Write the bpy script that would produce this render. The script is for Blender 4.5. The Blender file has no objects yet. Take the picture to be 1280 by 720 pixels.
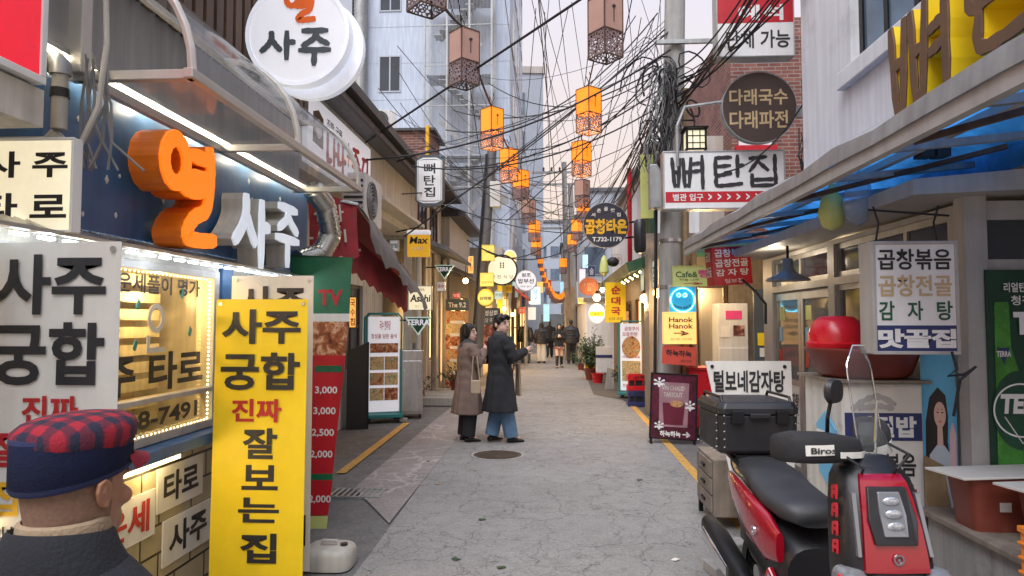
import bpy, math, random
from mathutils import Vector, Matrix
R = math.radians
S = bpy.context.scene
COL = S.collection
rnd = random.Random(7)

# ---------------------------------------------------------------- camera, sky, sun, exposure
CAMZ, FPX = 1.68, 860.0
YAW, PITCH = math.atan(50/FPX), math.atan(42/FPX)
cd = bpy.data.cameras.new('camera'); cd.sensor_width = 36; cd.lens = FPX/1280*36
cd.clip_start = 0.05; cd.clip_end = 3000
cam = bpy.data.objects.new('camera', cd); COL.objects.link(cam)
cam.location = (0, 0, CAMZ); cam.rotation_euler = (math.pi/2+PITCH, 0, YAW)
S.camera = cam
W = bpy.data.worlds.new('World'); S.world = W; W.use_nodes = True
SUN_EL, SUN_AZ = R(58), R(196)         # azimuth measured clockwise from +Y; low soft sun behind the camera
nt = W.node_tree; nt.nodes.clear()
out = nt.nodes.new('ShaderNodeOutputWorld'); bg = nt.nodes.new('ShaderNodeBackground')
sky = nt.nodes.new('ShaderNodeTexSky'); sky.sky_type = 'NISHITA'; sky.sun_disc = False
sky.sun_elevation = SUN_EL; sky.sun_rotation = SUN_AZ; sky.dust_density = 3.0; sky.air_density = 1.0; sky.ozone_density = 1.0
# thin evening cloud veil over the Nishita sky: peach near the horizon, pale lilac above
tc = nt.nodes.new('ShaderNodeTexCoord'); sx = nt.nodes.new('ShaderNodeSeparateXYZ')
cr = nt.nodes.new('ShaderNodeValToRGB'); mx = nt.nodes.new('ShaderNodeMix'); mx.data_type = 'RGBA'
nt.links.new(tc.outputs['Generated'], sx.inputs[0]); nt.links.new(sx.outputs['Z'], cr.inputs[0])
el = cr.color_ramp.elements
el[0].position = 0.0; el[0].color = (6.6, 4.9, 4.0, 1)
el[1].position = 1.0; el[1].color = (4.8, 5.4, 7.2, 1)
e = el.new(0.16); e.color = (6.0, 4.75, 4.0, 1)
e = el.new(0.34); e.color = (5.6, 5.1, 5.2, 1)
e = el.new(0.6); e.color = (5.0, 5.2, 6.4, 1)
mx.inputs['Factor'].default_value = 0.9
nt.links.new(sky.outputs[0], mx.inputs['A']); nt.links.new(cr.outputs[0], mx.inputs['B'])
nt.links.new(mx.outputs['Result'], bg.inputs[0]); nt.links.new(bg.outputs[0], out.inputs[0])
bg.inputs[1].default_value = 0.061
sl = bpy.data.lights.new('sun', 'SUN'); sl.energy = 1.5; sl.angle = R(50); sl.color = (0.97, 0.97, 1.0)
so = bpy.data.objects.new('sun', sl); COL.objects.link(so)
sd = Vector((math.sin(SUN_AZ)*math.cos(SUN_EL), math.cos(SUN_AZ)*math.cos(SUN_EL), math.sin(SUN_EL)))
so.rotation_euler = sd.to_track_quat('Z', 'Y').to_euler(); so.location = (0, -10, 30)
S.view_settings.view_transform = 'Standard'; S.view_settings.look = 'None'
S.view_settings.gamma = 1; S.view_settings.use_curve_mapping = False
S.view_settings.exposure = 1.52
S.render.engine = 'CYCLES'; S.cycles.use_denoising = True; S.cycles.max_bounces = 6
S.cycles.diffuse_bounces = 4; S.cycles.transparent_max_bounces = 16; S.cycles.sample_clamp_indirect = 4

# ---------------------------------------------------------------- helpers
_F = Vector((-math.sin(YAW)*math.cos(PITCH), math.cos(YAW)*math.cos(PITCH), math.sin(PITCH)))
_Rt = Vector((math.cos(YAW), math.sin(YAW), 0)); _U = _Rt.cross(_F)
def ray(px, py): return _F*FPX + _Rt*(px-640) - _U*(py-360)
def K(px, py, Y):                       # world point seen at a photo pixel at street depth Y
    d = ray(px, py); return Vector((0, 0, CAMZ)) + d*(Y/d.y)
def KX(px, py, X):
    d = ray(px, py); return Vector((0, 0, CAMZ)) + d*(X/d.x)
def KG(px, py, z=0):
    d = ray(px, py); return Vector((0, 0, CAMZ)) + d*((z-CAMZ)/d.z)
def hx(h):
    h = h.lstrip('#'); r = [int(h[i:i+2], 16)/255 for i in (0, 2, 4)]
    return tuple(c/12.92 if c <= .04045 else ((c+.055)/1.055)**2.4 for c in r)

class MB:
    def __init__(s): s.v = []; s.f = []
    def add(s, vs, fs):
        n = len(s.v); s.v += [tuple(v) for v in vs]; s.f += [tuple(i+n for i in f) for f in fs]; return s
    def box(s, x0, x1, y0, y1, z0, z1):
        return s.add([(x0,y0,z0),(x1,y0,z0),(x1,y1,z0),(x0,y1,z0),(x0,y0,z1),(x1,y0,z1),(x1,y1,z1),(x0,y1,z1)],
            [(0,3,2,1),(4,5,6,7),(0,1,5,4),(1,2,6,5),(2,3,7,6),(3,0,4,7)])
    def bar(s, p, q, w, h=None, up=(0,0,1)):        # square bar from p to q
        p, q = Vector(p), Vector(q); h = h or w; d = (q-p).normalized(); u = Vector(up)
        if abs(d.dot(u)) > .98: u = Vector((0, 1, 0))
        a = d.cross(u).normalized()*w/2; b = a.cross(d).normalized()*h/2
        vs = [p-a-b, p+a-b, p+a+b, p-a+b, q-a-b, q+a-b, q+a+b, q-a+b]
        return s.add(vs, [(0,1,2,3),(7,6,5,4),(0,4,5,1),(1,5,6,2),(2,6,7,3),(3,7,4,0)])
    def tube(s, pts, r, n=8, cap=True):
        pts = [Vector(p) for p in pts]; rs = r if isinstance(r, (list, tuple)) else [r]*len(pts)
        rings = []; u = None
        for i, p in enumerate(pts):
            d = (pts[min(i+1, len(pts)-1)]-pts[max(i-1, 0)])
            d = d.normalized() if d.length > 1e-9 else Vector((0, 0, 1))
            if u is None: u = d.orthogonal().normalized()
            u = (u-d*u.dot(d)); u = u.normalized() if u.length > 1e-6 else d.orthogonal().normalized()
            w = d.cross(u)
            rings.append([p+(u*math.cos(2*math.pi*k/n)+w*math.sin(2*math.pi*k/n))*rs[i] for k in range(n)])
        return s.loft(rings, cap)
    def cyl(s, p, q, r0, r1=None, n=16): return s.tube([p, q], [r0, r0 if r1 is None else r1], n)
    def loft(s, rings, cap=True, closed=False):
        n = len(rings[0]); vs = [v for r in rings for v in r]; fs = []
        m = len(rings)
        for i in range(m if closed else m-1):
            j = (i+1) % m
            for k in range(n):
                k2 = (k+1) % n; fs.append((i*n+k, i*n+k2, j*n+k2, j*n+k))
        if cap and not closed:
            fs.append(tuple(range(n-1, -1, -1))); fs.append(tuple((m-1)*n+k for k in range(n)))
        return s.add(vs, fs)
    def prism(s, poly, y0, y1):                       # poly of (x, z)
        n = len(poly); vs = [(x, y0, z) for x, z in poly]+[(x, y1, z) for x, z in poly]
        fs = [tuple(range(n)), tuple(range(2*n-1, n-1, -1))]
        fs += [(k, k+n, (k+1) % n+n, (k+1) % n) for k in range(n)]
        return s.add(vs, fs)
    def prismx(s, poly, x0, x1):                      # poly of (y, z)
        n = len(poly); vs = [(x0, y, z) for y, z in poly]+[(x1, y, z) for y, z in poly]
        fs = [tuple(range(n)), tuple(range(2*n-1, n-1, -1))]
        fs += [(k, k+n, (k+1) % n+n, (k+1) % n) for k in range(n)]
        return s.add(vs, fs)
    def disc(s, c, r, y0, y1, n=40, rz=None):
        rz = rz or r
        return s.prism([(c[0]+r*math.cos(2*math.pi*k/n), c[1]+rz*math.sin(2*math.pi*k/n)) for k in range(n)], y0, y1)
    def ringdisc(s, c, r0, r1, y0, y1, n=40):
        rings = []
        for r, y in ((r0, y0), (r1, y0), (r1, y1), (r0, y1)):
            rings.append([(c[0]+r*math.cos(2*math.pi*k/n), y, c[1]+r*math.sin(2*math.pi*k/n)) for k in range(n)])
        return s.loft(rings, closed=True)
    def lathe(s, prof, c=(0,0,0), n=24, axis='z', cap=True):
        rings = []
        for r, h in prof:
            ring = []
            for k in range(n):
                a = 2*math.pi*k/n; x, y = r*math.cos(a), r*math.sin(a)
                p = (x, y, h) if axis == 'z' else ((h, x, y) if axis == 'x' else (y, h, x))
                ring.append((c[0]+p[0], c[1]+p[1], c[2]+p[2]))
            rings.append(ring)
        return s.loft(rings, cap)
    def sph(s, c, r, n=16, m=10):
        rx, ry, rz = r if isinstance(r, (tuple, list)) else (r, r, r)
        rings = []
        for i in range(m+1):
            a = -math.pi/2+math.pi*i/m
            rr, h = max(math.cos(a), 1e-3), math.sin(a)
            rings.append([(c[0]+rx*rr*math.cos(2*math.pi*k/n), c[1]+ry*rr*math.sin(2*math.pi*k/n), c[2]+rz*h) for k in range(n)])
        return s.loft(rings)
    def sheet(s, rows, th=0.004, off=(0,0,1)):         # a grid of points given thickness along off
        m, n = len(rows), len(rows[0])
        if th == 0: return s.add([p for r in rows for p in r], [(i*n+k, i*n+k+1, (i+1)*n+k+1, (i+1)*n+k) for i in range(m-1) for k in range(n-1)])
        o = Vector(off).normalized()*th
        vs = [Vector(p) for r in rows for p in r]; N = m*n; vs += [v-o for v in vs]; fs = []
        for i in range(m-1):
            for k in range(n-1):
                a, b, c, d = i*n+k, i*n+k+1, (i+1)*n+k+1, (i+1)*n+k
                fs += [(a, b, c, d), (d+N, c+N, b+N, a+N)]
        bd = [(0*n+k, 0*n+k+1) for k in range(n-1)]+[(i*n+n-1, (i+1)*n+n-1) for i in range(m-1)]
        bd += [((m-1)*n+k+1, (m-1)*n+k) for k in range(n-1)]+[((i+1)*n, i*n) for i in range(m-1)]
        fs += [(b, a, a+N, b+N) for a, b in bd]
        return s.add(vs, fs)
    def brush(s, strokes, x0, z0, w, h, th, y0, y1, jit=.0):   # brush lettering: strokes in a unit box, z up
        for si, st in enumerate(strokes):
            closed = st[0] == st[-1]
            pts = [Vector((x0+p[0]*w, z0+p[1]*h)) for p in st]
            P = []                                        # densify (Catmull-Rom when 4 or more points)
            for i in range(len(pts)-1):
                for t in range(5):
                    t /= 5
                    if len(pts) >= 4:
                        a = pts[i-1] if i else (pts[-2] if closed else pts[0]); d = pts[min(i+2, len(pts)-1)] if i+2 < len(pts) or not closed else pts[1]
                        b, c = pts[i], pts[i+1]
                        P.append(.5*((2*b)+(c-a)*t+(2*a-5*b+4*c-d)*t*t+(3*b-3*c+d-a)*t**3))
                    else: P.append(pts[i].lerp(pts[i+1], t))
            P.append(pts[-1])
            rings = []; e = .0004*si
            for i, p in enumerate(P):
                d = P[(i+1) % len(P) if closed and i == len(P)-1 else min(i+1, len(P)-1)]-P[max(i-1, 0)]
                if closed and i in (0, len(P)-1): d = P[1]-P[-2]
                d = d.normalized() if d.length > 1e-9 else Vector((1, 0)); nn = Vector((-d.y, d.x))
                q = th/2*(1+jit*math.sin(i*2.1+si*1.7))
                if not closed:
                    if i == 0: p = p-d*th*.3; q *= .7
                    if i == len(P)-1: p = p+d*th*.3; q *= .65
                a, b = p-nn*q, p+nn*q
                rings.append([(a.x, y0-e, a.y), (b.x, y0-e, b.y), (b.x, y1, b.y), (a.x, y1, a.y)])
            s.loft(rings)
        return s
    def build(s, name, m=None, parent=None, smooth=False, bevel=0, seg=2, auto=None):
        me = bpy.data.meshes.new(name); me.from_pydata(s.v, [], s.f); me.update()
        if m is not None: me.materials.append(m)
        o = bpy.data.objects.new(name, me); COL.objects.link(o)
        if parent is not None: o.parent = parent
        if smooth:
            for p in me.polygons: p.use_smooth = True
            me.set_sharp_from_angle(angle=R(auto or 42))
        if bevel:
            b = o.modifiers.new('bevel', 'BEVEL'); b.width = bevel; b.segments = seg; b.limit_method = 'ANGLE'
        return o

def tag(o, label, cat, group=None, kind=None):
    o['label'] = label; o['category'] = cat
    if group: o['group'] = group
    if kind: o['kind'] = kind
    return o
def thing(name, label, cat, loc=(0,0,0), rz=0, group=None):
    o = bpy.data.objects.new(name, None); COL.objects.link(o); o.empty_display_size = .1
    o.location = loc; o.rotation_euler = (0, 0, R(rz)); return tag(o, label, cat, group)
def struct(o): o['kind'] = 'structure'; return o
def dup(root, loc=None, rz=None, label=None):
    def cp(o, par):
        c = o.copy(); COL.objects.link(c)
        if par is not None: c.parent = par
        for ch in [x for x in bpy.data.objects if x.parent == o]: cp(ch, c)
        return c
    r = cp(root, None)
    if loc is not None: r.location = loc
    if rz is not None: r.rotation_euler = (0, 0, R(rz))
    if label: r['label'] = label
    return r
_fc = {}
def glyphs(txt, bold):
    k = (txt, bold)
    if k not in _fc:
        c = bpy.data.curves.new('tmp', 'FONT'); c.body = txt; c.resolution_u = 3; c.offset = bold
        o = bpy.data.objects.new('tmp', c); me = o.to_mesh()
        vs = [(v.co.x, v.co.y) for v in me.vertices]; fs = [tuple(p.vertices) for p in me.polygons]
        o.to_mesh_clear(); bpy.data.objects.remove(o); bpy.data.curves.remove(c)
        x0 = min(v[0] for v in vs); x1 = max(v[0] for v in vs); y0 = min(v[1] for v in vs); y1 = max(v[1] for v in vs)
        _fc[k] = ([((x-x0)/max(x1-x0, 1e-6), (y-y0)/max(y1-y0, 1e-6)) for x, y in vs], fs)
    return _fc[k]
def put_text(mb, txt, x0, x1, z0, z1, y, bold=.015, slant=0, bend=0):
    vs, fs = glyphs(txt, bold); w = x1-x0; h = z1-z0
    return mb.add([(x0+u*w+slant*v*h, y, z0+v*h+bend*(1-(2*u-1)**2)) for u, v in vs], fs)
def letters(parent, m, items, y=-.006, name='lettering', rot=None, loc=None):   # items: (text, x0, x1, z0, z1[, bold[, slant]])
    for it in items:
        o = put_text(MB(), *it[:5], y, *(it[5:])).build(name, m, parent)
        if rot: o.rotation_euler = rot
        if loc: o.location = loc
    return o

# ---------------------------------------------------------------- materials
def mat(name, col, rough=.65, metal=0, var=.12, scale=5, bump=0, streak=0, emit=0, ecol=None, spec=.5, fine=0, coat=0, dirt=None, dirtamt=.0):
    if isinstance(col, str): col = hx(col)
    m = bpy.data.materials.new(name); m.use_nodes = True; t = m.node_tree; N = t.nodes; L = t.links
    b = N['Principled BSDF']; b.inputs['Roughness'].default_value = rough; b.inputs['Metallic'].default_value = metal
    b.inputs['Specular IOR Level'].default_value = spec; b.inputs['Coat Weight'].default_value = coat
    tcn = N.new('ShaderNodeTexCoord'); no = N.new('ShaderNodeTexNoise'); no.inputs['Scale'].default_value = scale
    no.inputs['Detail'].default_value = 6; no.inputs['Roughness'].default_value = .65
    L.new(tcn.outputs['Object'], no.inputs['Vector'])
    def rampd(src, lo, hi):
        r = N.new('ShaderNodeMapRange'); r.inputs['From Min'].default_value = .3; r.inputs['From Max'].default_value = .7
        r.inputs['To Min'].default_value = lo; r.inputs['To Max'].default_value = hi; L.new(src, r.inputs['Value']); return r.outputs[0]
    f = rampd(no.outputs['Fac'], 1-var, 1+var)
    if streak:
        mp = N.new('ShaderNodeMapping'); mp.inputs['Scale'].default_value = (9, 9, .7); L.new(tcn.outputs['Object'], mp.inputs[0])
        n2 = N.new('ShaderNodeTexNoise'); n2.inputs['Scale'].default_value = 1.6; n2.inputs['Detail'].default_value = 5; L.new(mp.outputs[0], n2.inputs['Vector'])
        mu = N.new('ShaderNodeMath'); mu.operation = 'MULTIPLY'; L.new(f, mu.inputs[0]); L.new(rampd(n2.outputs['Fac'], 1-streak, 1+streak*.35), mu.inputs[1]); f = mu.outputs[0]
    vm = N.new('ShaderNodeVectorMath'); vm.operation = 'SCALE'; vm.inputs[0].default_value = col; L.new(f, vm.inputs['Scale'])
    c = vm.outputs[0]
    if dirtamt:
        n3 = N.new('ShaderNodeTexNoise'); n3.inputs['Scale'].default_value = scale*.7; n3.inputs['Detail'].default_value = 8; n3.inputs['Roughness'].default_value = .7
        L.new(tcn.outputs['Object'], n3.inputs['Vector'])
        r3 = N.new('ShaderNodeMapRange'); r3.inputs['From Min'].default_value = .56; r3.inputs['From Max'].default_value = .72; r3.inputs['To Max'].default_value = dirtamt
        L.new(n3.outputs['Fac'], r3.inputs['Value'])
        mm = N.new('ShaderNodeMix'); mm.data_type = 'RGBA'; L.new(r3.outputs[0], mm.inputs['Factor']); L.new(c, mm.inputs['A'])
        mm.inputs['B'].default_value = (*(hx(dirt) if isinstance(dirt, str) else (dirt or (.05, .04, .03))), 1); c = mm.outputs['Result']
    L.new(c, b.inputs['Base Color'])
    rr = rampd(no.outputs['Fac'], max(rough-.08, .03), min(rough+.1, 1)); L.new(rr, b.inputs['Roughness'])
    if bump:
        nb = N.new('ShaderNodeTexNoise'); nb.inputs['Scale'].default_value = fine or scale*8; nb.inputs['Detail'].default_value = 5; L.new(tcn.outputs['Object'], nb.inputs['Vector'])
        bp = N.new('ShaderNodeBump'); bp.inputs['Strength'].default_value = bump; bp.inputs['Distance'].default_value = .01
        L.new(nb.outputs['Fac'], bp.inputs['Height']); L.new(bp.outputs[0], b.inputs['Normal'])
    if emit:
        ec = (hx(ecol) if isinstance(ecol, str) else ecol) or col
        b.inputs['Emission Color'].default_value = (*ec, 1); b.inputs['Emission Strength'].default_value = emit
    return m
def glassmat(name, tint=(.75, .8, .82), alpha=.25, rough=.06):
    m = bpy.data.materials.new(name); m.use_nodes = True; t = m.node_tree; N = t.nodes; L = t.links
    N.remove(N['Principled BSDF']); o = N['Material Output']
    tr = N.new('ShaderNodeBsdfTransparent'); tr.inputs[0].default_value = (*tint, 1)
    gl = N.new('ShaderNodeBsdfGlossy'); gl.inputs['Roughness'].default_value = rough
    df = N.new('ShaderNodeBsdfDiffuse'); df.inputs[0].default_value = (.55, .56, .57, 1)
    lw = N.new('ShaderNodeLayerWeight'); lw.inputs[0].default_value = .5
    pw = N.new('ShaderNodeMath'); pw.operation = 'POWER'; pw.inputs[1].default_value = 5; L.new(lw.outputs['Facing'], pw.inputs[0])
    fr = N.new('ShaderNodeMath'); fr.operation = 'MULTIPLY_ADD'; fr.inputs[1].default_value = .75; fr.inputs[2].default_value = .035; L.new(pw.outputs[0], fr.inputs[0])
    m1 = N.new('ShaderNodeMixShader'); m1.inputs[0].default_value = alpha; L.new(tr.outputs[0], m1.inputs[1]); L.new(df.outputs[0], m1.inputs[2])
    m2 = N.new('ShaderNodeMixShader'); L.new(fr.outputs[0], m2.inputs[0]); L.new(m1.outputs[0], m2.inputs[1]); L.new(gl.outputs[0], m2.inputs[2])
    L.new(m2.outputs[0], o.inputs[0]); return m
def lamp(name, loc, energy, col, size=.05, parent=None):
    l = bpy.data.lights.new(name, 'POINT'); l.energy = energy; l.color = col; l.shadow_soft_size = size
    o = bpy.data.objects.new(name, l); COL.objects.link(o); o.location = loc
    if parent is not None: o.parent = parent
    return o
def fuse(name, mb, m, parent=None, voxel=.012, it=4, fac=.5):    # melts overlapping closed shells into one continuous skin
    o = mb.build(name+'_src', None); md = o.modifiers.new('r', 'REMESH'); md.mode = 'VOXEL'; md.voxel_size = voxel; md.use_smooth_shade = True
    sm = o.modifiers.new('s', 'SMOOTH'); sm.iterations = it; sm.factor = fac
    dg = bpy.context.evaluated_depsgraph_get(); me = bpy.data.meshes.new_from_object(o.evaluated_get(dg)); me.name = name
    bpy.data.objects.remove(o)
    for p in me.polygons: p.use_smooth = True
    me.materials.clear(); me.materials.append(m)
    r = bpy.data.objects.new(name, me); COL.objects.link(r)
    if parent is not None: r.parent = parent
    return r

M = {}
def mk(k, *a, **kw): M[k] = mat(k, *a, **kw); return M[k]
mk('white_paint', (.70,.71,.73), .55, var=.06, streak=.14, bump=.12, dirt='#6b6355', dirtamt=.35, scale=1.7, fine=40)
mk('white_sign', (.74,.74,.72), .4, var=.04, streak=.05)
mk('lit_white', (.62,.62,.65), .4, var=.03, emit=.14, ecol=(.86,.87,.95))
mk('lit_rim', (.8,.8,.85), .4, emit=.1, ecol=(.8,.88,1))
mk('tube_light', (.9,.9,.9), .4, emit=5, ecol=(1,.86,.62))
mk('led_white', (.9,.9,.9), .4, emit=5, ecol=(.82,.9,1))
mk('led_warm', (.9,.8,.5), .4, emit=4.5, ecol=(1,.72,.3))
mk('bulb', (.9,.8,.6), .4, emit=9, ecol=(1,.66,.3))
mk('black', (.012,.012,.013), .5, var=.2)
mk('ink', (.02,.02,.022), .55, var=.2)
mk('black_plastic', (.014,.014,.016), .4, var=.2, bump=.12, fine=220)
mk('black_metal', (.02,.02,.022), .4, .6)
mk('alu', (.42,.42,.42), .42, .75, var=.12, streak=.15)
mk('steel', (.5,.5,.49), .3, .9, var=.12, streak=.2)
mk('galv', (.36,.37,.37), .5, .6, var=.18, streak=.2)
mk('silver_duct', (.6,.58,.52), .28, .95, var=.1)
mk('frame_beige', (.40,.39,.375), .5, var=.1, streak=.15)
mk('blue_panel', (.04,.12,.27), .38, var=.2, streak=.2, scale=3, dirt='#9fa9b4', dirtamt=.25)
mk('blue_trim', (.04,.12,.27), .45, var=.12, streak=.15)
mk('cream', (.56,.53,.455), .6, var=.12, streak=.25, bump=.1)
mk('cream_lit', (.78,.73,.56), .5, emit=.25, ecol=(.9,.8,.55), streak=.06)
mk('orange_letter', (.85,.19,.008), .35, var=.08)
mk('letter_white', (.8,.82,.85), .35, emit=.16, ecol=(.75,.86,1))
mk('yellow_banner', (.82,.60,.014), .5, var=.06, bump=.1, fine=9)
mk('vinyl_white', (.68,.665,.61), .5, var=.06, bump=.08, fine=9, streak=.06)
mk('red_ink', (.42,.018,.02), .5)
mk('red_sign', (.48,.012,.022), .42, var=.1, streak=.1)
mk('red_bright', (.72,.012,.03), .4, emit=.22, ecol=(.8,.012,.035))
mk('maroon', (.13,.012,.03), .4, var=.15)
mk('green_dark', (.008,.06,.03), .5, var=.25, streak=.2)
mk('green_sign', (.012,.13,.055), .45, var=.15, dirt='#2a1a10', dirtamt=.5, scale=8)
mk('teal', (.02,.2,.2), .42, var=.12)
mk('navy', (.02,.03,.12), .5)
mk('tan_ink', (.52,.38,.2), .5)
mk('green_ink', (.01,.09,.04), .5)
mk('gold_ink', (.75,.42,.02), .45)
mk('pink_ink', (.6,.05,.2), .5)
mk('brown_wood', (.10,.055,.032), .6, var=.3, streak=.35, scale=6, bump=.15)
mk('pale_wood', (.32,.22,.12), .6, var=.2, streak=.3, scale=6, bump=.15)
mk('grey_wood', (.24,.2,.16), .7, var=.25, streak=.3, bump=.2)
mk('wall_grey', (.34,.335,.33), .7, var=.15, streak=.2, bump=.1, scale=2)
mk('concrete', (.33,.32,.30), .85, var=.16, streak=.25, bump=.3, scale=2.5, dirt='#3a342c', dirtamt=.5, fine=60)
mk('pole_concrete', (.34,.33,.31), .85, var=.14, streak=.25, bump=.3, scale=3, fine=60)
mk('plaster', (.56,.54,.49), .8, var=.12, streak=.28, bump=.2, scale=2, dirt='#6a5f4c', dirtamt=.4, fine=50)
mk('tower_white', (.47,.54,.65), .6, var=.08, streak=.2, scale=.5)
mk('tower_side', (.60,.62,.66), .65, var=.06, streak=.1, scale=.4)
mk('far_grey', (.40,.44,.50), .7, var=.1, streak=.12, scale=.4)
mk('far_warm', (.46,.42,.38), .7, var=.12, streak=.15, scale=.5)
mk('pole_dark', (.13,.13,.135), .6, .3, var=.2, streak=.2)
mk('roof_grey', (.13,.13,.14), .6, var=.2, streak=.25, scale=3)
mk('roof_dark', (.05,.048,.05), .55, var=.2, streak=.2)
mk('glass_dark', (.03,.04,.05), .08, spec=.8, var=.15, scale=.8)
mk('glass_blue', (.10,.15,.21), .1, spec=.8, var=.55, scale=.9)
mk('win_warm', (.5,.36,.18), .5, emit=1.4, ecol=(1,.62,.26), var=.2)
mk('interior', (.4,.3,.18), .8, var=.25, scale=2)
mk('tarp_blue', (.045,.27,.68), .42, var=.5, scale=3, streak=.15, bump=.25, fine=7)
mk('awning_red', (.30,.03,.036), .85, var=.3, scale=4, bump=.25, fine=30, dirt='#5a4f49', dirtamt=.45)
mk('awning_grey', (.15,.135,.125), .9, var=.3, scale=5, bump=.3, fine=30, dirt='#4a1016', dirtamt=.5)
mk('red_plastic', (.55,.01,.02), .3, var=.06)
mk('basin_brown', (.17,.03,.02), .42, var=.15)
mk('crate_yellow', (.75,.5,.01), .45, var=.1)
mk('crate_orange', (.85,.25,.02), .4, var=.1)
mk('scooter_red', (.27,.003,.013), .22, var=.05, coat=.8, spec=.6)
mk('seat_leather', (.03,.031,.034), .48, var=.15, bump=.15, fine=300)
mk('rubber', (.02,.02,.02), .8)
mk('chrome', (.75,.75,.76), .12, 1.0, var=.03)
mk('lens', (.16,.165,.175), .06, var=.05, scale=3, spec=1.0, coat=.6)
mk('amber', (.6,.12,.02), .2)
mk('skin', (.62,.40,.31), .55, var=.08, scale=14)
mk('skin_old', (.36,.17,.092), .48, var=.12, scale=9, bump=.12, fine=160)
mk('hair_black', (.012,.01,.009), .45, var=.3, scale=40)
mk('coat_brown', (.19,.13,.105), .9, var=.12, bump=.3, fine=160)
mk('coat_charcoal', (.017,.018,.021), .9, var=.2, bump=.3, fine=160)
mk('denim', (.11,.2,.32), .85, var=.25, scale=7, bump=.2, fine=200)
mk('trouser_black', (.014,.015,.02), .85, var=.2)
mk('scarf_grey', (.07,.065,.065), .95, var=.25, bump=.4, fine=120)
mk('beige_cloth', (.42,.32,.22), .9, var=.15)
mk('cream_cloth', (.55,.52,.46), .9, var=.1)
mk('leather_black', (.016,.016,.017), .35, var=.25, bump=.2, fine=50)
mk('puffer_black', (.014,.014,.017), .55, var=.2)
mk('shoe', (.012,.012,.012), .5)
mk('cap_navy', (.012,.018,.06), .92, var=.25, bump=.3, fine=220)
mk('jacket_navy', (.009,.010,.014), .92, var=.5, scale=9, bump=.4, fine=120, dirt='#33241c', dirtamt=.6)
mk('cable', (.012,.012,.014), .55, var=.2)
mk('cable_grey', (.17,.17,.17), .6, var=.2)
mk('lantern_lit', (.75,.2,.012), .6, var=.1, emit=.42, ecol=(1,.22,.010), scale=3)
mk('lantern_off', (.46,.27,.21), .7, var=.08, scale=3)
mk('leaf', (.035,.075,.03), .55, var=.45, scale=9)
mk('stem', (.06,.045,.03), .8)
mk('ac_white', (.6,.6,.57), .5, var=.08, streak=.15)
mk('pvc', (.42,.40,.35), .5, var=.1, streak=.2)
mk('neon_blue', (.1,.6,.8), .4, emit=3, ecol=(.15,.8,1))
mk('smile_blue', (.03,.25,.4), .4, var=.3, scale=5, emit=.2, ecol=(.02,.3,.5))
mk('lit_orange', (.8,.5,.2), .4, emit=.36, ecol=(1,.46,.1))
mk('lit_cream', (.8,.74,.52), .4, emit=.2, ecol=(1,.9,.6))
mk('lit_yellow', (.62,.52,.12), .4, emit=.14, ecol=(1,.85,.2))
mk('lit_mint', (.5,.66,.58), .4, emit=.1, ecol=(.65,.9,.8))
mk('lit_blue', (.5,.75,.85), .4, emit=.22, ecol=(.4,.8,1))
mk('sign_yellow', (.8,.58,.01), .45, var=.05)
mk('sign_lime', (.55,.6,.2), .5, var=.08)
mk('sign_brown', (.055,.033,.025), .6, var=.2, scale=6, bump=.15)
mk('sign_dark', (.022,.027,.045), .5, var=.15)
mk('sign_slate', (.06,.075,.085), .5, var=.12)
mk('wood_round', (.34,.09,.03), .55, var=.2)
mk('coral', (.62,.08,.05), .5, var=.1)
mk('terra_green', (.006,.045,.025), .35, var=.3, scale=3)
mk('bottle_green', (.05,.22,.03), .25, var=.35, scale=8)
mk('sky_poster', (.1,.42,.68), .35, var=.1)
mk('skin_print', (.62,.42,.34), .4, var=.05)
mk('beer_amber', (.62,.33,.02), .35, emit=.2, var=.1)
mk('canopy_frame', (.50,.48,.44), .4, .35, var=.08)
M['glass'] = glassmat('glass', alpha=.08)
M['canopy_sheet'] = glassmat('canopy_sheet', (.80,.82,.84), .10, .12)
M['window_film'] = glassmat('window_film', (.97,.92,.74), .05, .15)
M['windshield'] = glassmat('windshield', (.93,.95,.95), .05, .03)

def voro(name, cols, scale=18, rough=.45, emit=0):       # printed food photographs: blotchy browns, reds and greens
    m = bpy.data.materials.new(name); m.use_nodes = True; t = m.node_tree; N = t.nodes; L = t.links
    b = N['Principled BSDF']; b.inputs['Roughness'].default_value = rough
    tcn = N.new('ShaderNodeTexCoord'); no = N.new('ShaderNodeTexNoise'); no.inputs['Scale'].default_value = scale*.55; no.inputs['Detail'].default_value = 9; no.inputs['Roughness'].default_value = .7; no.inputs['Distortion'].default_value = .5
    L.new(tcn.outputs['Object'], no.inputs['Vector']); r = N.new('ShaderNodeValToRGB'); L.new(no.outputs['Fac'], r.inputs[0])
    E = r.color_ramp.elements; n = len(cols)
    for i, c in enumerate(cols):
        p = .3+.4*i/(n-1); c = hx(c) if isinstance(c, str) else c
        x = E[i] if i < 2 else E.new(p); x.position = p; x.color = (*c, 1)
    L.new(r.outputs[0], b.inputs['Base Color'])
    if emit: L.new(r.outputs[0], b.inputs['Emission Color']); b.inputs['Emission Strength'].default_value = emit
    M[name] = m; return m
voro('food_meat', ['#2a120a', '#6b2f18', '#a0582f', '#d8b08a', '#4a2012'], 26)
voro('food_stew', ['#5a2414', '#a0582c', '#d0a070', '#62703c', '#eee4d2'], 22)
voro('food_mixed', ['#6a3420', '#b08048', '#dcc090', '#566a38', '#f4eee0'], 30)
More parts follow.
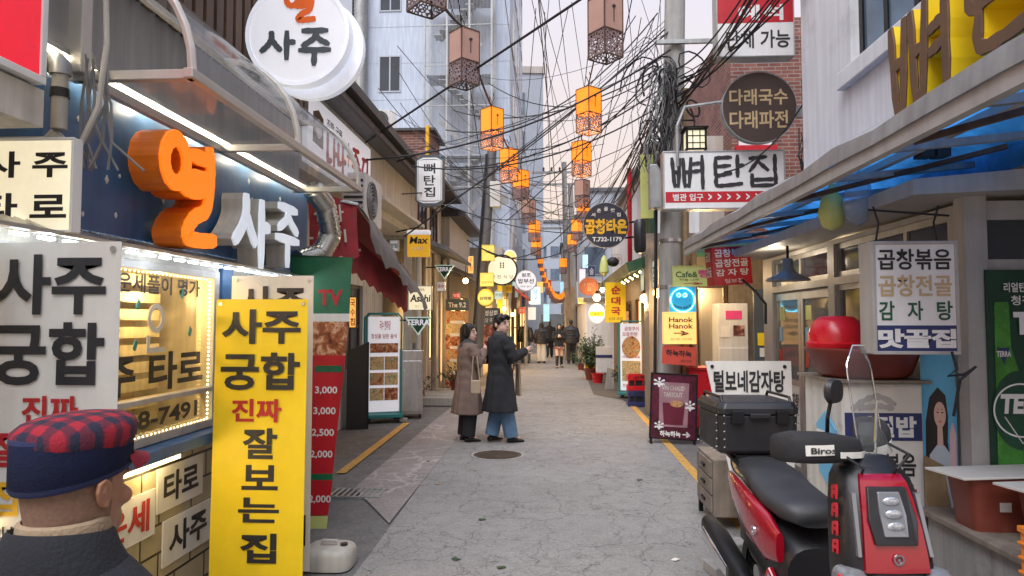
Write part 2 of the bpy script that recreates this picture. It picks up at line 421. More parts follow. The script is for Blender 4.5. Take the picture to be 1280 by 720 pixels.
def plaidmat():
    m = mat('plaid', (.5,.012,.03), .92, bump=.3, fine=200); t = m.node_tree; N = t.nodes; L = t.links; b = N['Principled BSDF']
    tcn = N.new('ShaderNodeTexCoord'); sp = N.new('ShaderNodeSeparateXYZ'); no = N.new('ShaderNodeTexNoise'); no.inputs['Scale'].default_value = 30
    va = N.new('ShaderNodeVectorMath'); va.operation = 'MULTIPLY_ADD'; L.new(tcn.outputs['Object'], no.inputs['Vector']); L.new(no.outputs['Color'], va.inputs[0]); va.inputs[1].default_value = (.012,.012,.012); L.new(tcn.outputs['Object'], va.inputs[2]); L.new(va.outputs[0], sp.inputs[0])
    fs = []
    for ax, ph in (('X', .3), ('Y', 1.1)):
        q = N.new('ShaderNodeMath'); q.operation = 'MULTIPLY_ADD'; q.inputs[1].default_value = 150; q.inputs[2].default_value = ph; L.new(sp.outputs[ax], q.inputs[0])
        s_ = N.new('ShaderNodeMath'); s_.operation = 'SINE'; L.new(q.outputs[0], s_.inputs[0]); r = N.new('ShaderNodeMapRange'); r.inputs['From Min'].default_value = -.15; r.inputs['From Max'].default_value = .45; L.new(s_.outputs[0], r.inputs[0]); fs.append(r.outputs[0])
    a = N.new('ShaderNodeMath'); a.operation = 'ADD'; L.new(fs[0], a.inputs[0]); L.new(fs[1], a.inputs[1]); h_ = N.new('ShaderNodeMath'); h_.operation = 'MULTIPLY'; h_.inputs[1].default_value = .5; L.new(a.outputs[0], h_.inputs[0])
    r = N.new('ShaderNodeValToRGB'); E = r.color_ramp.elements; E[0].position = .02; E[0].color = (.26,.008,.02,1); E[1].position = .72; E[1].color = (.012,.012,.03,1); e = E.new(.36); e.color = (.13,.007,.02,1); L.new(h_.outputs[0], r.inputs[0])
    c = L.new(r.outputs[0], b.inputs['Base Color']); M['plaid'] = m
plaidmat()
voro('print_dark', ['#15181c', '#3a2a28', '#7a4038', '#c0a090', '#20262a'], 9)
voro('print_maroon', ['#1c0612', '#3c0a1c', '#5c1028', '#2c0a30', '#7a1a30'], 10)

def brickmat(name, c1, c2, mortar, sc, bw=.5, bh=.25, ms=.012, rough=.8, axis='xz', bump=.5):
    m = bpy.data.materials.new(name); m.use_nodes = True; t = m.node_tree; N = t.nodes; L = t.links
    b = N['Principled BSDF']; b.inputs['Roughness'].default_value = rough
    tcn = N.new('ShaderNodeTexCoord'); sp = N.new('ShaderNodeSeparateXYZ'); cb = N.new('ShaderNodeCombineXYZ')
    L.new(tcn.outputs['Object'], sp.inputs[0]); ad = N.new('ShaderNodeMath'); ad.operation = 'ADD'
    L.new(sp.outputs['X'], ad.inputs[0]); L.new(sp.outputs['Y'], ad.inputs[1])
    L.new(ad.outputs[0], cb.inputs['X']); L.new(sp.outputs['Z'], cb.inputs['Y'])
    br = N.new('ShaderNodeTexBrick'); br.inputs['Scale'].default_value = sc; br.inputs['Brick Width'].default_value = bw; br.inputs['Row Height'].default_value = bh
    br.inputs['Mortar Size'].default_value = ms; br.inputs['Bias'].default_value = 0
    for k, c in (('Color1', c1), ('Color2', c2), ('Mortar', mortar)): br.inputs[k].default_value = (*hx(c), 1)
    L.new(cb.outputs[0], br.inputs['Vector'])
    no = N.new('ShaderNodeTexNoise'); no.inputs['Scale'].default_value = 3; no.inputs['Detail'].default_value = 8; L.new(tcn.outputs['Object'], no.inputs['Vector'])
    mr = N.new('ShaderNodeMapRange'); mr.inputs['From Min'].default_value = .3; mr.inputs['From Max'].default_value = .7; mr.inputs['To Min'].default_value = .7; mr.inputs['To Max'].default_value = 1.15; L.new(no.outputs['Fac'], mr.inputs[0])
    vm = N.new('ShaderNodeVectorMath'); vm.operation = 'SCALE'; L.new(br.outputs['Color'], vm.inputs[0]); L.new(mr.outputs[0], vm.inputs['Scale'])
    L.new(vm.outputs[0], b.inputs['Base Color'])
    bp = N.new('ShaderNodeBump'); bp.inputs['Strength'].default_value = bump; bp.inputs['Distance'].default_value = .01; bp.invert = True
    L.new(br.outputs['Fac'], bp.inputs['Height']); L.new(bp.outputs[0], b.inputs['Normal']); M[name] = m
brickmat('brick_red', '#6e3f34', '#8a5548', '#8d8580', 1, .22, .07, .008)
brickmat('brick_glazed', '#b6a98a', '#a79a78', '#2c2722', 1, .36, .165, .008, .4)
brickmat('paving_grey', '#8a8580', '#7a7672', '#55514d', 1, .4, .2, .01)
brickmat('tower_panel', '#6f8199', '#73859c', '#5c6c82', 1, 6, 1.5, .02, .55, bump=.1)

def asphalt(name, base, dark, crack=6.0, crackamt=.5, pale=None, kw=1.0):
    m = bpy.data.materials.new(name); m.use_nodes = True; t = m.node_tree; N = t.nodes; L = t.links
    b = N['Principled BSDF']; tcn = N.new('ShaderNodeTexCoord')
    def noise(sc, det=6, ro=.6):
        n = N.new('ShaderNodeTexNoise'); n.inputs['Scale'].default_value = sc; n.inputs['Detail'].default_value = det; n.inputs['Roughness'].default_value = ro
        L.new(tcn.outputs['Object'], n.inputs['Vector']); return n
    def mr(src, a, bb, c, d):
        r = N.new('ShaderNodeMapRange'); 
        for i, v in zip(('From Min','From Max','To Min','To Max'), (a, bb, c, d)): r.inputs[i].default_value = v
        L.new(src, r.inputs[0]); return r.outputs[0]
    def mixc(fac, A, B):
        x = N.new('ShaderNodeMix'); x.data_type = 'RGBA'
        L.new(fac, x.inputs['Factor'])
        for k, v in (('A', A), ('B', B)):
            if hasattr(v, 'is_linked'): L.new(v, x.inputs[k])
            else: x.inputs[k].default_value = (*v, 1)
        return x.outputs['Result']
    big = noise(.55, 8, .65); fineN = noise(95, 4, .8); mid = noise(5, 8, .7)
    c = mixc(mr(big.outputs['Fac'], .34, .68, 0, 1), base, pale or tuple(x*.72 for x in base))
    c = mixc(mr(mid.outputs['Fac'], .46, .72, 0, .6), c, tuple(x*.55 for x in base))
    c = mixc(mr(fineN.outputs['Fac'], .46, .66, 0, .75), c, tuple(x*.42 for x in base))
    c = mixc(mr(fineN.outputs['Fac'], .45, .3, 0, .35), c, tuple(min(1, x*1.6) for x in base))
    gr = noise(38, 4, .75); c = mixc(mr(gr.outputs['Fac'], .52, .66, 0, .55), c, tuple(x*.45 for x in base)); c = mixc(mr(gr.outputs['Fac'], .46, .34, 0, .4), c, tuple(min(1, x*1.5) for x in base))
    # crazed cracks: warped voronoi edges, present only in patches
    vm = N.new('ShaderNodeVectorMath'); vm.operation = 'SCALE'; vm.inputs['Scale'].default_value = .28; wn = noise(4.5, 5, .6); L.new(wn.outputs['Color'], vm.inputs[0])
    va = N.new('ShaderNodeVectorMath'); va.operation = 'ADD'; L.new(tcn.outputs['Object'], va.inputs[0]); L.new(vm.outputs[0], va.inputs[1])
    vo = N.new('ShaderNodeTexVoronoi'); vo.feature = 'DISTANCE_TO_EDGE'; vo.inputs['Scale'].default_value = crack; L.new(va.outputs[0], vo.inputs['Vector'])
    v2 = N.new('ShaderNodeTexVoronoi'); v2.feature = 'DISTANCE_TO_EDGE'; v2.inputs['Scale'].default_value = crack*.32; L.new(va.outputs[0], v2.inputs['Vector'])
    k1 = mr(vo.outputs[0], .004*kw, .020*kw, 1, 0); k2 = mr(v2.outputs[0], .002*kw, .008*kw, 1, 0)
    pat = noise(.75, 4); pm = mr(pat.outputs['Fac'], .44, .60, .05, 1)
    mu = N.new('ShaderNodeMath'); mu.operation = 'MULTIPLY'; L.new(k1, mu.inputs[0]); L.new(pm, mu.inputs[1])
    mxn = N.new('ShaderNodeMath'); mxn.operation = 'MAXIMUM'; L.new(mu.outputs[0], mxn.inputs[0]); L.new(k2, mxn.inputs[1])
    ms = N.new('ShaderNodeMath'); ms.operation = 'MULTIPLY'; ms.inputs[1].default_value = crackamt; L.new(mxn.outputs[0], ms.inputs[0])
    c = mixc(ms.outputs[0], c, dark)
    # small stains and gum spots
    vs = N.new('ShaderNodeTexVoronoi'); vs.inputs['Scale'].default_value = 2.3; L.new(tcn.outputs['Object'], vs.inputs['Vector'])
    c = mixc(mr(vs.outputs['Distance'], .05, .08, .5, 0), c, tuple(x*.5 for x in base))
    L.new(c, b.inputs['Base Color']); L.new(mr(mid.outputs['Fac'], .3, .7, .62, .9), b.inputs['Roughness'])
    bp = N.new('ShaderNodeBump'); bp.inputs['Strength'].default_value = .55; bp.inputs['Distance'].default_value = .006
    sub = N.new('ShaderNodeMath'); sub.operation = 'SUBTRACT'; L.new(fineN.outputs['Fac'], sub.inputs[0]); L.new(ms.outputs[0], sub.inputs[1])
    L.new(sub.outputs[0], bp.inputs['Height']); L.new(bp.outputs[0], b.inputs['Normal'])
    M[name] = m
asphalt('road', (.30,.292,.282), (.03,.028,.026), 6.0, .72, (.22,.208,.194))
asphalt('apron', (.17,.165,.16), (.02,.02,.02), 5, .4)
asphalt('pinkstone', (.31,.275,.26), (.46,.43,.41), 3.0, .6, None, 2.2)
mk('yellow_line', (.52,.3,.07), .8, var=.3, scale=14, bump=.2, dirt='#5b5147', dirtamt=.95)
_t = M['tarp_blue'].node_tree; _tr = _t.nodes.new('ShaderNodeBsdfTranslucent'); _tr.inputs[0].default_value = (.018, .19, .56, 1)
_t.links.new(_t.nodes['Principled BSDF'].inputs['Base Color'].links[0].from_socket, _tr.inputs[0])
_mx = _t.nodes.new('ShaderNodeMixShader'); _mx.inputs[0].default_value = .7
_t.links.new(_t.nodes['Principled BSDF'].outputs[0], _mx.inputs[1]); _t.links.new(_tr.outputs[0], _mx.inputs[2]); _t.links.new(_mx.outputs[0], _t.nodes['Material Output'].inputs[0])
# ---------------------------------------------------------------- ground
def flat(name, poly, z, m):
    o = MB().add([(x, y, z) for x, y in poly], [tuple(range(len(poly)))]).build(name, M[m]); return struct(o)
flat('ground', [(-400,-30),(400,-30),(400,900),(-400,900)], -.012, 'apron')
flat('road', [(-1.36,-6),(1.62,-6),(1.56,14),(1.2,21),(.85,27),(.7,80),(-1.6,80),(-1.75,27),(-1.5,18),(-1.40,9),(-1.32,5)], 0, 'road')
flat('stone_gutter', [(-1.36,5.75),(-1.37,9),(-1.42,13),(-1.5,18),(-1.9,18),(-2.0,12),(-2.0,7.0),(-1.98,6.9)], .004, 'pinkstone')
flat('side_paving', [(.95,16),(1.95,14.2),(1.95,22),(1.05,22)], .006, 'paving_grey')
def painted(name, x0, x1, y0, y1):
    L = flat(name, [(x0,y0),(x0+.11,y0),(x1+.11,y1),(x1,y1)], .004, 'yellow_line')
painted('road_marking', -2.40, -2.47, 7.6, 11.4); painted('road_marking', 1.50, 1.55, 5.2, 14)

# iron drain cover set in the kerb apron, and the manhole in the road
g = thing('drain_grate', 'rusty iron drain grate beside the pink stone gutter', 'drain', KG(446, 617) + Vector((0, 0, .0)))
mb = MB()
for i in range(9): mb.box(-.24+i*.058, -.215+i*.058, -.15, .15, -.01, .012)
mb.box(-.27, .27, -.17, -.15, -.01, .014); mb.box(-.27, .27, .15, .17, -.01, .014); mb.build('grate_bars', M['galv'], g)
MB().box(-.26, .26, -.165, .165, -.011, -.004).build('drain_pit', M['black'], g)
g = thing('manhole_cover', 'round cast iron manhole cover in the middle of the road', 'manhole', KG(622, 569))
mb = MB().lathe([(.001,.0),(.30,.0),(.30,.007),(.001,.008)], n=36)
for i in range(-4, 5):
    w = math.sqrt(max(.27**2-(i*.06)**2, 0)); mb.box(-w, w, i*.06-.012, i*.06+.012, .006, .012)
mb.build('cover', mat('cast_iron', (.10,.075,.055), .7, .5, var=.3, bump=.3), g)
MB().lathe([(.305,-.002),(.335,-.002),(.335,.008),(.305,.008),(.305,-.002)], n=36, cap=False).build('rim', M['concrete'], g)

# ---------------------------------------------------------------- building helper
def facade(parent, x0, x1, z0, z1, th, holes, m, name='wall', y=0):    # a wall with real openings, local facade frame
    xs = sorted({x0, x1, *[h[0] for h in holes], *[h[1] for h in holes]}); zs = sorted({z0, z1, *[h[2] for h in holes], *[h[3] for h in holes]})
    mb = MB()
    for i in range(len(xs)-1):
        run = None
        for k in range(len(zs)-1):
            cx, cz = (xs[i]+xs[i+1])/2, (zs[k]+zs[k+1])/2
            if any(h[0] < cx < h[1] and h[2] < cz < h[3] for h in holes):
                if run is not None: mb.box(xs[i], xs[i+1], y, y+th, run, zs[k]); run = None
            elif run is None: run = zs[k]
        if run is not None: mb.box(xs[i], xs[i+1], y, y+th, run, z1)
    return mb.build(name, M[m], parent)
def window(parent, x0, x1, z0, z1, y=.06, fm='alu', gm='glass_dark', mull=1, trans=(), name='window', sill=None, ft=.05):
    mb = MB(); d = .05
    mb.box(x0, x0+ft, y, y+d, z0, z1); mb.box(x1-ft, x1, y, y+d, z0, z1); mb.box(x0+ft, x1-ft, y, y+d, z1-ft, z1); mb.box(x0+ft, x1-ft, y, y+d, z0, z0+ft)
    for i in range(1, mull+1):
        x = x0+(x1-x0)*i/(mull+1); mb.box(x-ft/2, x+ft/2, y+.004, y+d-.004, z0+ft, z1-ft)
    for t in trans: mb.box(x0+ft, x1-ft, y+.006, y+d-.006, z0+(z1-z0)*t-ft/2, z0+(z1-z0)*t+ft/2)
    f = mb.build(name, M[fm], parent)
    MB().box(x0+.01, x1-.01, y+.02, y+.028, z0+.01, z1-.01).build('pane', M[gm], f)
    if sill: MB().box(x0-.06, x1+.06, y-.14, y+.02, z0-.07, z0-.004).build('sill', M[sill], f)
    return f
def body(parent, x0, x1, y0, y1, z0, z1, m, name='wall'): return MB().box(x0, x1, y0, y1, z0, z1).build(name, M[m], parent)

# ---------------------------------------------------------------- left 1: the fortune teller's shop
XF = -2.3
fs = thing('fortune_shop', 'blue fronted fortune telling shop with orange raised letter and lit window', 'shop', (XF, 0, 0), 90)
Wn = (2.45, 4.60, .98, 2.02)
facade(fs, .6, 6.1, .98, 2.12, .14, [Wn], 'cream')
body(fs, .6, 6.1, .0, .14, 0, .98, 'brick_glazed', 'brick_base')
body(fs, .6, 6.1, .9, 4.0, 0, 6.2, 'plaster', 'rear_wall'); body(fs, .6, 6.1, .0, .9, 2.86, 6.2, 'wall_grey', 'upper_wall')
body(fs, 5.0, 6.1, .15, .9, 0, 2.1, 'plaster', 'side_wall'); body(fs, .6, 2.4, .15, .9, 0, 2.1, 'plaster', 'side_wall')
sb = body(fs, 2.87, 6.15, -.06, .16, 2.12, 2.86, 'blue_panel', 'sign_board')
mb = MB()
for i in range(26):
    x, z, s = rnd.uniform(2.95, 6), rnd.uniform(2.16, 2.72), rnd.uniform(.008, .02)
    MB().prism([(x-s*.8, z), (x, z-s*1.3), (x+s*.8, z), (x, z+s*1.3)], -.066, -.06).build('star_decal', M['vinyl_white'], sb)
# window
wf = MB()
for a in ((2.45,2.52,.98,2.02),(4.53,4.60,.98,2.02),(2.52,4.53,.98,1.03),(2.52,4.53,1.97,2.02),(2.52,4.53,1.215,1.245)): wf.box(a[0], a[1], -.02, .07, a[2], a[3])
wf = wf.build('window', M['frame_beige'], fs, bevel=.004)
MB().box(2.51, 4.54, .03, .036, 1.02, 1.98).build('pane', M['window_film'], wf)
letters(wf, M['ink'], [('제대로된 운세풀이 명가', 2.95, 4.42, 1.84, 1.95, .025), ('사주 타로', 3.1, 4.48, 1.27, 1.50, .03), ('010-5918-7491', 2.95, 4.42, 1.065, 1.17, .03)], .026)
mb = MB()                                          # pale figure of a letter on the glass
mb.ringdisc((3.92, 1.70), .055, .085, .02, .026); mb.box(3.83, 4.01, .02, .026, 1.50, 1.53); mb.box(3.83, 3.86, .02, .026, 1.53, 1.60); mb.build('decal', M['cream'], wf)
for (x, z) in ((3.72, 1.55), (4.3, 1.62), (3.74, 1.78), (4.2, 1.86)):
    MB().prism([(x-.02, z-.02), (x+.004, z-.035), (x+.022, z+.01), (x, z+.03)], .02, .026).build('butterfly_decal', M['teal'], wf)
MB().box(2.4, 4.95, .80, .86, .9, 2.1).build('interior', M['interior'], fs)
mb = MB()
for i in range(9): mb.box(2.5, 4.6, .40, .41, 1.0+i*.115, 1.07+i*.115)
mb.build('blind', M['cream'], fs)
mb = MB()
for i in range(34): mb.sph((4.50, -.0, 1.04+i*.0275), .006, 6, 4)
for i in range(40): mb.sph((2.9+i*.04, -.0, 1.96), .005, 6, 4)
for i in range(40): mb.sph((2.9+i*.04, -.0, 1.035), .0045, 6, 4)
mb.build('light_string', M['led_warm'], fs)
for x in (2.8, 3.6, 4.3): lamp('window_lamp', (x, .24, 1.85), 6, (1, .68, .33), .03, fs)
MB().box(2.2, 4.74, -.13, .0, .905, .975).build('counter_ledge', M['blue_trim'], fs, bevel=.006)
MB().box(2.4, 4.0, -.10, -.075, .875, .9).build('strip_light', M['led_warm'], fs)
lamp('strip_glow', (3.2, -.06, .85), 1.4, (1, .72, .34), .015, fs); lamp('strip_glow', (3.8, -.06, .85), .9, (1, .72, .34), .015, fs)
MB().box(4.62, 4.78, -.03, .05, 0, 2.08).build('corner_post', M['blue_trim'], fs, bevel=.006)
for txt, m, x0, x1, z0, z1 in (('타로', 'ink', 3.98, 4.38, .60, .78), ('운세', 'red_ink', 3.42, 3.84, .50, .68), ('사주', 'ink', 4.05, 4.50, .27, .46), ('궁합', 'ink', 3.0, 3.35, .28, .44)):
    p = MB().box(x0-.06, x1+.06, -.012, -.002, z0-.04, z1+.04).build('tile_sign', M['cream_lit'] if m == 'x' else M['vinyl_white'], fs)
    letters(p, M[m], [(txt, x0, x1, z0, z1, .03)], -.015)
# silver reflector under the board with its row of LEDs
rf = MB()
for i in range(60):
    a = 2.2+i*.0665
    rf.add([(a,-.06,2.12),(a+.033,-.075,2.11),(a+.033,-.21,2.055),(a,-.20,2.06)], [(0,1,2,3)]); rf.add([(a+.033,-.075,2.11),(a+.0665,-.06,2.12),(a+.0665,-.20,2.06),(a+.033,-.21,2.055)], [(0,1,2,3)])
rf.build('reflector', M['steel'], fs)
MB().box(2.2, 6.15, -.235, -.195, 2.045, 2.062).build('reflector_edge', M['alu'], fs)
mb = MB()
for i in range(26): MB().box(2.3+i*.15, 2.375+i*.15, -.17, -.145, 2.028, 2.04).build('led', M['led_white'], fs)
for x in (2.8, 3.7, 4.6, 5.5): lamp('led_glow', (x, -.16, 2.018), .5, (.8, .9, 1), .012, fs)
# tube light over the board
MB().box(2.3, 6.1, -.14, -.10, 2.875, 2.90).build('tube_housing', M['alu'], fs)
MB().cyl((2.5, -.12, 2.862), (6.05, -.12, 2.862), .012, n=8).build('tube_light', M['tube_light'], fs)
for x in (3.0, 3.6, 4.2, 4.8, 5.4): lamp('tube_glow', (x, -.14, 2.84), .9, (1, .84, .58), .012, fs)
# orange letter (deep channel letter) and white letters
M['orange_face'] = mat('orange_face', (.9,.2,.008), .4, var=.05, emit=.3, ecol=(1,.2,.006))
ol = [[(.25,.95),(.11,.88),(.05,.72),(.11,.57),(.25,.52),(.39,.60),(.43,.74),(.38,.88),(.25,.95)],
      [(.88,.98),(.91,.8),(.90,.6),(.88,.46)], [(.52,.86),(.86,.87)], [(.50,.64),(.88,.68)], [(.40,.50),(.62,.50),(.86,.58)],
      [(.88,.46),(.80,.33),(.62,.25),(.50,.14),(.47,.03),(.70,.02),(1.0,.05)]]
of = MB().brush(ol, 3.40, 2.13, .56, .56, .088, -.30, -.285, .05).build('orange_letter', M['orange_face'], fs, bevel=.004)
MB().brush(ol, 3.40, 2.13, .56, .56, .088, -.284, -.12, .05).build('return', M['orange_letter'], of)
wl = [[(.30,1),(.30,.75),(.18,.5),(.0,.3)], [(.32,.72),(.45,.5),(.58,.33)], [(.78,1),(.78,0)], [(.78,.62),(1.0,.62)]]
wj = [[(.1,1),(.9,1)], [(.55,.98),(.42,.78),(.1,.62)], [(.52,.86),(.68,.74),(.95,.62)], [(0,.45),(1,.45)], [(.5,.42),(.5,0)]]
for st, x0, w, z0, h, t in ((wl, 4.34, .52, 2.08, .44, .085), (wj, 5.02, .42, 2.12, .44, .07)):
    f = MB().brush(st, x0, z0, w, h, t, -.25, -.235).build('white_letter', M['letter_white'], fs)
    MB().brush(st, x0, z0, w, h, t*1.02, -.235, -.09).build('return', M['cream'], f)
# glazed barrel canopy
def arc(x, n=9): return [(x, -.17-.5*math.sin(math.pi/2*i/(n-1)), 3.38-.57*(1-math.cos(math.pi/2*i/(n-1)))) for i in range(n)]
cs = MB().sheet([[Vector(p) for p in arc(2.99+i*.9)] for i in range(4)], 0).build('canopy_sheet', M['canopy_sheet'], fs, smooth=True)
MB().add([(2.99,-.17,2.812),(5.69,-.17,2.812),(5.69,-.67,2.812),(2.99,-.67,2.812)], [(0,1,2,3)]).build('canopy_soffit', M['canopy_sheet'], fs)
mb = MB()
for x in (2.99, 4.3, 5.69): mb.tube(arc(x), .022, 6); mb.bar((x, -.1, 2.80), (x, -.68, 2.80), .045)
mb.bar((2.95, -.67, 2.80), (5.73, -.67, 2.80), .045); mb.bar((2.95, -.15, 2.80), (5.73, -.15, 2.80), .045); mb.bar((2.95, -.15, 3.39), (5.73, -.15, 3.39), .04)
mb.bar((2.95, -.16, 2.8), (2.95, -.16, 4.2), .07)
mb.build('canopy_frame', M['canopy_frame'], fs, bevel=.004)
# brown slats on the upper floor
mb = MB()
for i in range(28): mb.box(2.3+i*.135, 2.39+i*.135, -.1, -.01, 3.45, 6.2)
mb.build('slat_cladding', M['brown_wood'], fs)
fd = MB()
pts = [Vector((5.75,-.25,2.82)), Vector((5.95,-.3,2.7)), Vector((6.05,-.32,2.45)), Vector((5.98,-.25,2.28)), Vector((5.8,-.1,2.2))]
P = [];
for i in range(len(pts)-1):
    for t in range(12): P.append(pts[i].lerp(pts[i+1], t/12))
fd.tube(P, [.085+.012*(i % 2) for i in range(len(P))], 14); fd.build('flexible_duct', M['silver_duct'], fs, smooth=True, auto=80)

# drain pipes and cables at the near corner
pp = thing('drain_pipe', 'cream plastic drain pipe with grey elbow at the shop corner', 'pipe', (-2.15, 2.85, 0))
MB().tube([(0,0,2.52),(0,0,2.78)], .032, 12).build('riser', M['pvc'], pp, smooth=True)
MB().tube([(0,0,2.5),(-.05,0,2.455),(-.5,0,2.455)], .034, 12).build('branch', M['pvc'], pp, smooth=True)
MB().tube([(0,0,2.76),(0,0,2.80),(-.03,.02,2.83),(-.1,.03,2.83)], .043, 12).build('elbow', M['galv'], pp, smooth=True)
MB().cyl((0,0,2.66),(0,0,2.70), .037).build('clamp', M['black'], pp)
mb = MB()
for i in range(9):
    x = -2.03+rnd.uniform(-.05, .05); mb.tube([(x, 2.9+rnd.uniform(-.05,.1), 2.86), (x+rnd.uniform(-.04,.06), 2.92, 2.65), (x+rnd.uniform(-.05,.08), 2.93, 2.48), (x+rnd.uniform(-.02,.2), 2.9+rnd.uniform(0,.1), 2.36)], .006, 6)
tag(mb.build('cable_bundle', M['cable_grey']), 'loose grey and black cables hanging beside the blue sign board', 'cables')
tag(MB().tube([(-2.05,2.85,2.45),(-1.98,2.86,2.62),(-1.95,2.86,2.9),(-1.97,2.85,3.4),(-1.95,2.85,4.2)], .012, 8).build('white_cable', M['pvc'], None, smooth=True), 'thick cream cable running up past the canopy frame', 'cable')

# ---------------------------------------------------------------- left 2: noodle shop with the long white sign
ns = thing('noodle_shop', 'cream shop building with long white signboard and dark eave', 'shop', (-2.75, 6.25, 0), 90)
facade(ns, 0, 7.0, 0, 3.35, .15, [(1.0,1.7,1.2,2.2),(1.9,2.6,1.2,2.2),(3.2,4.1,0,2.2),(4.6,5.6,.9,2.3)], 'plaster', y=.55)
for a in ((1.0,1.7,1.2,2.2),(1.9,2.6,1.2,2.2),(4.6,5.6,.9,2.3)): window(ns, *a, y=.6, fm='brown_wood', gm='glass_dark', mull=1, trans=(.5,))
d = MB().box(3.2, 4.1, .62, .67, 0, 2.2).build('door', M['brown_wood'], ns); MB().box(3.35, 3.95, .605, .615, .9, 2.0).build('pane', M['win_warm'], d)
body(ns, 0, 7.0, .9, 4.5, 0, 5.0, 'plaster', 'rear_wall'); body(ns, 0, 7.0, .0, .9, 3.36, 4.35, 'cream', 'upper_wall')
s = MB().box(1.1, 3.75, -.06, -.004, 3.45, 4.24).build('sign_board', M['lit_white'], ns, bevel=.004)
letters(s, M['ink'], [('진한 국물', 1.75, 2.35, 4.0, 4.12, .02), ('수', 2.55, 2.72, 3.72, 4.05, .03)], -.064)
rd = MB(); rd.brush([[(.05,1),(.05,.1)], [(.05,.15),(.25,.25)], [(.38,1),(.38,0)], [(.38,.55),(.5,.55)], [(.6,.95),(.6,.3)], [(.6,.3),(.78,.4)], [(.85,1),(.85,0)], [(.85,.5),(1,.52)]], 1.75, 3.55, .75, .38, .07, -.066, -.06, .2)
rd.brush([[(.05,.95),(.4,1)], [(.22,.9),(.05,.62)], [(.24,.85),(.42,.66)], [(.02,.5),(.5,.55)], [(.25,.5),(.25,.3)], [(.1,.25),(.42,.28),(.42,0)], [(.62,.9),(.85,.92)], [(.72,.9),(.6,.5)], [(.95,1),(.95,.4)], [(.62,.3),(.98,.32),(.95,0)]], 2.8, 3.52, .8, .52, .06, -.066, -.06, .2)
rd.build('red_lettering', M['red_ink'], s)
b_ = MB().prism([(1.28,3.72),(1.62,3.70),(1.62,4.06),(1.45,4.12),(1.28,4.06)], -.066, -.06).build('pot_emblem', M['brown_wood'], s)
MB().disc((1.45, 3.9), .11, -.071, -.066).build('rice', M['white_sign'], b_)
e = MB().prismx([(-.28,4.36),(-.28,4.52),(.9,4.72),(.9,4.36)], -.05, 7.6).build('eave', M['roof_grey'], ns)
MB().box(-.1, 7.7, -.40, -.282, 4.44, 4.56).build('gutter', M['roof_dark'], e); MB().box(-.1, 7.65, -.33, -.28, 4.30, 4.37).build('fascia', M['roof_dark'], e)
body(ns, 3.8, 7.0, -.27, .0, 3.5, 3.56, 'cream', 'soffit')

# torn red awning over the snack counter
aw = thing('torn_awning', 'torn faded red canvas awning with grey sloping top', 'awning', (0,0,0))
A0, A1, A2, A3 = K(384, 236, 7.1), K(446, 255, 7.1), K(449, 318, 7.1), K(388, 312, 7.1)
rows = []
for i in range(9):
    t = i/8; top = A0.lerp(A1, t); bot = A3.lerp(A2, t)+Vector((0, 0, -.05-.045*abs(math.sin(t*math.pi*3))+.03))
    rows.append([top.lerp(bot, k/4)+Vector((0, .03*math.sin(t*9+k), 0)) for k in range(5)])
fp = MB().sheet(rows, .008, (0, 1, 0)).build('front_flap', M['awning_red'], aw, smooth=True)
w_ = (A1-A0).length
letters(fp, M['cream'], [('전라', A0.x+.1, A0.x+.42, A0.z-.36, A0.z-.18, .02, -.1), ('- 0991', A0.x+.05, A0.x+.45, A0.z-.58, A0.z-.44, .02, -.1)], 7.05)
B1, B2 = K(512, 345, 9.4), K(520, 378, 9.4)
rows = []
for i in range(15):
    t = i/14; top = A1.lerp(B1, t)+Vector((0, 0, .05*math.sin(t*6)))
    o_ = A1.lerp(B1, t)+Vector((.16+.1*t, 0, -.34-.12*abs(math.sin(t*8))-.05*(i % 2))); rows.append([top.lerp(o_, k/4)+Vector((.05*math.sin(k*.8), 0, .02*math.sin(i*2+k))) for k in range(5)])
MB().sheet(rows, .008, (1, 0, .4)).build('grey_top', M['awning_grey'], aw, smooth=True)
rows = []
for i in range(12):
    t = i/11; top = A1.lerp(B1, t)+Vector((-.55, 0, .05)); o_ = A1.lerp(B1, t)+Vector((.02, 0, 0)); rows.append([top, top.lerp(o_, .5), o_])
MB().sheet(rows, .008).build('red_top', M['awning_red'], aw, smooth=True)
rows = []
for i in range(17):
    t = i/16; p = A2.lerp(B2, t)+Vector((-.12, 0, .0)); rows.append([p+Vector((0,0,.25)), p, p+Vector((0, 0, -.12-.05*(i % 2)))])
MB().sheet(rows, .006, (1, 0, 0)).build('scalloped_valance', M['awning_red'], aw, smooth=True)
MB().tube([A0+Vector((-.3,0,0)), A1, B1], .018, 8).build('awning_frame', M['galv'], aw); MB().bar(A2+Vector((-.5,0.05,.05)), A2+Vector((0,.05,.05)), .025).build('awning_bar', M['galv'], aw)

# ---------------------------------------------------------------- left row beyond
lr = thing('timber_shop', 'cream plastered shop with timber posts and a stone step', 'shop', (-2.75, 13.3, 0), 90)
facade(lr, 0, 3.6, 0, 3.3, .15, [(.9,1.7,0,2.2),(2.1,3.2,.8,2.2)], 'plaster'); body(lr, 0, 3.6, .7, 4, 0, 4.6, 'plaster', 'rear_wall'); body(lr, 0, 3.6, .0, .7, 3.3, 4.6, 'cream', 'upper_wall')
window(lr, 2.1, 3.2, .8, 2.2, fm='brown_wood', gm='win_warm'); window(lr, .6, 1.5, 3.5, 4.3, fm='brown_wood', y=-.03); window(lr, 2.0, 2.9, 3.5, 4.3, fm='brown_wood', y=-.03)
d = MB().box(.9, 1.7, .08, .13, 0, 2.2).build('door', M['grey_wood'], lr); MB().box(1.0, 1.6, .065, .078, .9, 2.0).build('pane', M['glass_dark'], d)
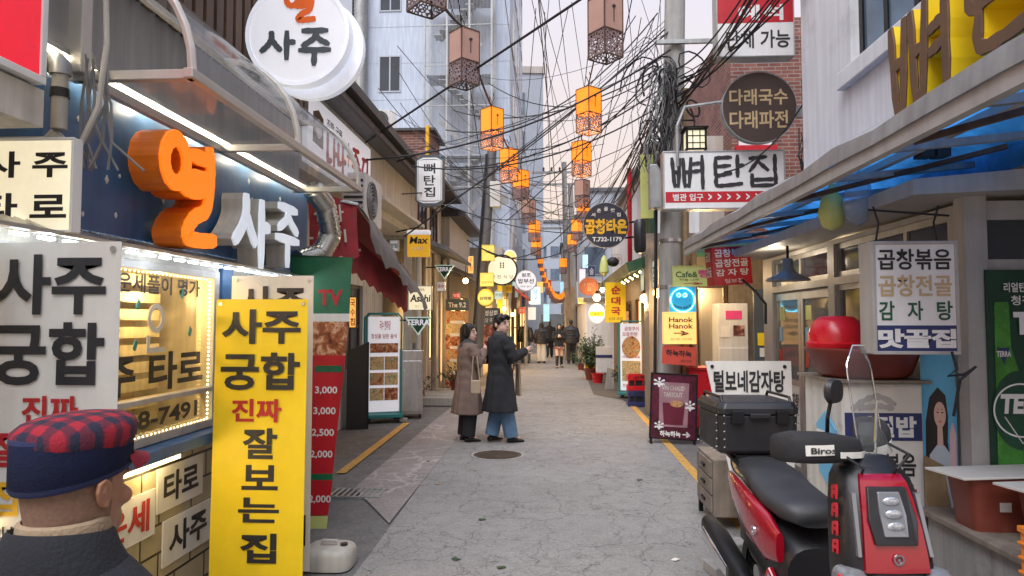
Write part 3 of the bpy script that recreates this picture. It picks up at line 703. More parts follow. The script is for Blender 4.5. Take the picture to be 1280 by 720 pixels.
for x, m_ in ((.15,'plaster'), (.62,'pale_wood'), (1.9,'grey_wood'), (3.45,'plaster')): MB().cyl((x,-.12,0), (x,-.12,3.2), .055, n=12).build('post', M[m_], lr, smooth=True)
MB().tube([(.3,-.1,.3),(.3,-.1,2.6),(.3,-.1,3.2)], .05, 10).build('downpipe', M['pvc'], lr, smooth=True)
r_ = MB().prismx([(-.75,3.05),(-.75,3.12),(.2,3.5),(.2,3.4)], -.1, 3.7).build('roof', M['roof_grey'], lr)
MB().prismx([(-.5,4.62),(-.5,4.7),(2.5,5.6),(2.5,4.62)], -.1, 3.7).build('upper_roof', M['roof_dark'], lr)
st = MB().box(.4, 2.4, -.75, 0, 0, .16).build('stone_step', M['concrete'], lr, bevel=.01)

b4 = thing('menu_shop', 'narrow dark fronted shop under a slate canopy', 'shop', (-2.55, 17, 0), 90)
facade(b4, 0, 4.2, 0, 3.0, .15, [(.3,1.6,.5,2.3),(2.0,3.8,0,2.4)], 'grey_wood'); body(b4, 0, 4.2, .6, 4, 0, 4.3, 'far_warm', 'rear_wall'); body(b4, 0, 4.2, 0, .6, 3.0, 4.3, 'cream', 'upper_wall')
window(b4, .3, 1.6, .5, 2.3, gm='win_warm', fm='brown_wood'); window(b4, 2.0, 3.8, .0, 2.4, gm='win_warm', fm='brown_wood', mull=2)
MB().prismx([(-.6,2.75),(-.6,2.82),(.2,3.2),(.2,3.1)], -.1, 4.3).build('canopy', M['roof_grey'], b4); MB().prismx([(-.4,4.3),(-.4,4.4),(2.5,5.4),(2.5,4.3)], -.1, 4.3).build('roof', M['roof_dark'], b4)

b5 = thing('yellow_shop', 'little shop with bright yellow framed glazed front', 'shop', (-1.55, 21.4, 0), 90)
facade(b5, 0, 3.4, 0, 3.1, .15, [(.2,3.2,0,2.5)], 'crate_yellow'); body(b5, 0, 3.4, .6, 4, 0, 4.0, 'far_warm', 'rear_wall'); body(b5, 0, 3.4, 0, .6, 3.1, 4.0, 'far_warm', 'upper_wall')
window(b5, .2, 3.2, 0, 2.5, gm='win_warm', fm='crate_yellow', mull=4, trans=(.35,)); MB().prismx([(-.5,3.0),(-.5,3.08),(.2,3.4),(.2,3.3)], -.1, 3.5).build('canopy', M['roof_dark'], b5)

# tall pale tower block with the steel fire stair, and others along the left
tw = thing('tower_block', 'tall pale blue tower block with horizontal panel joints', 'building', (-1.55, 25.2, 0))
MB().box(-9, 0, 0, 11, 0, 34).build('wall', M['tower_white'], tw)
mb = MB()
for i in range(22): mb.box(-9.0, .006, -.006, 11, 3+i*1.4, 3.02+i*1.4)
mb.build('panel_joints', M['far_grey'], tw)
for x in (-4.85, ):
    for k in range(9): window(tw, x-.1, x+.75, 4.1+k*3.1, 5.5+k*3.1, y=-.03, gm='glass_dark', fm='far_grey')
for k in range(9):
    for j in range(5):
        f = MB().box(-.002, .03, 1.2+j*1.9, 2.6+j*1.9, 3.7+k*2.9, 5.3+k*2.9).build('window', M['alu'], tw)
        MB().box(.03, .036, 1.28+j*1.9, 1.86+j*1.9, 3.78+k*2.9, 5.22+k*2.9).box(.03, .036, 1.94+j*1.9, 2.52+j*1.9, 3.78+k*2.9, 5.22+k*2.9).build('pane', M['glass_dark'], f)
MB().box(-.7, -.04, -.004, .0, 6, 6.4).build('vent_panel', M['galv'], tw)
lf = MB()
for i in range(130): pass
pz = [(-5.6, -.25, 5.2+i*.07) for i in range(150)]
lf.tube(pz, [.24+.03*(i % 2) for i in range(150)], 12); lf.build('ribbed_duct', M['galv'], tw, smooth=True, auto=80)
lv = MB().box(-8.8, -5.9, -.35, -.006, 9.5, 20).build('louvre_panel', M['far_grey'], tw)
fe = thing('fire_stair', 'open steel fire escape stair in a tall mesh cage', 'stairs', (-3.3, 24.4, 0))
mb = MB()
for x in (-1.2, -.4, .4, 1.2):
    for y in (-.6, .6): mb.bar((x, y, 3), (x, y, 26), .06)
mb.build('post_frame', M['galv'], fe)
mb = MB()
for i in range(49): mb.bar((-1.2+i*.05, -.62, 3), (-1.2+i*.05, -.62, 26), .008)
for i in range(16): mb.bar((-1.2, -.62, 3.5+i*1.45), (1.2, -.62, 3.5+i*1.45), .03)
mb.build('mesh_screen', M['galv'], fe)
for k in range(8):
    z = 3.2+k*2.9; s_ = 1 if k % 2 else -1
    f = MB().bar((-.75*s_, 0, z), (.75*s_, 0, z+1.45), .05, .18).bar((.75*s_, .3, z+1.45), (-.75*s_, .3, z+2.9), .05, .18)
    for j in range(8):
        t = j/8; f.box(-.75*s_+1.5*s_*t-.14, -.75*s_+1.5*s_*t+.14, -.5, .0, z+1.45*t, z+1.45*t+.03)
    f.bar((-.75*s_, -.5, z+.9), (.75*s_, -.5, z+2.35), .03); f.build('stair_flight', M['galv'], fe)
    MB().box(-1.15, 1.15, -.55, .55, z+1.42, z+1.47).build('landing', M['far_grey'], fe)
ar = thing('lit_shop_strip', 'low strip of warm lit little shops along the foot of the pale tower', 'shop', (-1.5, 25.25, 0), 90)
facade(ar, 0, 11, 0, 3.0, .1, [(.3,2.3,.3,2.2),(2.8,4.6,0,2.3),(5.2,7.2,.3,2.2),(7.8,10.4,0,2.3)], 'brown_wood', y=-.1)
for a_, g_ in (((.3,2.3,.3,2.2),'win_warm'), ((2.8,4.6,0,2.3),'glass_dark'), ((5.2,7.2,.3,2.2),'win_warm'), ((7.8,10.4,0,2.3),'win_warm')): window(ar, *a_, y=-.07, fm='pale_wood', gm=g_, mull=2, trans=(.6,))
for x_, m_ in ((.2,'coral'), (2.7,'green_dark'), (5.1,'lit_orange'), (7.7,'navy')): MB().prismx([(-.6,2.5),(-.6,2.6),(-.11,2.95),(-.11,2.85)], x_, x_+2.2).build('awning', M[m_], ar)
t2 = thing('office_block', 'grey office block with ribbon windows at the end of the alley', 'building', (-1.55, 50, 0), 6)
MB().box(-6, .95, 0, 16, 0, 20).build('wall', M['far_grey'], t2)
for k in range(6):
    f = MB().box(-4.5, -.35, -.04, .0, 2.4+k*2.9, 4.1+k*2.9).build('window', M['alu'], t2)
    q = MB()
    for j in range(7): q.box(-4.45+j*.585, -3.92+j*.585, -.06, -.04, 2.46+k*2.9, 4.04+k*2.9)
    q.build('pane', M['glass_blue'], f)
    f = MB().box(.95, .98, .5, 15, 2.4+k*2.9, 4.1+k*2.9).build('window', M['alu'], t2); q = MB()
    for j in range(9): q.box(.98, .99, .6+j*1.6, 2.1+j*1.6, 2.46+k*2.9, 4.04+k*2.9)
    q.build('pane', M['glass_blue'], f)
MB().box(-6.1, 1.05, -.1, 16.1, 20, 20.5).build('parapet', M['far_warm'], t2)
for nm, lb, x, y, w, d, h, m, wy in (('brick_shop_row', 'low brown shop row far down the left side', -6.2, 36.5, 4.4, 12, 4.6, 'far_warm', 0), ('grey_shop_row', 'grey two storey shops on the far right side', 1.2, 33, 6, 16, 6.5, 'far_grey', 0),
        ('pale_house', 'pale house closing the far end of the alley', .9, 62, 9, 8, 8.5, 'far_warm', 0), ('blue_grey_house', 'blue grey apartment house behind the utility poles', 2.6, 52, 9, 9, 11.5, 'far_grey', 0), ('end_house', 'grey house across the end of the alley', -8, 82, 16, 10, 13.5, 'far_grey', 0)):
    b = thing(nm, lb, 'building', (x, y, 0)); MB().box(0, w, 0, d, 0, h).build('wall', M[m], b); MB().box(-.15, w+.15, -.15, d+.15, h, h+.3).build('roof', M['roof_grey'], b)
    for k in range(max(1, int(h//2.9))):
        for j in range(int(w//1.5)):
            f = MB().box(.3+j*1.5, 1.4+j*1.5, -.05, 0, 1.2+k*2.7, 2.6+k*2.7).build('window', M['alu'], b); MB().box(.36+j*1.5, 1.34+j*1.5, -.06, -.05, 1.26+k*2.7, 2.54+k*2.7).build('pane', M['glass_blue'], f)
        for j in range(int(d//2.4)):
            for sx_ in ((0, -1), (w, 1)):
                x0_ = sx_[0]+(.0 if sx_[1] > 0 else -.05)
                f = MB().box(x0_, x0_+.05, .5+j*2.4, 2.0+j*2.4, 1.0+k*2.7, 2.5+k*2.7).build('window', M['brown_wood'], b)
                x1_ = x0_+(.05 if sx_[1] > 0 else -.01); MB().box(x1_, x1_+.01, .58+j*2.4, 1.92+j*2.4, 1.08+k*2.7, 2.42+k*2.7).build('pane', M['win_warm' if k == 0 and j % 2 == 0 else 'glass_blue'], f)

# ---------------------------------------------------------------- right 1: white painted restaurant
XR = 2.62; XC = 2.8
rs = thing('white_restaurant', 'white painted restaurant with blue tarpaulin canopy and sliding glass door', 'restaurant', (XR, 8.7, 0), -90)
# local x runs towards the camera: world Y = 8.7 - x
Hl = [(.35,2.0,0,2.02),(2.15,4.0,.75,2.02),(.35,2.0,2.09,2.4),(2.15,4.0,2.09,2.4)]
facade(rs, 0, 4.155, 0, 2.44, .12, Hl, 'frame_beige')
body(rs, 0, 7.9, .95, 6, 0, 2.58, 'plaster', 'rear_wall'); MB().box(.1, 4.05, .8, .86, 0, 2.55).build('interior', M['interior'], rs)
lamp('dining_lamp', (1.2, .5, 2.3), 6, (1, .75, .45), .1, rs)
for a, b in ((.35, 1.17), (1.18, 2.0)):
    f = MB()
    for q in ((a,a+.07,.0,2.0),(b-.07,b,.0,2.0),(a+.07,b-.07,1.92,2.0),(a+.07,b-.07,.0,.12),(a+.07,b-.07,.98,1.04)): f.box(q[0], q[1], .03, .07, q[2], q[3])
    dr = f.build('sliding_door', M['alu'], rs); MB().box(a+.06, b-.06, .045, .052, 1.03, 1.94).build('pane', M['glass'], dr)
    bn = MB().box(a+.075, b-.075, .036, .056, .12, .98).build('door_banner', M['vinyl_white'], dr); letters(bn, M['ink'], [('털보네감자탕', a+.1, b-.1, .72, .90, .03)], .033)
    MB().box(a+.10, a+.2, .04, .044, 1.45, 1.62).build('sticker', M['sky_poster'], dr); MB().box(a+.12, a+.28, .04, .044, 1.7, 1.85).build('sticker', M['sign_lime'], dr); MB().box(a+.1, a+.19, .04, .044, 1.2, 1.36).build('sticker', M['red_sign'], dr)
window(rs, 2.15, 4.0, .75, 2.02, gm='glass_dark', fm='alu', mull=1, y=.03, trans=(.55,)); window(rs, .35, 2.0, 2.09, 2.4, gm='glass_dark', fm='alu', y=.03); window(rs, 2.15, 4.0, 2.09, 2.4, gm='glass_dark', fm='alu', mull=2, y=.03)
MB().box(4.16, 4.28, -.05, .085, 0, 2.55).build('corner_column', M['frame_beige'], rs, bevel=.006)
# the wall that turns to face the camera, with the beer poster and transom
rt = (4.1, 4.2)
MB().box(4.165, 4.23, .09, .9, 0, .55).build('return_wall', M['frame_beige'], rs); MB().box(4.165, 4.23, .09, .9, 2.0, 2.07).build('transom_rail', M['frame_beige'], rs); MB().box(4.165, 4.23, .09, .9, 2.32, 2.44).build('head_rail', M['frame_beige'], rs)
MB().box(4.17, 4.20, .09, .9, 2.07, 2.32).build('transom', M['glass_dark'], rs)
MB().box(4.17, 4.2, .09, .9, .55, 2.0).build('poster_backing', M['frame_beige'], rs)
# eave boards
e = MB().prismx([(-.44,2.445),(-.44,2.54),(.95,2.66),(.95,2.50)], -.1, 4.45).build('eave', M['frame_beige'], rs)
# upper floor
uw = facade(rs, .95, 10.5, 2.67, 9.5, .2, [(2.2,3.7,4.05,5.9)], 'white_paint', 'upper_wall', y=.18)
body(rs, .95, 10.5, .8, 6, 2.67, 9.5, 'white_paint', 'upper_rear_wall'); body(rs, .95, 1.2, .38, .8, 2.67, 9.5, 'white_paint', 'upper_end_wall')
w = window(rs, 2.2, 3.7, 4.05, 5.9, y=.26, fm='black_metal', gm='glass_blue', mull=2, ft=.07)
MB().box(2.05, 3.9, .10, .18, 3.88, 4.04).build('sill', M['white_paint'], w, bevel=.008)
letters(w, M['white_sign'], [(c, 2.78, 2.93, 5.55-i*.26, 5.72-i*.26, .02) for i, c in enumerate('회벼구이')] , .265)
MB().disc((3.1, 5.4), .22, .268, .274).build('red_emblem', M['red_sign'], w)
mb = MB(); mb.prism([(2.96, 4.9), (3.36, 4.9), (3.36, 5.75), (2.96, 5.75)], .276, .279); mb.build('window_poster', M['coral'], w)
# big raised letters of the bone stew house
p1 = [[(.0,1),(.08,.0)], [(.25,1),(.20,0)], [(.03,.55),(.22,.55)], [(.08,.03),(.20,.03)], [(.36,1),(.42,0)], [(.60,1),(.54,0)], [(.39,.55),(.57,.55)], [(.42,.03),(.54,.03)], [(.68,.66),(.86,.70)], [(.68,.42),(.86,.46)], [(.9,1.05),(.9,.02)]]
p2 = [[(.08,1),(.62,1.08)], [(.08,.74),(.58,.80)], [(.1,1),(.08,.5),(.3,.46),(.66,.54)], [(.85,1.15),(.85,.42)], [(.85,.78),(1.02,.78)], [(.2,.36),(.2,.1),(.5,.06),(1,.12)]]
for st, x0, z0, ww, hh in ((p1, 3.55, 3.2, .78, .62), (p2, 4.45, 3.22, .72, .70), ([[(.1,1),(.7,1.05)], [(.4,1),(.1,.6)], [(.42,.9),(.72,.6)], [(.92,1.1),(.92,.5)], [(.2,.4),(.2,0),(.92,0),(.92,.4)], [(.2,.2),(.92,.2)]], 5.3, 3.25, .7, .66)):
    f = MB().brush(st, x0, z0, ww, hh, .088, -.12, -.105, .12).build('brown_letter', mat('letter_brown', (.13,.068,.03), .6, var=.25, bump=.2), rs, bevel=.006)
    MB().brush(st, x0, z0, ww, hh, .088, -.104, .17, .12).build('yellow_return', M['sign_yellow'], f)
# sloping canopy: sheet metal fascia, timber and steel rafters, blue tarpaulin beneath
cn = thing('tarp_canopy', 'blue tarpaulin canopy on steel rafters with a grey sheet metal edge', 'canopy', (XC, 8.7, 0), -90)
rows = []
for i in range(26):
    x = .1+i*.26; rows.append([(x, -1.12, 2.68), (x, -.85, 2.77+.03*math.sin(i*1.3)), (x, -.5, 2.86+.04*math.sin(i*1.7+1)), (x, -.2, 2.84+.03*math.sin(i*2.2)), (x, -.05, 2.76+.02*math.sin(i)), (x, -.03, 2.60)])
MB().sheet(rows, 0).build('tarpaulin', M['tarp_blue'], cn, smooth=True)
rows = []
for i in range(14):
    x = .0+i*.51; b_ = .02*math.sin(i*2.3); rows.append([(x, -1.16, 2.60+b_*.3), (x, -1.15, 2.68+b_), (x, -1.0, 2.76+b_), (x, -.93, 2.80+b_)])
MB().sheet(rows, .012).build('metal_cover', M['galv'], cn, smooth=True, auto=25)
mb = MB(); mb.bar((0,-1.12,2.56), (6.7,-1.12,2.56), .05, .08); mb.bar((0,-.6,2.72), (6.7,-.6,2.72), .045)
mb.build('edge_beam', M['frame_beige'], cn)
for i in range(9): MB().bar((.1+i*.8,-1.1,2.60), (.1+i*.8,-.06,2.70), .04).build('rafter', M['galv'], cn)
for i in range(4): MB().bar((.5+i*1.6,-1.05,2.55), (1.3+i*1.6,-.1,2.72), .03).build('brace', M['brown_wood'], cn)
rows = [[(5.6+.3*i, -.95+.02*i, 2.60-.10*math.sin(k*.8)-.04*i) for k in range(5)] for i in range(2)]
bagm = glassmat('plastic_bag', (.7, .85, .95), .35, .2)
for nm, lb, loc, r, m in (('plastic_bag', 'clear plastic bag hanging under the blue canopy', K(1072, 248, 4.9), (.10,.07,.19), bagm), ('net_bag', 'yellow green net bag hanging under the blue canopy', K(1040, 262, 5.0), (.09,.06,.15), M['sign_lime'])):
    t = thing(nm, lb, 'bag', loc)
    mb = MB().lathe([(.012,r[2]+.08),(.02,r[2]),(r[0]*.8,r[2]*.5),(r[0],-r[2]*.2),(r[0]*.75,-r[2]*.8),(.01,-r[2])], n=16); mb.v = [(x*(1+.12*math.sin(7*z*9+x*30)), y*.7, z) for x, y, z in mb.v]; mb.build('bag_body', m, t, smooth=True, auto=80)
    MB().tube([(0,0,r[2]+.05),(.02,.02,r[2]+.25)], .006, 6).build('tie', M['gold_ink'], t)
lamp('canopy_bulb', (2.35, 7.4, 2.3), 2.5, (1, .82, .6), .06)

# concrete ledge in front
lg = thing('concrete_ledge', 'low peeling plaster ledge with worn coping board', 'ledge', (2.37, 1.2, 0))
MB().box(0, 1.6, 0, 3.36, 0, .46).build('plinth', M['concrete'], lg); MB().box(-.04, 1.6, -.02, 3.40, .46, .50).build('coping', M['grey_wood'], lg, bevel=.008)

# ---------------------------------------------------------------- right 2: teahouse with brick upper floor
hs = thing('brick_teahouse', 'old timber tea house with brick upper floor and warm lit entrance', 'building', (1.75, 12.4, 0))
body(hs, 1.5, 4.5, .12, 7, 2.9, 7.2, 'brick_red', 'brick_wall')
body(hs, -.02, 1.5, .3, .68, 2.9, 3.3, 'grey_wood', 'side_parapet')
w = window(hs, 1.62, 2.2, 4.85, 5.7, y=.06, fm='white_sign', gm='glass_blue', mull=0, trans=(.5,), ft=.07); MB().box(1.55, 2.27, -.02, .11, 4.72, 4.83).build('sill', M['red_sign'], w)
facade(hs, -.02, 4.5, 0, 2.9, .12, [(.5,1.35,.0,2.35)], 'grey_wood')
body(hs, -.02, .0, .12, .68, 0, 2.9, 'grey_wood', 'side_wall')
MB().box(.45, 2.2, 1.6, 1.65, 0, 2.6).build('interior', M['interior'], hs)
lamp('entrance_lamp', (.9, .6, 2.2), 12, (1, .68, .3), .08, hs); lamp('porch_lamp', (.55, -1.5, 2.35), 22, (1, .66, .3), .06, hs)
for x, z, w_, h_ in ((.62, 1.55, .22, .3), (.95, 1.8, .3, .22), (.6, 1.1, .2, .25)):
    f = MB().box(x, x+w_, 1.57, 1.595, z, z+h_).build('picture', M['brown_wood'], hs); MB().box(x+.03, x+w_-.03, 1.56, 1.568, z+.03, z+h_-.03).build('print', M['print_dark'], f)
mb = MB(); mb.box(.48,.56,.0,.1,0,2.35); mb.box(1.29,1.37,.0,.1,0,2.35); mb.box(.56,1.29,.0,.1,2.28,2.35); mb.build('door_frame', M['brown_wood'], hs)
r_ = MB().prismx([(-.9,2.75),(-.9,2.82),(.1,3.1),(.1,3.0)], .2, 4.4).build('porch_roof', M['green_dark'], hs)
for x in (.05, .38): MB().cyl((x, -1.9, 0), (x, -1.9, 2.75), .055, n=10).build('porch_post', M['pale_wood'], hs, smooth=True)
MB().box(.0, .42, -1.86, -1.83, .2, 2.6).build('board_screen', M['pale_wood'], hs)
fr = thing('drinks_fridge', 'white upright fridge with pink sticker inside the lit entrance', 'fridge', K(925, 500, 11.9)*1.0)
fr.location = (2.98, 11.55, 0)
MB().box(-.24, .24, 0, .45, .02, 1.98).build('cabinet', M['ac_white'], fr, bevel=.01); MB().box(-.23, .23, -.03, -.002, .06, 1.25).build('door', M['ac_white'], fr, bevel=.008)
MB().box(-.12, .14, -.008, -.001, 1.72, 1.86).build('sticker', M['pink_ink'], fr); MB().box(-.2, -.06, -.008, -.001, 1.42, 1.6).build('notice', M['vinyl_white'], fr); MB().box(.0, .18, -.008, -.001, 1.45, 1.62).build('photo', M['print_dark'], fr)
gl_ = thing('grey_screen_door', 'dark grey glazed door leaf with stickers beside the fridge', 'door', (3.42, 11.2, 0)); MB().box(-.2, .2, 0, .05, 0, 2.2).build('leaf', M['sign_slate'], gl_); MB().box(-.15, .15, -.008, -.001, 1.3, 1.5).build('sticker', M['sign_yellow'], gl_)
MB().box(-.12, .15, -.008, -.001, 1.12, 1.26).build('notice', M['vinyl_white'], gl_)

# ---------------------------------------------------------------- right 3: timber eatery with pink and white sheet wall above
r3 = thing('timber_eatery', 'timber fronted eatery with pink and white sheet metal upper wall', 'restaurant', (1.98, 22.3, 0), -90)
# local x = 22.3 - worldY
facade(r3, 0, 9.2, 0, 2.75, .14, [(1.2,2.8,.7,2.1),(3.6,5.0,0,2.2),(5.8,7.6,.6,2.2)], 'brown_wood'); body(r3, 0, 9.2, .8, 5, 0, 5.2, 'far_warm', 'rear_wall'); MB().box(.1, 9.1, .7, .76, 0, 2.7).build('interior', M['interior'], r3)
window(r3, 1.2, 2.8, .7, 2.1, gm='win_warm', fm='brown_wood', mull=2); window(r3, 3.6, 5.0, 0, 2.2, gm='glass_dark', fm='brown_wood', mull=1); window(r3, 5.8, 7.6, .6, 2.2, gm='win_warm', fm='pale_wood', mull=3, trans=(.5,))
brk = [0, 3.4, 4.6, 6.4, 7.4, 9.2]
for i in range(5): MB().box(brk[i], brk[i+1], -.02, .8, 2.76, 4.95).build('upper_wall', mat('sheet_pink', (.62,.33,.33), .5, var=.1, streak=.45) if i in (1, 3) else M['white_paint'], r3)
mb = MB()
for i in range(60): mb.box(.1+i*.152, .125+i*.152, -.035, -.02, 2.76, 4.95)
mb.build('sheet_rib', M['white_paint'], r3)
MB().prismx([(-.55,2.60),(-.6,2.78),(.0,2.98),(.0,2.76)], -.1, 9.4).build('gutter_roof', M['green_dark'], r3); MB().prismx([(-.15,4.95),(-.15,5.05),(.9,5.15),(.9,4.95)], -.1, 9.4).build('roof', M['roof_grey'], r3)
MB().box(7.9, 9.25, -.12, -.03, 2.95, 4.95).build('green_panel', M['green_dark'], r3); MB().cyl((7.4,-.3,2.7),(7.4,-.3,5.0), .05, n=8).build('red_pipe', M['red_sign'], r3)
for x in (8.1, 8.8, 9.15): MB().box(x, x+.12, -.16, -.002, 0, 2.7).build('post', M['pale_wood'], r3)

# far right: white wall with painted branch, timber props
ww = thing('white_hoarding', 'white boarded wall beyond the potted shrub', 'wall', (1.15, 23.4, 0)); MB().box(0, .2, 0, 8.5, 0, 2.35).build('board', M['white_paint'], ww); MB().box(0, 2, -.1, .0, 0, 2.35).build('end_board', M['white_paint'], ww); MB().box(-.06, 2.05, -.16, 8.6, 2.35, 2.48).build('cap', M['grey_wood'], ww)
# ---------------------------------------------------------------- signs
def signbox(name, label, cat, rect, Y, d=.12, face='white_sign', frame='alu', items=(), rz=0, border=.022, shape='rect', group=None, bars=(), edge=.0, loc=None, wh=None):
    """rect in photo pixels at street depth Y gives the place and true size; items: (material, text, fx0, fy0, fx1, fy1[, bold[, slant]]) in face fractions from the top left"""
    if loc is None:
        x0, y0, x1, y1 = rect; a, b = K(x0, y1, Y), K(x1, y0, Y); c = (a+b)/2; w, h = b.x-a.x, b.z-a.z
    else: c = Vector(loc); w, h = wh
    t = thing(name, label, cat, c, rz, group); w2, h2 = w/2, h/2
    if shape == 'rect':
        MB().box(-w2, w2, .0, d, -h2, h2).build('housing', M[frame], t, bevel=.006)
        if border:
            b = border; mb = MB().box(-w2, w2, -.012, -.0005, h2-b, h2).box(-w2, w2, -.012, -.0005, -h2, -h2+b).box(-w2, -w2+b, -.012, -.0005, -h2+b, h2-b).box(w2-b, w2, -.012, -.0005, -h2+b, h2-b); mb.build('rim', M[frame], t, bevel=.003)
        MB().box(-w2+border, w2-border, -.004, -.001, -h2+border, h2-border).build('face', M[face], t)
    elif shape == 'disc':
        MB().disc((0, 0), w2, 0, d, 48, h2).build('housing', M[frame], t, bevel=.006)
        if border: MB().ringdisc((0, 0), w2-border, w2, -.012, -.0005, 48).build('rim', M[frame], t) if abs(w2-h2) < .03 else None
        MB().disc((0, 0), w2-border, -.004, -.001, 48, h2-border).build('face', M[face], t)
    elif shape == 'tri':
        MB().prism([(-w2, h2), (w2, h2), (0, -h2)], 0, d).build('housing', M[frame], t); MB().prism([(-w2*.84, h2*.86), (w2*.84, h2*.86), (0, -h2*.78)], -.006, -.001).build('face', M[face], t)
    elif shape == 'oct':
        q = min(w2, h2)*.42
        def oc(s_): return [(-w2*s_, -h2+q), (-w2*s_+q, -h2*s_), (w2*s_-q, -h2*s_), (w2*s_, -h2+q), (w2*s_, h2-q), (w2*s_-q, h2*s_), (-w2*s_+q, h2*s_), (-w2*s_, h2-q)]
        MB().prism(oc(1), 0, d).build('housing', M[frame], t); MB().prism(oc(.88), -.004, -.001).build('rim', M['white_sign'], t); MB().prism(oc(.82), -.0055, -.0042).build('border_line', M[frame], t); MB().prism(oc(.79), -.0068, -.0056).build('face', M[face], t)
    for (fm, fx0, fy0, fx1, fy1) in bars:
        MB().box(-w2+w*fx0, -w2+w*fx1, -.0055, -.0042, h2-h*fy1, h2-h*fy0).build('band', M[fm], t)
    by = {}
    for it in items: by.setdefault(it[0], []).append((it[1], -w2+w*it[2], -w2+w*it[4], h2-h*it[5], h2-h*it[3], *(it[6:])))
    for k, v in by.items(): letters(t, M[k], v, -.0075)
    if edge: pass
    t['_w'] = w; t['_h'] = h
    return t
def bracket(t, pts, r=.014): return MB().tube(pts, r, 8).build('bracket', M['black_metal'], t)

# left side, near
t = signbox('red_lightbox', 'large plain red lightbox above the cream beam at the alley corner', 'sign', None, 0, .25, 'red_bright', 'white_sign', rz=90, border=.03, loc=(-2.0, 1.60, 3.36), wh=(1.92, 1.5))
MB().box(-.9, .99, .02, .3, -.91, -.76).build('beam', M['cream'], t)
signbox('fortune_plate', 'white plate sign with black fortune words above the near banner', 'sign', (-38, 172, 95, 292), 2.80, .05, 'cream_lit', 'white_sign', [('ink', '사 주', .12, .14, .94, .42, .03), ('ink', '타 로', .12, .58, .94, .88, .03)], border=.012)
# banner stands
def xbanner(label, rect, Y, mat_, items, slantb=0, base=True, tilt=0.0):
    x0, y0, x1, y1 = rect; a, b = K(x0, y0, Y), K(x1, y0, Y); w = b.x-a.x; top = a.z; bot = y1 if y1 < 1 else K(x0, y1, Y).z
    t = thing('banner_stand', label, 'banner', ((a.x+b.x)/2, Y, bot if bot > 0.02 else 0.0)); h = top-bot; z0 = .03 if bot < .02 else 0
    rows = []
    for i in range(13):
        u = i/12; z = z0+(h-z0)*u; rows.append([((k/6-.5)*w, .005*math.sin(u*7+k*.7)*math.sin(math.pi*k/6)+tilt*u, z) for k in range(7)])
    f = MB().sheet(rows, .003, (0, -1, 0)).build('fabric', M[mat_], t, smooth=True, auto=80)
    by = {}
    for it in items: by.setdefault(it[0], []).append((it[1], (it[2]-.5)*w, (it[4]-.5)*w, h*(1-it[5]), h*(1-it[3]), *(it[6:])))
    for k, v in by.items():
        letters(t, M[k], v, -.0062, rot=(-math.atan(tilt/h), 0, 0) if tilt else None)
    mb = MB(); zt = h-.01
    mb.tube([(-w*.46,.03+tilt,zt),(0,.07,h*.35),(w*.4,.14,-.0)], .007, 6).tube([(w*.46,.03+tilt,zt),(0,.075,h*.35),(-w*.4,.14,0)], .007, 6).tube([(0,.075,h*.35),(0,.25,.0)], .008, 6); mb.build('cross_frame', M['black_plastic'], t)
    for sx_ in (-1, 1): MB().disc((sx_*(w/2-.03), h-.03), .012, -.010+tilt, -.005+tilt, 10).build('grommet', M['steel'], t)
    return t
FT = lambda a, b: [('ink', '사주', .10, .035, .90, .185, .03), ('ink', '궁합', .10, .205, .90, .345, .03), ('red_ink', '진짜', .16, .375, .74, .46, .03)]
xbanner('white fortune banner beside the cap wearing man, black and red words', (-14, 303, 152, 0), 2.62, 'vinyl_white', [('ink', '사주', .06, .025, .90, .145, .03), ('ink', '궁합', .06, .160, .90, .285, .03), ('red_ink', '진짜', .30, .305, .72, .365, .03), ('red_ink', '잘보는', .08, .375, .72, .445, .03), ('gold_ink', '집', .05, .47, .3, .54, .03), ('ink', '철학 사주', .1, .56, .6, .61, .02)])
xbanner('yellow fortune banner with tall black words at the shop corner', (268, 374, 383, 0), 4.25, 'yellow_banner', [('ink', '사주', .07, .035, .93, .155, .03), ('ink', '궁합', .07, .185, .93, .315, .03), ('red_ink', '진짜', .20, .345, .74, .425, .03), ('ink', '잘', .33, .445, .70, .55, .03), ('ink', '보', .33, .57, .72, .655, .03), ('ink', '는', .30, .68, .74, .765, .03), ('ink', '집', .33, .80, .72, .90, .03)], tilt=.03)
xbanner('cream fortune banner standing right behind the yellow banner', (290, 345, 392, 0), 4.55, 'vinyl_white', [('ink', '사주', .10, .035, .92, .15, .03), ('ink', '궁합', .10, .17, .92, .28, .03), ('ink', '운세', .5, .80, .95, .9, .02)])
b = thing('water_base', 'cream plastic water filled base with carry handle at the banner foot', 'base', KG(412, 706))
mb = MB(); rr = []
for z, s_ in ((0, 1), (.09, 1.0), (.12, .93), (.135, .8)): rr.append([(.17*s_*math.copysign(abs(math.cos(a))**.5, math.cos(a)), .15*s_*math.copysign(abs(math.sin(a))**.5, math.sin(a)), z) for a in [2*math.pi*k/24 for k in range(24)]])
mb.loft(rr).build('tank', M['pvc'], b, smooth=True); MB().tube([(-.06,0,.13),(-.05,0,.165),(.05,0,.165),(.06,0,.13)], .012, 8).build('handle', M['pvc'], b); MB().cyl((.1,.0,.13),(.1,0,.15), .025).build('cap', M['black_plastic'], b)

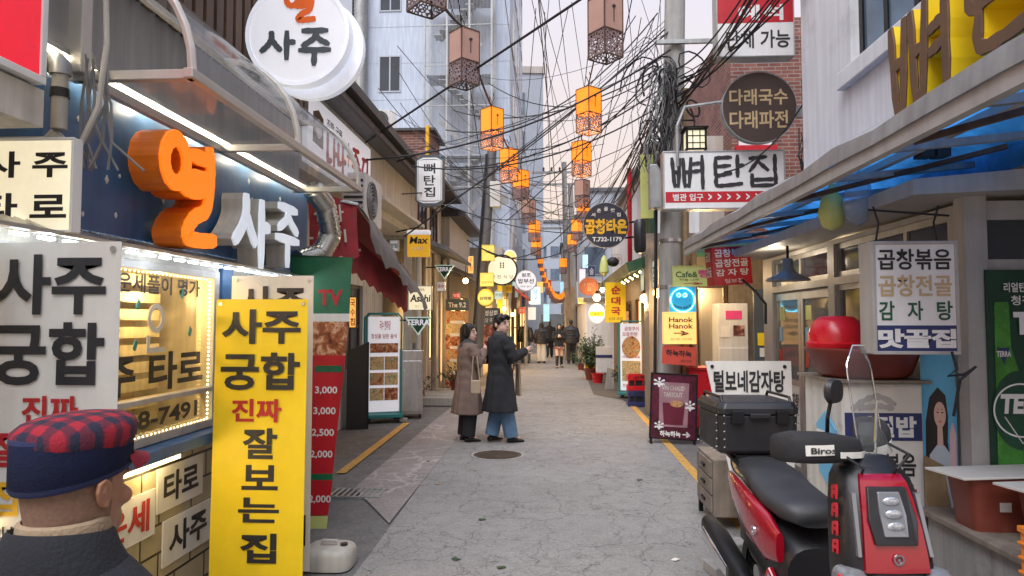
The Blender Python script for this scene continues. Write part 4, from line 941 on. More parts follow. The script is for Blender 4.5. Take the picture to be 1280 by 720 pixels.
# snack price banner
t = thing('price_banner', 'green and red hanging price banner with printed chicken and white numbers', 'banner', (0, 5.62, 0))
a, b = K(363, 320, 5.62), K(441, 668, 5.62)
def pb(px, py): v = K(px, py, 5.62); return v.x, v.z
def quadp(l, r, y0, y1, dl=0, dr=0, y=0, th=.004): return MB().prism([pb(l+dl, y1), pb(r+dr, y1), pb(r, y0), pb(l, y0)], y-th, y)
MB().prism([pb(363,318), pb(441,322), pb(400,668), pb(363,668)][::-1], .0, .012).build('backing', M['green_dark'], t)
quadp(364, 440, 322, 392, 0, -3, -.001).build('green_field', M['green_sign'], t); quadp(364, 437, 392, 402, 0, 0, -.001).build('pale_strip', M['vinyl_white'], t); quadp(366, 436, 402, 444, 0, -4, -.001).build('food_print', M['food_meat'], t)
quadp(366, 432, 444, 592, 0, -16, -.001).build('red_field', M['red_sign'], t); quadp(366, 416, 592, 600, 0, 0, -.001).build('green_strip', M['green_sign'], t); quadp(366, 416, 600, 644, 0, -6, -.001).build('red_field', M['red_sign'], t); quadp(366, 410, 645, 666, 0, -2, -.001).build('yellow_field', M['sign_lime'], t)
its = []
for s_, px, py in (('3,000', 394, 488), ('3,000', 392, 514), ('2,500', 390, 541), ('2,000', 388, 568), ('2,000', 386, 624)):
    x0, z0 = pb(px, py+5); x1, z1 = pb(px+28, py-5); its.append((s_, x0, x1, z0, z1, .02))
letters(t, M['white_sign'], its, -.008); x0, z0 = pb(395, 385); x1, z1 = pb(432, 362); letters(t, M['red_ink'], [('TV', x0+.02, x1-.02, z0+.02, z1, .04)], -.008)
x0, z0 = pb(394, 465); x1, z1 = pb(428, 457); MB().box(x0, x1, -.009, -.005, z0, z1).build('green_strip', M['green_sign'], t)
# white hanging chicken label, orange vertical board
signbox('orange_board', 'small orange upright sign board beside the price banner', 'sign', (436, 371, 446, 410), 8.9, .04, 'lit_orange', 'brown_wood', [('red_ink', '국', .2, .08, .8, .32, .02), ('red_ink', '수', .2, .38, .8, .62, .02), ('red_ink', '집', .2, .68, .8, .92, .02)], border=.01)
# round fortune sign
t = signbox('round_fortune_sign', 'big white round lightbox with orange and grey lettering overhead', 'sign', (306, -24, 438, 108), 4.75, .10, 'lit_white', 'lit_rim', shape='disc', border=.03)
w = t['_w']; mb = MB(); mb.brush(wl, -w*.34, -w*.24, w*.31, w*.25, w*.055, -.012, -.006, .1); mb.brush([[(.1,1),(.9,1)], [(.6,.98),(.45,.75),(.1,.55)], [(.5,.85),(.72,.7),(.95,.6)], [(0,.42),(1,.42)], [(.5,.4),(.48,0)]], w*.03, -w*.3, w*.28, w*.32, w*.055, -.012, -.006, .1); mb.build('grey_lettering', M['sign_slate'], t)
MB().brush(ol, -w*.12, w*.12, w*.28, w*.28, w*.055, -.012, -.006, .1).build('orange_lettering', mat('orange_flat', (.8,.13,.01), .4), t)
MB().disc((.06, -.05), w*.5, .14, .20, 48).build('rear_disc', M['lit_rim'], t); MB().disc((0, 0), .05, .1, .14).build('spacer', M['black_metal'], t)
mb = MB()
for dx in (-.72, -.52):
    mb.bar((dx, .1, -.28), (dx, .1, .5), .045)
for dz in (-.24, .1): mb.bar((-.8, .1, dz), (-.2, .1, dz), .035)
mb.build('bracket', M['black_metal'], t)

# left, further along
t = signbox('octagon_sign', 'grey octagonal hanging sign with vertical black name', 'sign', (519, 193, 555, 258), 10.8, .10, 'white_sign', 'sign_slate', [('ink', '뼈', .3, .17, .7, .37, .02), ('ink', '탄', .3, .40, .7, .60, .02), ('ink', '집', .3, .63, .7, .82, .02)], shape='oct')
bracket(t, [(-.55, .05, .32), (0, .05, .5), (0, .05, .3)])
t = signbox('beer_glass_sign', 'lit amber beer mug sign with white foam top', 'sign', (509, 287, 537, 321), 11.5, .08, 'beer_amber', 'beer_amber', [('ink', 'Max', .1, .26, .92, .52, .03, .15), ('white_sign', '생맥주', .25, .64, .75, .78, .01)], border=.0)
MB().box(-t['_w']*.53, t['_w']*.53, -.02, .09, t['_h']*.30, t['_h']*.5).build('foam', M['lit_white'], t, bevel=.03); bracket(t, [(-.4, .05, .2), (0, .05, .28), (0, .05, .15)])
t = signbox('lager_lightbox', 'rounded cream lit beer sign with black script', 'sign', (510, 357, 540, 388), 12.0, .10, 'lit_cream', 'alu', [('ink', 'Asahi', .08, .36, .92, .66, .03, .1), ('red_ink', 'SUPER', .3, .12, .7, .22, .0), ('tan_ink', '生ビール', .3, .78, .7, .88, .0)], border=.012); bracket(t, [(-.4, .05, .1), (0, .05, .1)])
t = signbox('triangle_beer_sign', 'green triangle beer sign with white lit edge under the cream lightbox', 'sign', (506, 396, 539, 419), 12.0, .06, 'green_dark', 'lit_mint', [('lit_white', 'TERRA', .06, .14, .94, .46, .03)], shape='tri'); bracket(t, [(-.4, .03, .1), (0, .03, .1)])
t = signbox('triangle_beer_sign', 'green triangle beer sign hanging near the leaning pole', 'sign', (543, 331, 568, 349), 14.2, .06, 'green_dark', 'lit_mint', [('lit_white', 'TERRA', .1, .16, .9, .45, .03)], shape='tri'); bracket(t, [(-.5, .03, .1), (0, .03, .1)])
t = signbox('name_plate_sign', 'slate sign plate reading The 9.2 over a strip of food pictures', 'sign', (557, 374, 586, 388), 16.2, .05, 'sign_slate', 'sign_slate', [('white_sign', 'The 9.2', .12, .28, .88, .74, .02)], border=0)
w, h = t['_w'], t['_h']
for i in range(6): MB().box(-w*.5, w*.46, -.004, .03, -h*.55-.3*(i+1)+.02, -h*.55-.3*i).build('menu_photo', M[('food_stew', 'food_mixed', 'food_meat')[i % 3]], t)
for i in range(5): MB().box(-w*.3, w*.3, -.008, -.004, -h*.55-.3*(i+1)+.0, -h*.55-.3*(i+1)+.07).build('caption', M['vinyl_white'], t)
MB().box(-.03, .03, .03, .07, K(570,374,16.2).z*-1+.1, 0).build('post', M['black_metal'], t)
t = signbox('dark_store_sign', 'dark slate shop sign board with pale handwritten words beside the pole', 'sign', (597, 385, 625, 455), 18.0, .08, 'sign_slate', 'black_metal', [('white_sign', '대성상회', .12, .04, .88, .14, .015), ('white_sign', '식당 주점', .2, .18, .8, .26, .0)], border=.01); MB().box(-t['_w']*.45, t['_w']*.45, -.008, -.004, -t['_h']*.48, t['_h']*.2).build('photo', M['print_dark'], t)
t = signbox('round_black_rim_sign', 'round cream lightbox with black rim and small leaf emblem', 'sign', (608, 318, 647, 357), 16.5, .12, 'lit_cream', 'black_metal', [('ink', '산', .14, .66, .28, .78, .0), ('ink', '천', .34, .66, .46, .78, .0), ('ink', '식', .54, .66, .66, .78, .0), ('ink', '당', .74, .66, .86, .78, .0)], shape='disc', border=.035)
mb = MB()
for i in range(3):
    for s_ in (-1, 1): mb.prism([(s_*.01, .05+i*.05), (s_*.05, .045+i*.05), (s_*.055, .08+i*.05), (s_*.02, .085+i*.05)], -.008, -.005)
mb.build('leaf_emblem', M['ink'], t); bracket(t, [(-.5, .06, 0), (0, .06, 0)])
t = signbox('round_white_sign', 'smaller round white sign with black brush words next to the black rimmed one', 'sign', (644, 337, 671, 364), 19.5, .10, 'lit_white', 'alu', [('ink', '원조', .3, .16, .72, .34, .02), ('ink', '밥부선', .14, .42, .86, .64, .02), ('ink', '대표 음식', .25, .74, .75, .82, .0)], shape='disc', border=.02); bracket(t, [(-.45, .05, 0), (0, .05, 0)])
t = signbox('round_yellow_sign', 'round mustard yellow lightbox low on the leaning pole', 'sign', (597, 361, 617, 383), 15.6, .10, 'lit_yellow', 'sign_yellow', [('ink', '신라방', .12, .44, .88, .64, .03)], shape='disc', border=.015)
signbox('yellow_square_sign', 'pale yellow rounded sign at the top of the pole', 'sign', (602, 306, 618, 326), 15.7, .08, 'lit_yellow', 'sign_yellow', [('ink', '곱창', .3, .35, .7, .5, .0)], border=.01)
signbox('yellow_square_sign', 'pale yellow sign plate right above the round mustard sign', 'sign', (600, 341, 617, 358), 15.7, .08, 'lit_yellow', 'sign_yellow', [('ink', '곱창구이', .12, .62, .88, .8, .0)], border=.01)
signbox('round_orange_sign', 'small round orange sign peeking behind the black rimmed round sign', 'sign', (629, 312, 646, 332), 18.5, .08, 'lit_orange', 'lit_white', shape='disc', border=.03)
signbox('blue_lightbox', 'pale blue lit upright sign far along the left side', 'sign', (663, 358, 676, 381), 24, .10, 'lit_blue', 'alu', [('ink', '당', .3, .15, .7, .4, .0), ('ink', '구', .3, .5, .7, .75, .0)], border=.015)
for i, (r_, Y, f) in enumerate((((679, 380, 687, 402), 30, 'lit_blue'), ((660, 384, 670, 400), 31, 'lit_white'), ((640, 352, 648, 372), 26, 'lit_mint'), ((652, 366, 660, 384), 28, 'navy'), ((724, 336, 732, 362), 28, 'lit_white'), ((716, 352, 723, 376), 32, 'white_sign'), ((671, 352, 679, 366), 36, 'lit_orange'), ((728, 318, 735, 335), 30, 'lit_blue'), ((697, 372, 703, 380), 40, 'lit_white'), ((683, 350, 689, 368), 42, 'coral'), ((700, 352, 706, 372), 45, 'lit_blue'), ((620, 362, 630, 380), 22, 'lit_mint'))):
    signbox('small_lightbox', 'tiny glowing shop sign far down the alley', 'sign', r_, Y, .1, f, 'alu', border=.01, group='tiny far shop signs')

# right side, near to far
t = signbox('menu_lightbox', 'white hanging lightbox with four rows of dish names under the eave', 'sign', (1092, 301, 1196, 443), 4.15, .17, 'white_sign', 'frame_beige', [('ink', '곱창볶음', .07, .07, .92, .255, .02), ('tan_ink', '곱창전골', .07, .30, .92, .49, .02), ('green_ink', '감', .07, .53, .25, .70, .02), ('green_ink', '자', .40, .53, .58, .70, .02), ('green_ink', '탕', .74, .53, .92, .70, .02), ('white_sign', '맛골집', .05, .775, .95, .945, .05)], bars=[('navy', .035, .745, .965, .975)], border=.02)
mb = MB()
for s_ in (-1, 1): mb.tube([(s_*.18, .08, t['_h']/2), (s_*.16, .08, t['_h']/2+.12), (s_*.19, .08, t['_h']/2+.22)], .006, 6)
mb.tube([(-.22,.08,t['_h']/2+.2),(.25,.08,t['_h']/2+.16)], .006, 6); mb.build('hanger', M['black_metal'], t)
t = signbox('red_menu_sign', 'red boxy sign with white dish names under the canopy end', 'sign', (888, 308, 941, 356), 8.3, .16, 'red_sign', 'red_sign', [('white_sign', '곱창볶음', .08, .06, .92, .27, .02), ('white_sign', '곱창전골', .08, .32, .92, .53, .02), ('white_sign', '감 자 탕', .08, .58, .92, .76, .02), ('white_sign', '털보집', .3, .84, .75, .95, .0)], border=.008)
t.rotation_euler = (0, R(-4), R(14))
letters(t, M['white_sign'], [('곱창', -.14, -.02, .06, .18, .02), ('전골', -.14, -.02, -.12, .0, .02)], 0, rot=(0, 0, R(-90)), loc=(-t['_w']/2-.003, 0, 0))
signbox('cafe_sign', 'pale lime cafe and bread sign with pink lettering', 'sign', (841, 332, 888, 358), 10.15, .04, 'sign_lime', 'sign_lime', [('green_ink', 'Cafe&', .08, .28, .66, .56, .01), ('pink_ink', '빵', .68, .18, .97, .58, .03), ('ink', '하늘 나무', .18, .62, .7, .73, .0), ('red_ink', '→', .3, .80, .8, .92, .02)], border=.004)
t = signbox('smiley_sign', 'blue lightbox with glowing neon smiling face', 'sign', (836, 358, 870, 392), 10.12, .10, 'smile_blue', 'frame_beige', border=.012)
r_ = t['_w']*.45; mb = MB().ringdisc((0, 0), r_*.93, r_, -.02, -.006); mb.ringdisc((-r_*.3, r_*.4), r_*.10, r_*.17, -.02, -.006, 16).ringdisc((r_*.2, r_*.4), r_*.10, r_*.17, -.02, -.006, 16); mb.build('neon_face', M['neon_blue'], t)
mb = MB(); put_text(mb, 'HANOK HANOK', -r_*.72, r_*.72, -r_*.52, -r_*.28, -.008, .03); mb.v = [(x, y, z-.16*r_*(1-(x/(r_*.72))**2)*1.6) for x, y, z in mb.v]; mb.build('lettering', M['ink'], t)
signbox('arrow_sign', 'lit orange sign with black arrow below the smiling face', 'sign', (830, 390, 870, 430), 10.08, .14, 'lit_orange', 'lit_orange', [('ink', 'Hanok', .16, .16, .90, .32, .02), ('ink', 'Hanok', .16, .36, .90, .52, .02), ('ink', '→', .3, .58, .76, .74, .03), ('red_ink', '한옥 카페', .2, .82, .85, .88, .0)], border=.01)
t = signbox('coral_board', 'coral red wooden board with black brush words', 'sign', (828, 433, 870, 456), 10.1, .03, 'coral', 'coral', [('ink', '하녹하녹', .1, .2, .86, .56, .03), ('ink', '영업 시간', .55, .7, .88, .85, .0)], border=0); t.rotation_euler = (0, R(4), 0)
t = signbox('poster_frame', 'standing maroon poster frame with a takeout drink and arrow', 'sign board', (813, 467, 871, 549), 9.75, .05, 'print_maroon', 'black_metal', [('cream', 'VIN CHAUD', .24, .19, .72, .26, .02), ('cream', 'TAKEOUT', .28, .29, .68, .36, .02), ('white_sign', '하녹하녹', .22, .87, .66, .96, .04), ('white_sign', '→', .70, .87, .86, .96, .03), ('white_sign', '✻', .06, .07, .30, .22, .01), ('white_sign', '✻', .74, .40, .95, .56, .01), ('white_sign', '✻', .1, .73, .3, .86, .01)], border=.02)
t.rotation_euler = (R(-5), R(3), 0); w, h = t['_w'], t['_h']
gp = MB().prism([(-w*.2, -h*.28), (w*.2, -h*.28), (w*.24, h*.05), (-w*.24, h*.05)], -.006, -.0045).build('drink_print', M['maroon'], t); MB().prism([(-w*.3, -h*.31), (w*.3, -h*.31), (w*.32, h*.36), (-w*.32, h*.36)], -.0052, -.0043).build('pale_panel', mat('dusty_pink', (.32,.17,.2), .5, var=.3), t); MB().disc((w*.06, h*.04), w*.14, -.008, -.006, 20, h*.05).build('orange_slice', M['food_stew'], t)
mb = MB(); mb.bar((-w*.46, .02, -h*.5), (-w*.46, .02, -h*.5-.08), .03).bar((w*.46, .02, -h*.5), (w*.46, .02, -h*.5-.08), .03).bar((-w*.46, .3, -h*.5-.06), (-w*.46, -.05, -h*.5-.06), .03).bar((w*.46, .3, -h*.5-.06), (w*.46, -.05, -h*.5-.06), .03); mb.build('foot', M['black_metal'], t)
t = thing('red_counter', 'plain bright red counter panel behind the maroon poster', 'counter', K(874, 500, 10.2).xy.to_3d()); MB().box(-.14, .5, 0, .5, .14, .98).build('panel', M['red_plastic'], t, bevel=.01); MB().box(-.16, .52, -.02, .52, .98, 1.01).build('top', M['red_sign'], t)

signbox('bone_stew_sign', 'long white brush lettered sign with red arrow band', 'sign', (829, 187, 981, 262), 9.3, .20, 'white_sign', 'alu', [('white_sign', '별관 입구', .08, .735, .33, .855, .02)]+[('white_sign', '>', .37+i*.077, .735, .40+i*.077, .85, .03) for i in range(8)], bars=[('red_sign', .02, .70, .98, .885)], border=.02)
t = [o for o in bpy.data.objects if o.name == 'bone_stew_sign'][0]; w, h = t['_w'], t['_h']
bb = [[(.0,.98),(.08,.02)], [(.24,.96),(.20,.02)], [(.04,.5),(.22,.52)], [(.08,.06),(.2,.06)], [(.35,.96),(.40,.02)], [(.60,.98),(.54,.02)], [(.38,.5),(.57,.52)], [(.40,.06),(.54,.06)], [(.64,.78),(.90,.82)], [(.62,.52),(.90,.56)], [(.95,1.05),(.97,-.04)]]
bt = [[(.1,.98),(.62,1.0)], [(.12,.68),(.58,.72)], [(.1,.98),(.1,.42),(.3,.40),(.62,.46)], [(.84,1.05),(.84,.35)], [(.84,.72),(1.04,.72)], [(.12,.34),(.12,.06),(.4,.04),(.98,.1)]]
bj = [[(.05,.95),(.6,1.0)], [(.36,.92),(.05,.52)], [(.38,.8),(.66,.55)], [(.9,1.05),(.9,.45)], [(.12,.40),(.12,0)], [(.12,.02),(.92,.04)], [(.92,.42),(.92,0)], [(.14,.22),(.9,.24)]]
mb = MB()
for st, fx, fw in ((bb, .075, .26), (bt, .41, .24), (bj, .70, .24)): mb.brush(st, -w/2+w*fx, -h/2+h*.38, w*fw, h*.50, .052, -.010, -.005, .15)
mb.build('brush_lettering', M['ink'], t); mb = MB(); mb.bar((-.2, .25, -.1), (.5, .25, -.1), .05).bar((-.2, .25, .2), (.5, .25, .2), .05); mb.build('bracket', M['black_metal'], t)
t = signbox('round_brown_sign', 'round brown wooden sign with two lines of cream brush words', 'sign', (903, 89, 995, 179), 9.1, .13, 'sign_brown', 'galv', [('tan_ink', '다래국수', .10, .24, .88, .47, .02), ('tan_ink', '다래파전', .10, .55, .88, .80, .02)], shape='disc', border=.008)
MB().tube([(-1.05, .1, -.75), (-1.05, .1, -.2), (-.95, .1, .05), (-.4, .1, .12)], .022, 8).build('bracket', M['galv'], t); MB().bar((.3, .08, -.05), (.72, .08, -.05), .05, .14).build('mount', M['galv'], t)
t = signbox('red_white_sign', 'red and white lightbox at the top with black wire strands before it', 'sign', (896, -62, 991, 72), 8.9, .22, 'white_sign', 'frame_beige', [('white_sign', '예석', .28, .51, .86, .66, .03), ('ink', '단체 가능', .12, .75, .94, .92, .02)], bars=[('red_sign', .0, .02, 1.0, .68)], border=.015)
t = signbox('round_black_sign', 'round black sign with gold tripe town words and phone number', 'sign', (729, 253, 786, 310), 14.2, .13, 'sign_dark', 'galv', [('gold_ink', '곱창타운', .04, .36, .96, .70, .05), ('white_sign', 'T.732-1179', .2, .76, .84, .86, .03)], shape='disc', border=.01)
w = t['_w']; its = []
for i, c in enumerate('서촌골맛집'):
    a = R(140-25*i); its.append((c, math.cos(a)*w*.36-.04, math.cos(a)*w*.36+.04, math.sin(a)*w*.36-.04, math.sin(a)*w*.36+.04, .02))
letters(t, M['white_sign'], its, -.0075); MB().tube([(.0, .06, 0), (.95, .06, .12)], .02, 6).tube([(.0, .06, -.3), (.95, .06, -.2)], .02, 6).build('bracket', M['black_metal'], t)
t = signbox('soup_sign', 'bright yellow upright sign with three red characters', 'sign', (757, 353, 782, 403), 16.0, .10, 'sign_yellow', 'sign_yellow', [('red_ink', '순', .28, .08, .74, .30, .04), ('red_ink', '대', .28, .36, .74, .56, .04), ('red_ink', '국', .28, .62, .74, .82, .04), ('ink', '순대 국밥', .15, .87, .85, .95, .0)], border=.008)
t = signbox('mint_sign', 'pale mint lit signboard with black brush words over the bulbs', 'sign', None, 0, .12, 'lit_mint', 'alu', [('ink', '수', .32, .2, .44, .8, .01), ('ink', '다', .48, .2, .6, .8, .01), ('ink', '방', .64, .2, .76, .8, .01), ('ink', '집', .80, .2, .92, .8, .01), ('red_ink', '맛', .08, .1, .16, .35, .0)], rz=-90, loc=(1.80, 13.0, 2.52), wh=(2.1, .48), border=.015)
signbox('beer_oval_sign', 'white oval beer sign with golden band lit from above', 'sign', (736, 380, 756, 404), 17.5, .10, 'lit_white', 'lit_cream', [('ink', '맥주', .3, .42, .7, .6, .0)], bars=[('gold_ink', .06, .38, .94, .64)], shape='disc', border=.0)
signbox('round_wood_sign', 'round reddish brown wooden sign beyond the oval beer sign', 'sign', (724, 347, 748, 369), 18.5, .06, 'wood_round', 'wood_round', [('tan_ink', '소문난', .2, .3, .8, .5, .0), ('tan_ink', '집', .4, .55, .6, .75, .0)], shape='disc', border=.006)
t = thing('green_pear_sign', 'lime green sign with a black bird shape on the gutter end', 'sign', K(755, 330, 17)); mb = MB().lathe([(.01,-.3),(.12,-.2),(.1,.0),(.06,.15),(.01,.22)], n=12); mb.build('lamp_body', M['sign_lime'], t, smooth=True); MB().sph((.22,0,.05), (.15,.1,.12)).build('bird', M['black'], t, smooth=True)

# wheeled menu stands
def menustand(label, rect, Y, rz, fm, rows, txt):
    x0, y0, x1, y1 = rect; a, b = K(x0, y1, Y), K(x1, y0, Y); h = b.z-a.z; w = (b.x-a.x)
    t = thing('menu_stand', label, 'menu stand', ((a.x+b.x)/2, Y, 0), rz)
    mb = MB(); w2 = w/2
    mb.tube([(-w2, .0, .14), (-w2, 0, h-.06), (-w2+.06, 0, h), (w2-.06, 0, h), (w2, 0, h-.06), (w2, 0, .14)], .018, 8)
    mb.tube([(-w2, .3, .14), (-w2, .3, h-.06), (-w2+.06, .3, h), (w2-.06, .3, h), (w2, .3, h-.06), (w2, .3, .14)], .018, 8); mb.build('tube_frame', M[fm], t, smooth=True)
    MB().box(-w2-.03, w2+.03, -.06, .36, .08, .14).build('base', M['teal'], t, bevel=.008)
    mb = MB()
    for sx_ in (-1, 1):
        for y in (0, .28): mb.lathe([(.001,-.02),(.04,-.02),(.04,.02),(.001,.02)], (sx_*(w2-.05), y, .04), 12, 'x')
    mb.build('caster', M['black'], t)
    bx = MB().box(-w2+.03, w2-.03, .01, .29, .18, h-.05).build('lightbox', M['lit_white'], t)
    for i, (fx0, fy0, fx1, fy1, m) in enumerate(rows):
        MB().box(-w2+.03+(w-.06)*fx0, -w2+.03+(w-.06)*fx1, .004, .0095, h-.05-(h-.23)*fy1, h-.05-(h-.23)*fy0).build('menu_photo', M[m], t)
    for i in range(5): MB().box(w2-.0295, w2-.026, .05, .25, .3+i*.26, .5+i*.26).build('side_photo', M[('food_mixed','food_stew','food_meat')[i%3]], t)
    letters(t, M['red_ink'], [(s_, -w2+.03+(w-.06)*q[0], -w2+.03+(w-.06)*q[2], h-.05-(h-.23)*q[3], h-.05-(h-.23)*q[1]) for s_, q in txt], .002)
    return t
menustand('teal framed wheeled menu lightbox with food pictures beside the black panel', (458, 391, 502, 527), 11.4, 22, 'teal', [(.05,.28,.95,.38,'food_meat'), (.05,.42,.5,.56,'food_mixed'), (.52,.42,.95,.56,'food_stew'), (.05,.59,.5,.72,'food_stew'), (.52,.59,.95,.72,'food_mixed'), (.05,.75,.5,.88,'food_mixed'), (.52,.75,.95,.88,'food_meat')], [('국수 한마당', (.35, .04, .7, .14)), ('정성을 담은 음식', (.08, .18, .9, .23))])
t = menustand('white wheeled menu lightbox with a pork plate picture near the potted shrub', (774, 399, 804, 496), 15.2, -12, 'teal', [(.08,.56,.92,.86,'food_mixed')], [('곱창구이', (.2, .05, .85, .11)), ('모듬한판', (.1, .13, .8, .19)), ('야채곱창 볶음', (.1, .48, .9, .52)), ('전골 탕 포장', (.1, .90, .9, .95))])
MB().disc((0, 1.12), .2, .002, .008, 28, .24).build('plate_print', M['food_stew'], t)
t = thing('black_panel_stand', 'tall black folded display panel standing beside the teal menu lightbox', 'display panel', (*K(447, 500, 10.7).xy, 0), 18)
MB().prism([(-.17,0),(.17,0),(.17,1.36),(-.17,1.22)], 0, .03).build('panel', M['black_plastic'], t); MB().prismx([(0,0),(.34,0),(.30,1.34),(0,1.36)], .14, .17).build('side_panel', M['black_plastic'], t)
t = thing('steel_cabinet', 'dented stainless steel cabinet beside the stone step', 'cabinet', (*K(514, 500, 11.9).xy, 0), 14)
MB().box(-.2, .2, 0, .5, .07, 1.18).build('cabinet_body', M['steel'], t, bevel=.01); MB().box(-.18, .18, -.022, -.002, .12, 1.0).build('door', M['steel'], t, bevel=.006); MB().box(.12, .15, -.05, -.022, .5, .7).build('handle', M['alu'], t)
for x in (-.17, .13): MB().box(x, x+.04, .02, .06, 0, .07).build('leg', M['black_metal'], t)
tag(MB().box(-.09,.09,-.05,.05,0,.06).build('brick', M['concrete'], None, bevel=.006), 'loose grey brick on the ground by the steel cabinet', 'brick').location = KG(502, 527)

# AC unit
def acunit(label, loc, rz, s=1):
    t = thing('air_conditioner', label, 'air conditioner', loc, rz)
    MB().box(-.42*s, .42*s, 0, .3*s, 0, .62*s).build('case', M['ac_white'], t, bevel=.012); mb = MB()
    for i in range(5): mb.ringdisc((-.1*s, .31*s), (.05+.045*i)*s, (.06+.045*i)*s, -.02, -.004, 24)
    mb.build('fan_guard', M['galv'], t); MB().disc((-.1*s, .31*s), .25*s, -.003, .0, 24).build('fan_opening', M['black_plastic'], t)
    mb = MB()
    for i in range(7): mb.box(-.435*s, -.42*s, .03, .27*s, (.08+i*.07)*s, (.11+i*.07)*s)
    mb.build('louvre', M['black_plastic'], t); MB().box(-.4*s, .4*s, .05, .1, -.08, 0).build('bracket', M['galv'], t); return t
acunit('white air conditioner unit with round fan mounted above the torn awning', (-2.45, 9.3, 3.0), 90, 1.05)
acunit('small air conditioner unit on the tower roof terrace by the red brick box', K(480, 160, 20), 30, .9)
t = thing('brick_box', 'small red brick rooftop room below the pale tower', 'rooftop room', K(510, 185, 18)); MB().box(-.6, .6, 0, 1.5, -1.4, .45).build('wall', M['brick_red'], t); MB().box(-.7, .75, -.1, 1.6, .45, .52).build('roof', M['roof_dark'], t); MB().cyl((.55, -.15, -1.6), (.55, -.15, .55), .05).build('pipe', M['gold_ink'], t)

# lamps
def bulb(loc, label, e=3, r=.05, cap=True):
    t = thing('hanging_bulb', label, 'bulb', loc); MB().sph((0,0,0), r, 14, 10).build('bulb', M['bulb'], t, smooth=True); MB().cyl((0,0,r*.8),(0,0,r*1.8), r*.4).build('socket', M['black'], t); MB().cyl((0,0,r*1.8),(0,0,r*1.8+.25), .006, n=6).build('cord', M['cable'], t); lamp('bulb_glow', (0, 0, -r*1.6), e, (1, .66, .32), .05, t); return t
bulb(K(806, 373, 12.9), 'bare warm bulb under the mint signboard, farther from the pole', 14, .085); bulb(K(822, 366, 11.8), 'bare warm bulb hanging close to the concrete pole', 12, .08)
bulb(K(582, 351, 15), 'bright warm bulb under the left eave by the leaning pole', 6, .06); bulb(K(746, 372, 17.3), 'bright bulb just over the oval beer sign', 8, .09)
bulb(K(630, 386, 21), 'warm bulb before the yellow shop front', 6, .06); bulb(K(641, 393, 23), 'warm bulb deeper by the yellow shop front', 6, .06); bulb(K(753, 362, 18.2), 'small warm bulb behind the yellow soup sign', 5, .06)
bulb(K(664, 378, 30), 'far warm bulb by the pale blue sign', 6, .08)
t = thing('pendant_lamp', 'grey enamel cone pendant lamp outside the sliding door', 'lamp', K(985, 351, 6.6))
MB().lathe([(.20,0),(.19,.02),(.09,.07),(.055,.11),(.05,.2),(.04,.21),(.035,.2),(.045,.1),(.08,.06),(.18,.012)], n=32).build('lamp_shade', M['galv'], t, smooth=True); MB().cyl((0,0,.2),(0,0,.33), .012).build('stem', M['black_metal'], t); MB().sph((0,0,.05), .035).build('bulb', M['lit_cream'], t)
t = thing('wall_lantern', 'black square lattice lantern below the round brown sign', 'lantern lamp', K(868, 176, 9.9))
MB().box(-.13,.13,-.13,.13,-.15,.13).build('glass_body', M['lit_cream'], t); mb = MB()
for sx_ in (-.13, .13):
    for sy in (-.13, .13): mb.bar((sx_,sy,-.17),(sx_,sy,.15), .028)
for z in (-.15, .13):
    mb.bar((-.14,-.135,z),(.14,-.135,z),.025).bar((-.14,.135,z),(.14,.135,z),.025).bar((-.135,-.14,z),(-.135,.14,z),.025).bar((.135,-.14,z),(.135,.14,z),.025)
for x in (-.05, .05): mb.bar((x,-.135,-.15),(x,-.135,.13),.012)
for z in (-.06, .04): mb.bar((-.13,-.135,z),(.13,-.135,z),.012)
mb.build('lattice', M['black_metal'], t); MB().box(-.17,.17,-.17,.17,.15,.17).build('cap', M['black_metal'], t); MB().tube([(-.3,0,.05),(-.28,0,.3),(0,0,.3),(0,0,.17)], .015, 6).build('bracket', M['black_metal'], t)
t = thing('floodlight', 'black twin floodlight fixed under the blue canopy', 'floodlight', K(1166, 187, 4.3)); MB().box(-.09,-.005,-.04,.06,-.05,.05).box(.005,.09,-.04,.06,-.05,.05).build('lamp_head', M['black_plastic'], t, bevel=.008); MB().bar((-.1,.02,.06),(.1,.02,.06),.02).build('mount', M['black_metal'], t)

# ---------------------------------------------------------------- clutter on the right
# white fridge with basin and red bowl
t = thing('old_fridge', 'old rusty white fridge covered with stickers and a dish name banner', 'fridge', (1.91, 4.7, 0))
MB().box(0, .52, 0, .66, .04, 1.27).build('cabinet', mat('rusty_white', (.62,.61,.57), .5, var=.08, streak=.2, dirt='#6e4a2a', dirtamt=.75, scale=5), t, bevel=.012)
bn = MB().box(.012, .508, -.008, -.002, .45, 1.25).build('banner', M['vinyl_white'], t)
MB().box(.014, .506, -.011, -.009, .90, 1.08).build('navy_band', M['navy'], bn); letters(bn, M['white_sign'], [('시절밥', .06, .47, .92, 1.06, .04)], -.013)
letters(bn, M['ink'], [('곱창 볶음', .03, .46, .67, .82, .02)], -.013); letters(bn, M['red_ink'], [('곰탕', .2, .46, .49, .62, .03)], -.013); 
MB().brush([[(.05,.1),(.3,.6),(.6,.9),(.95,.4)], [(.2,.1),(.6,.3),(.9,.1)]], .05, 1.1, .3, .1, .035, -.013, -.009, .3).build('torn_patch', M['frame_beige'], bn)
sh = MB().prismx([(.12,.62),(.25,.56),(.38,.62),(.42,.95),(.25,1.06),(.08,.95)], -.012, -.004).build('shield_sticker', M['sky_poster'], t); letters(sh, M['white_sign'], [('TERRA', -.40, -.10, .82, .92, .04)], 0, rot=(0, 0, R(-90)), loc=(-.016, 0, 0))
MB().box(-.04, .56, -.04, .7, 1.275, 1.295).build('board_lid', M['grey_wood'], t)
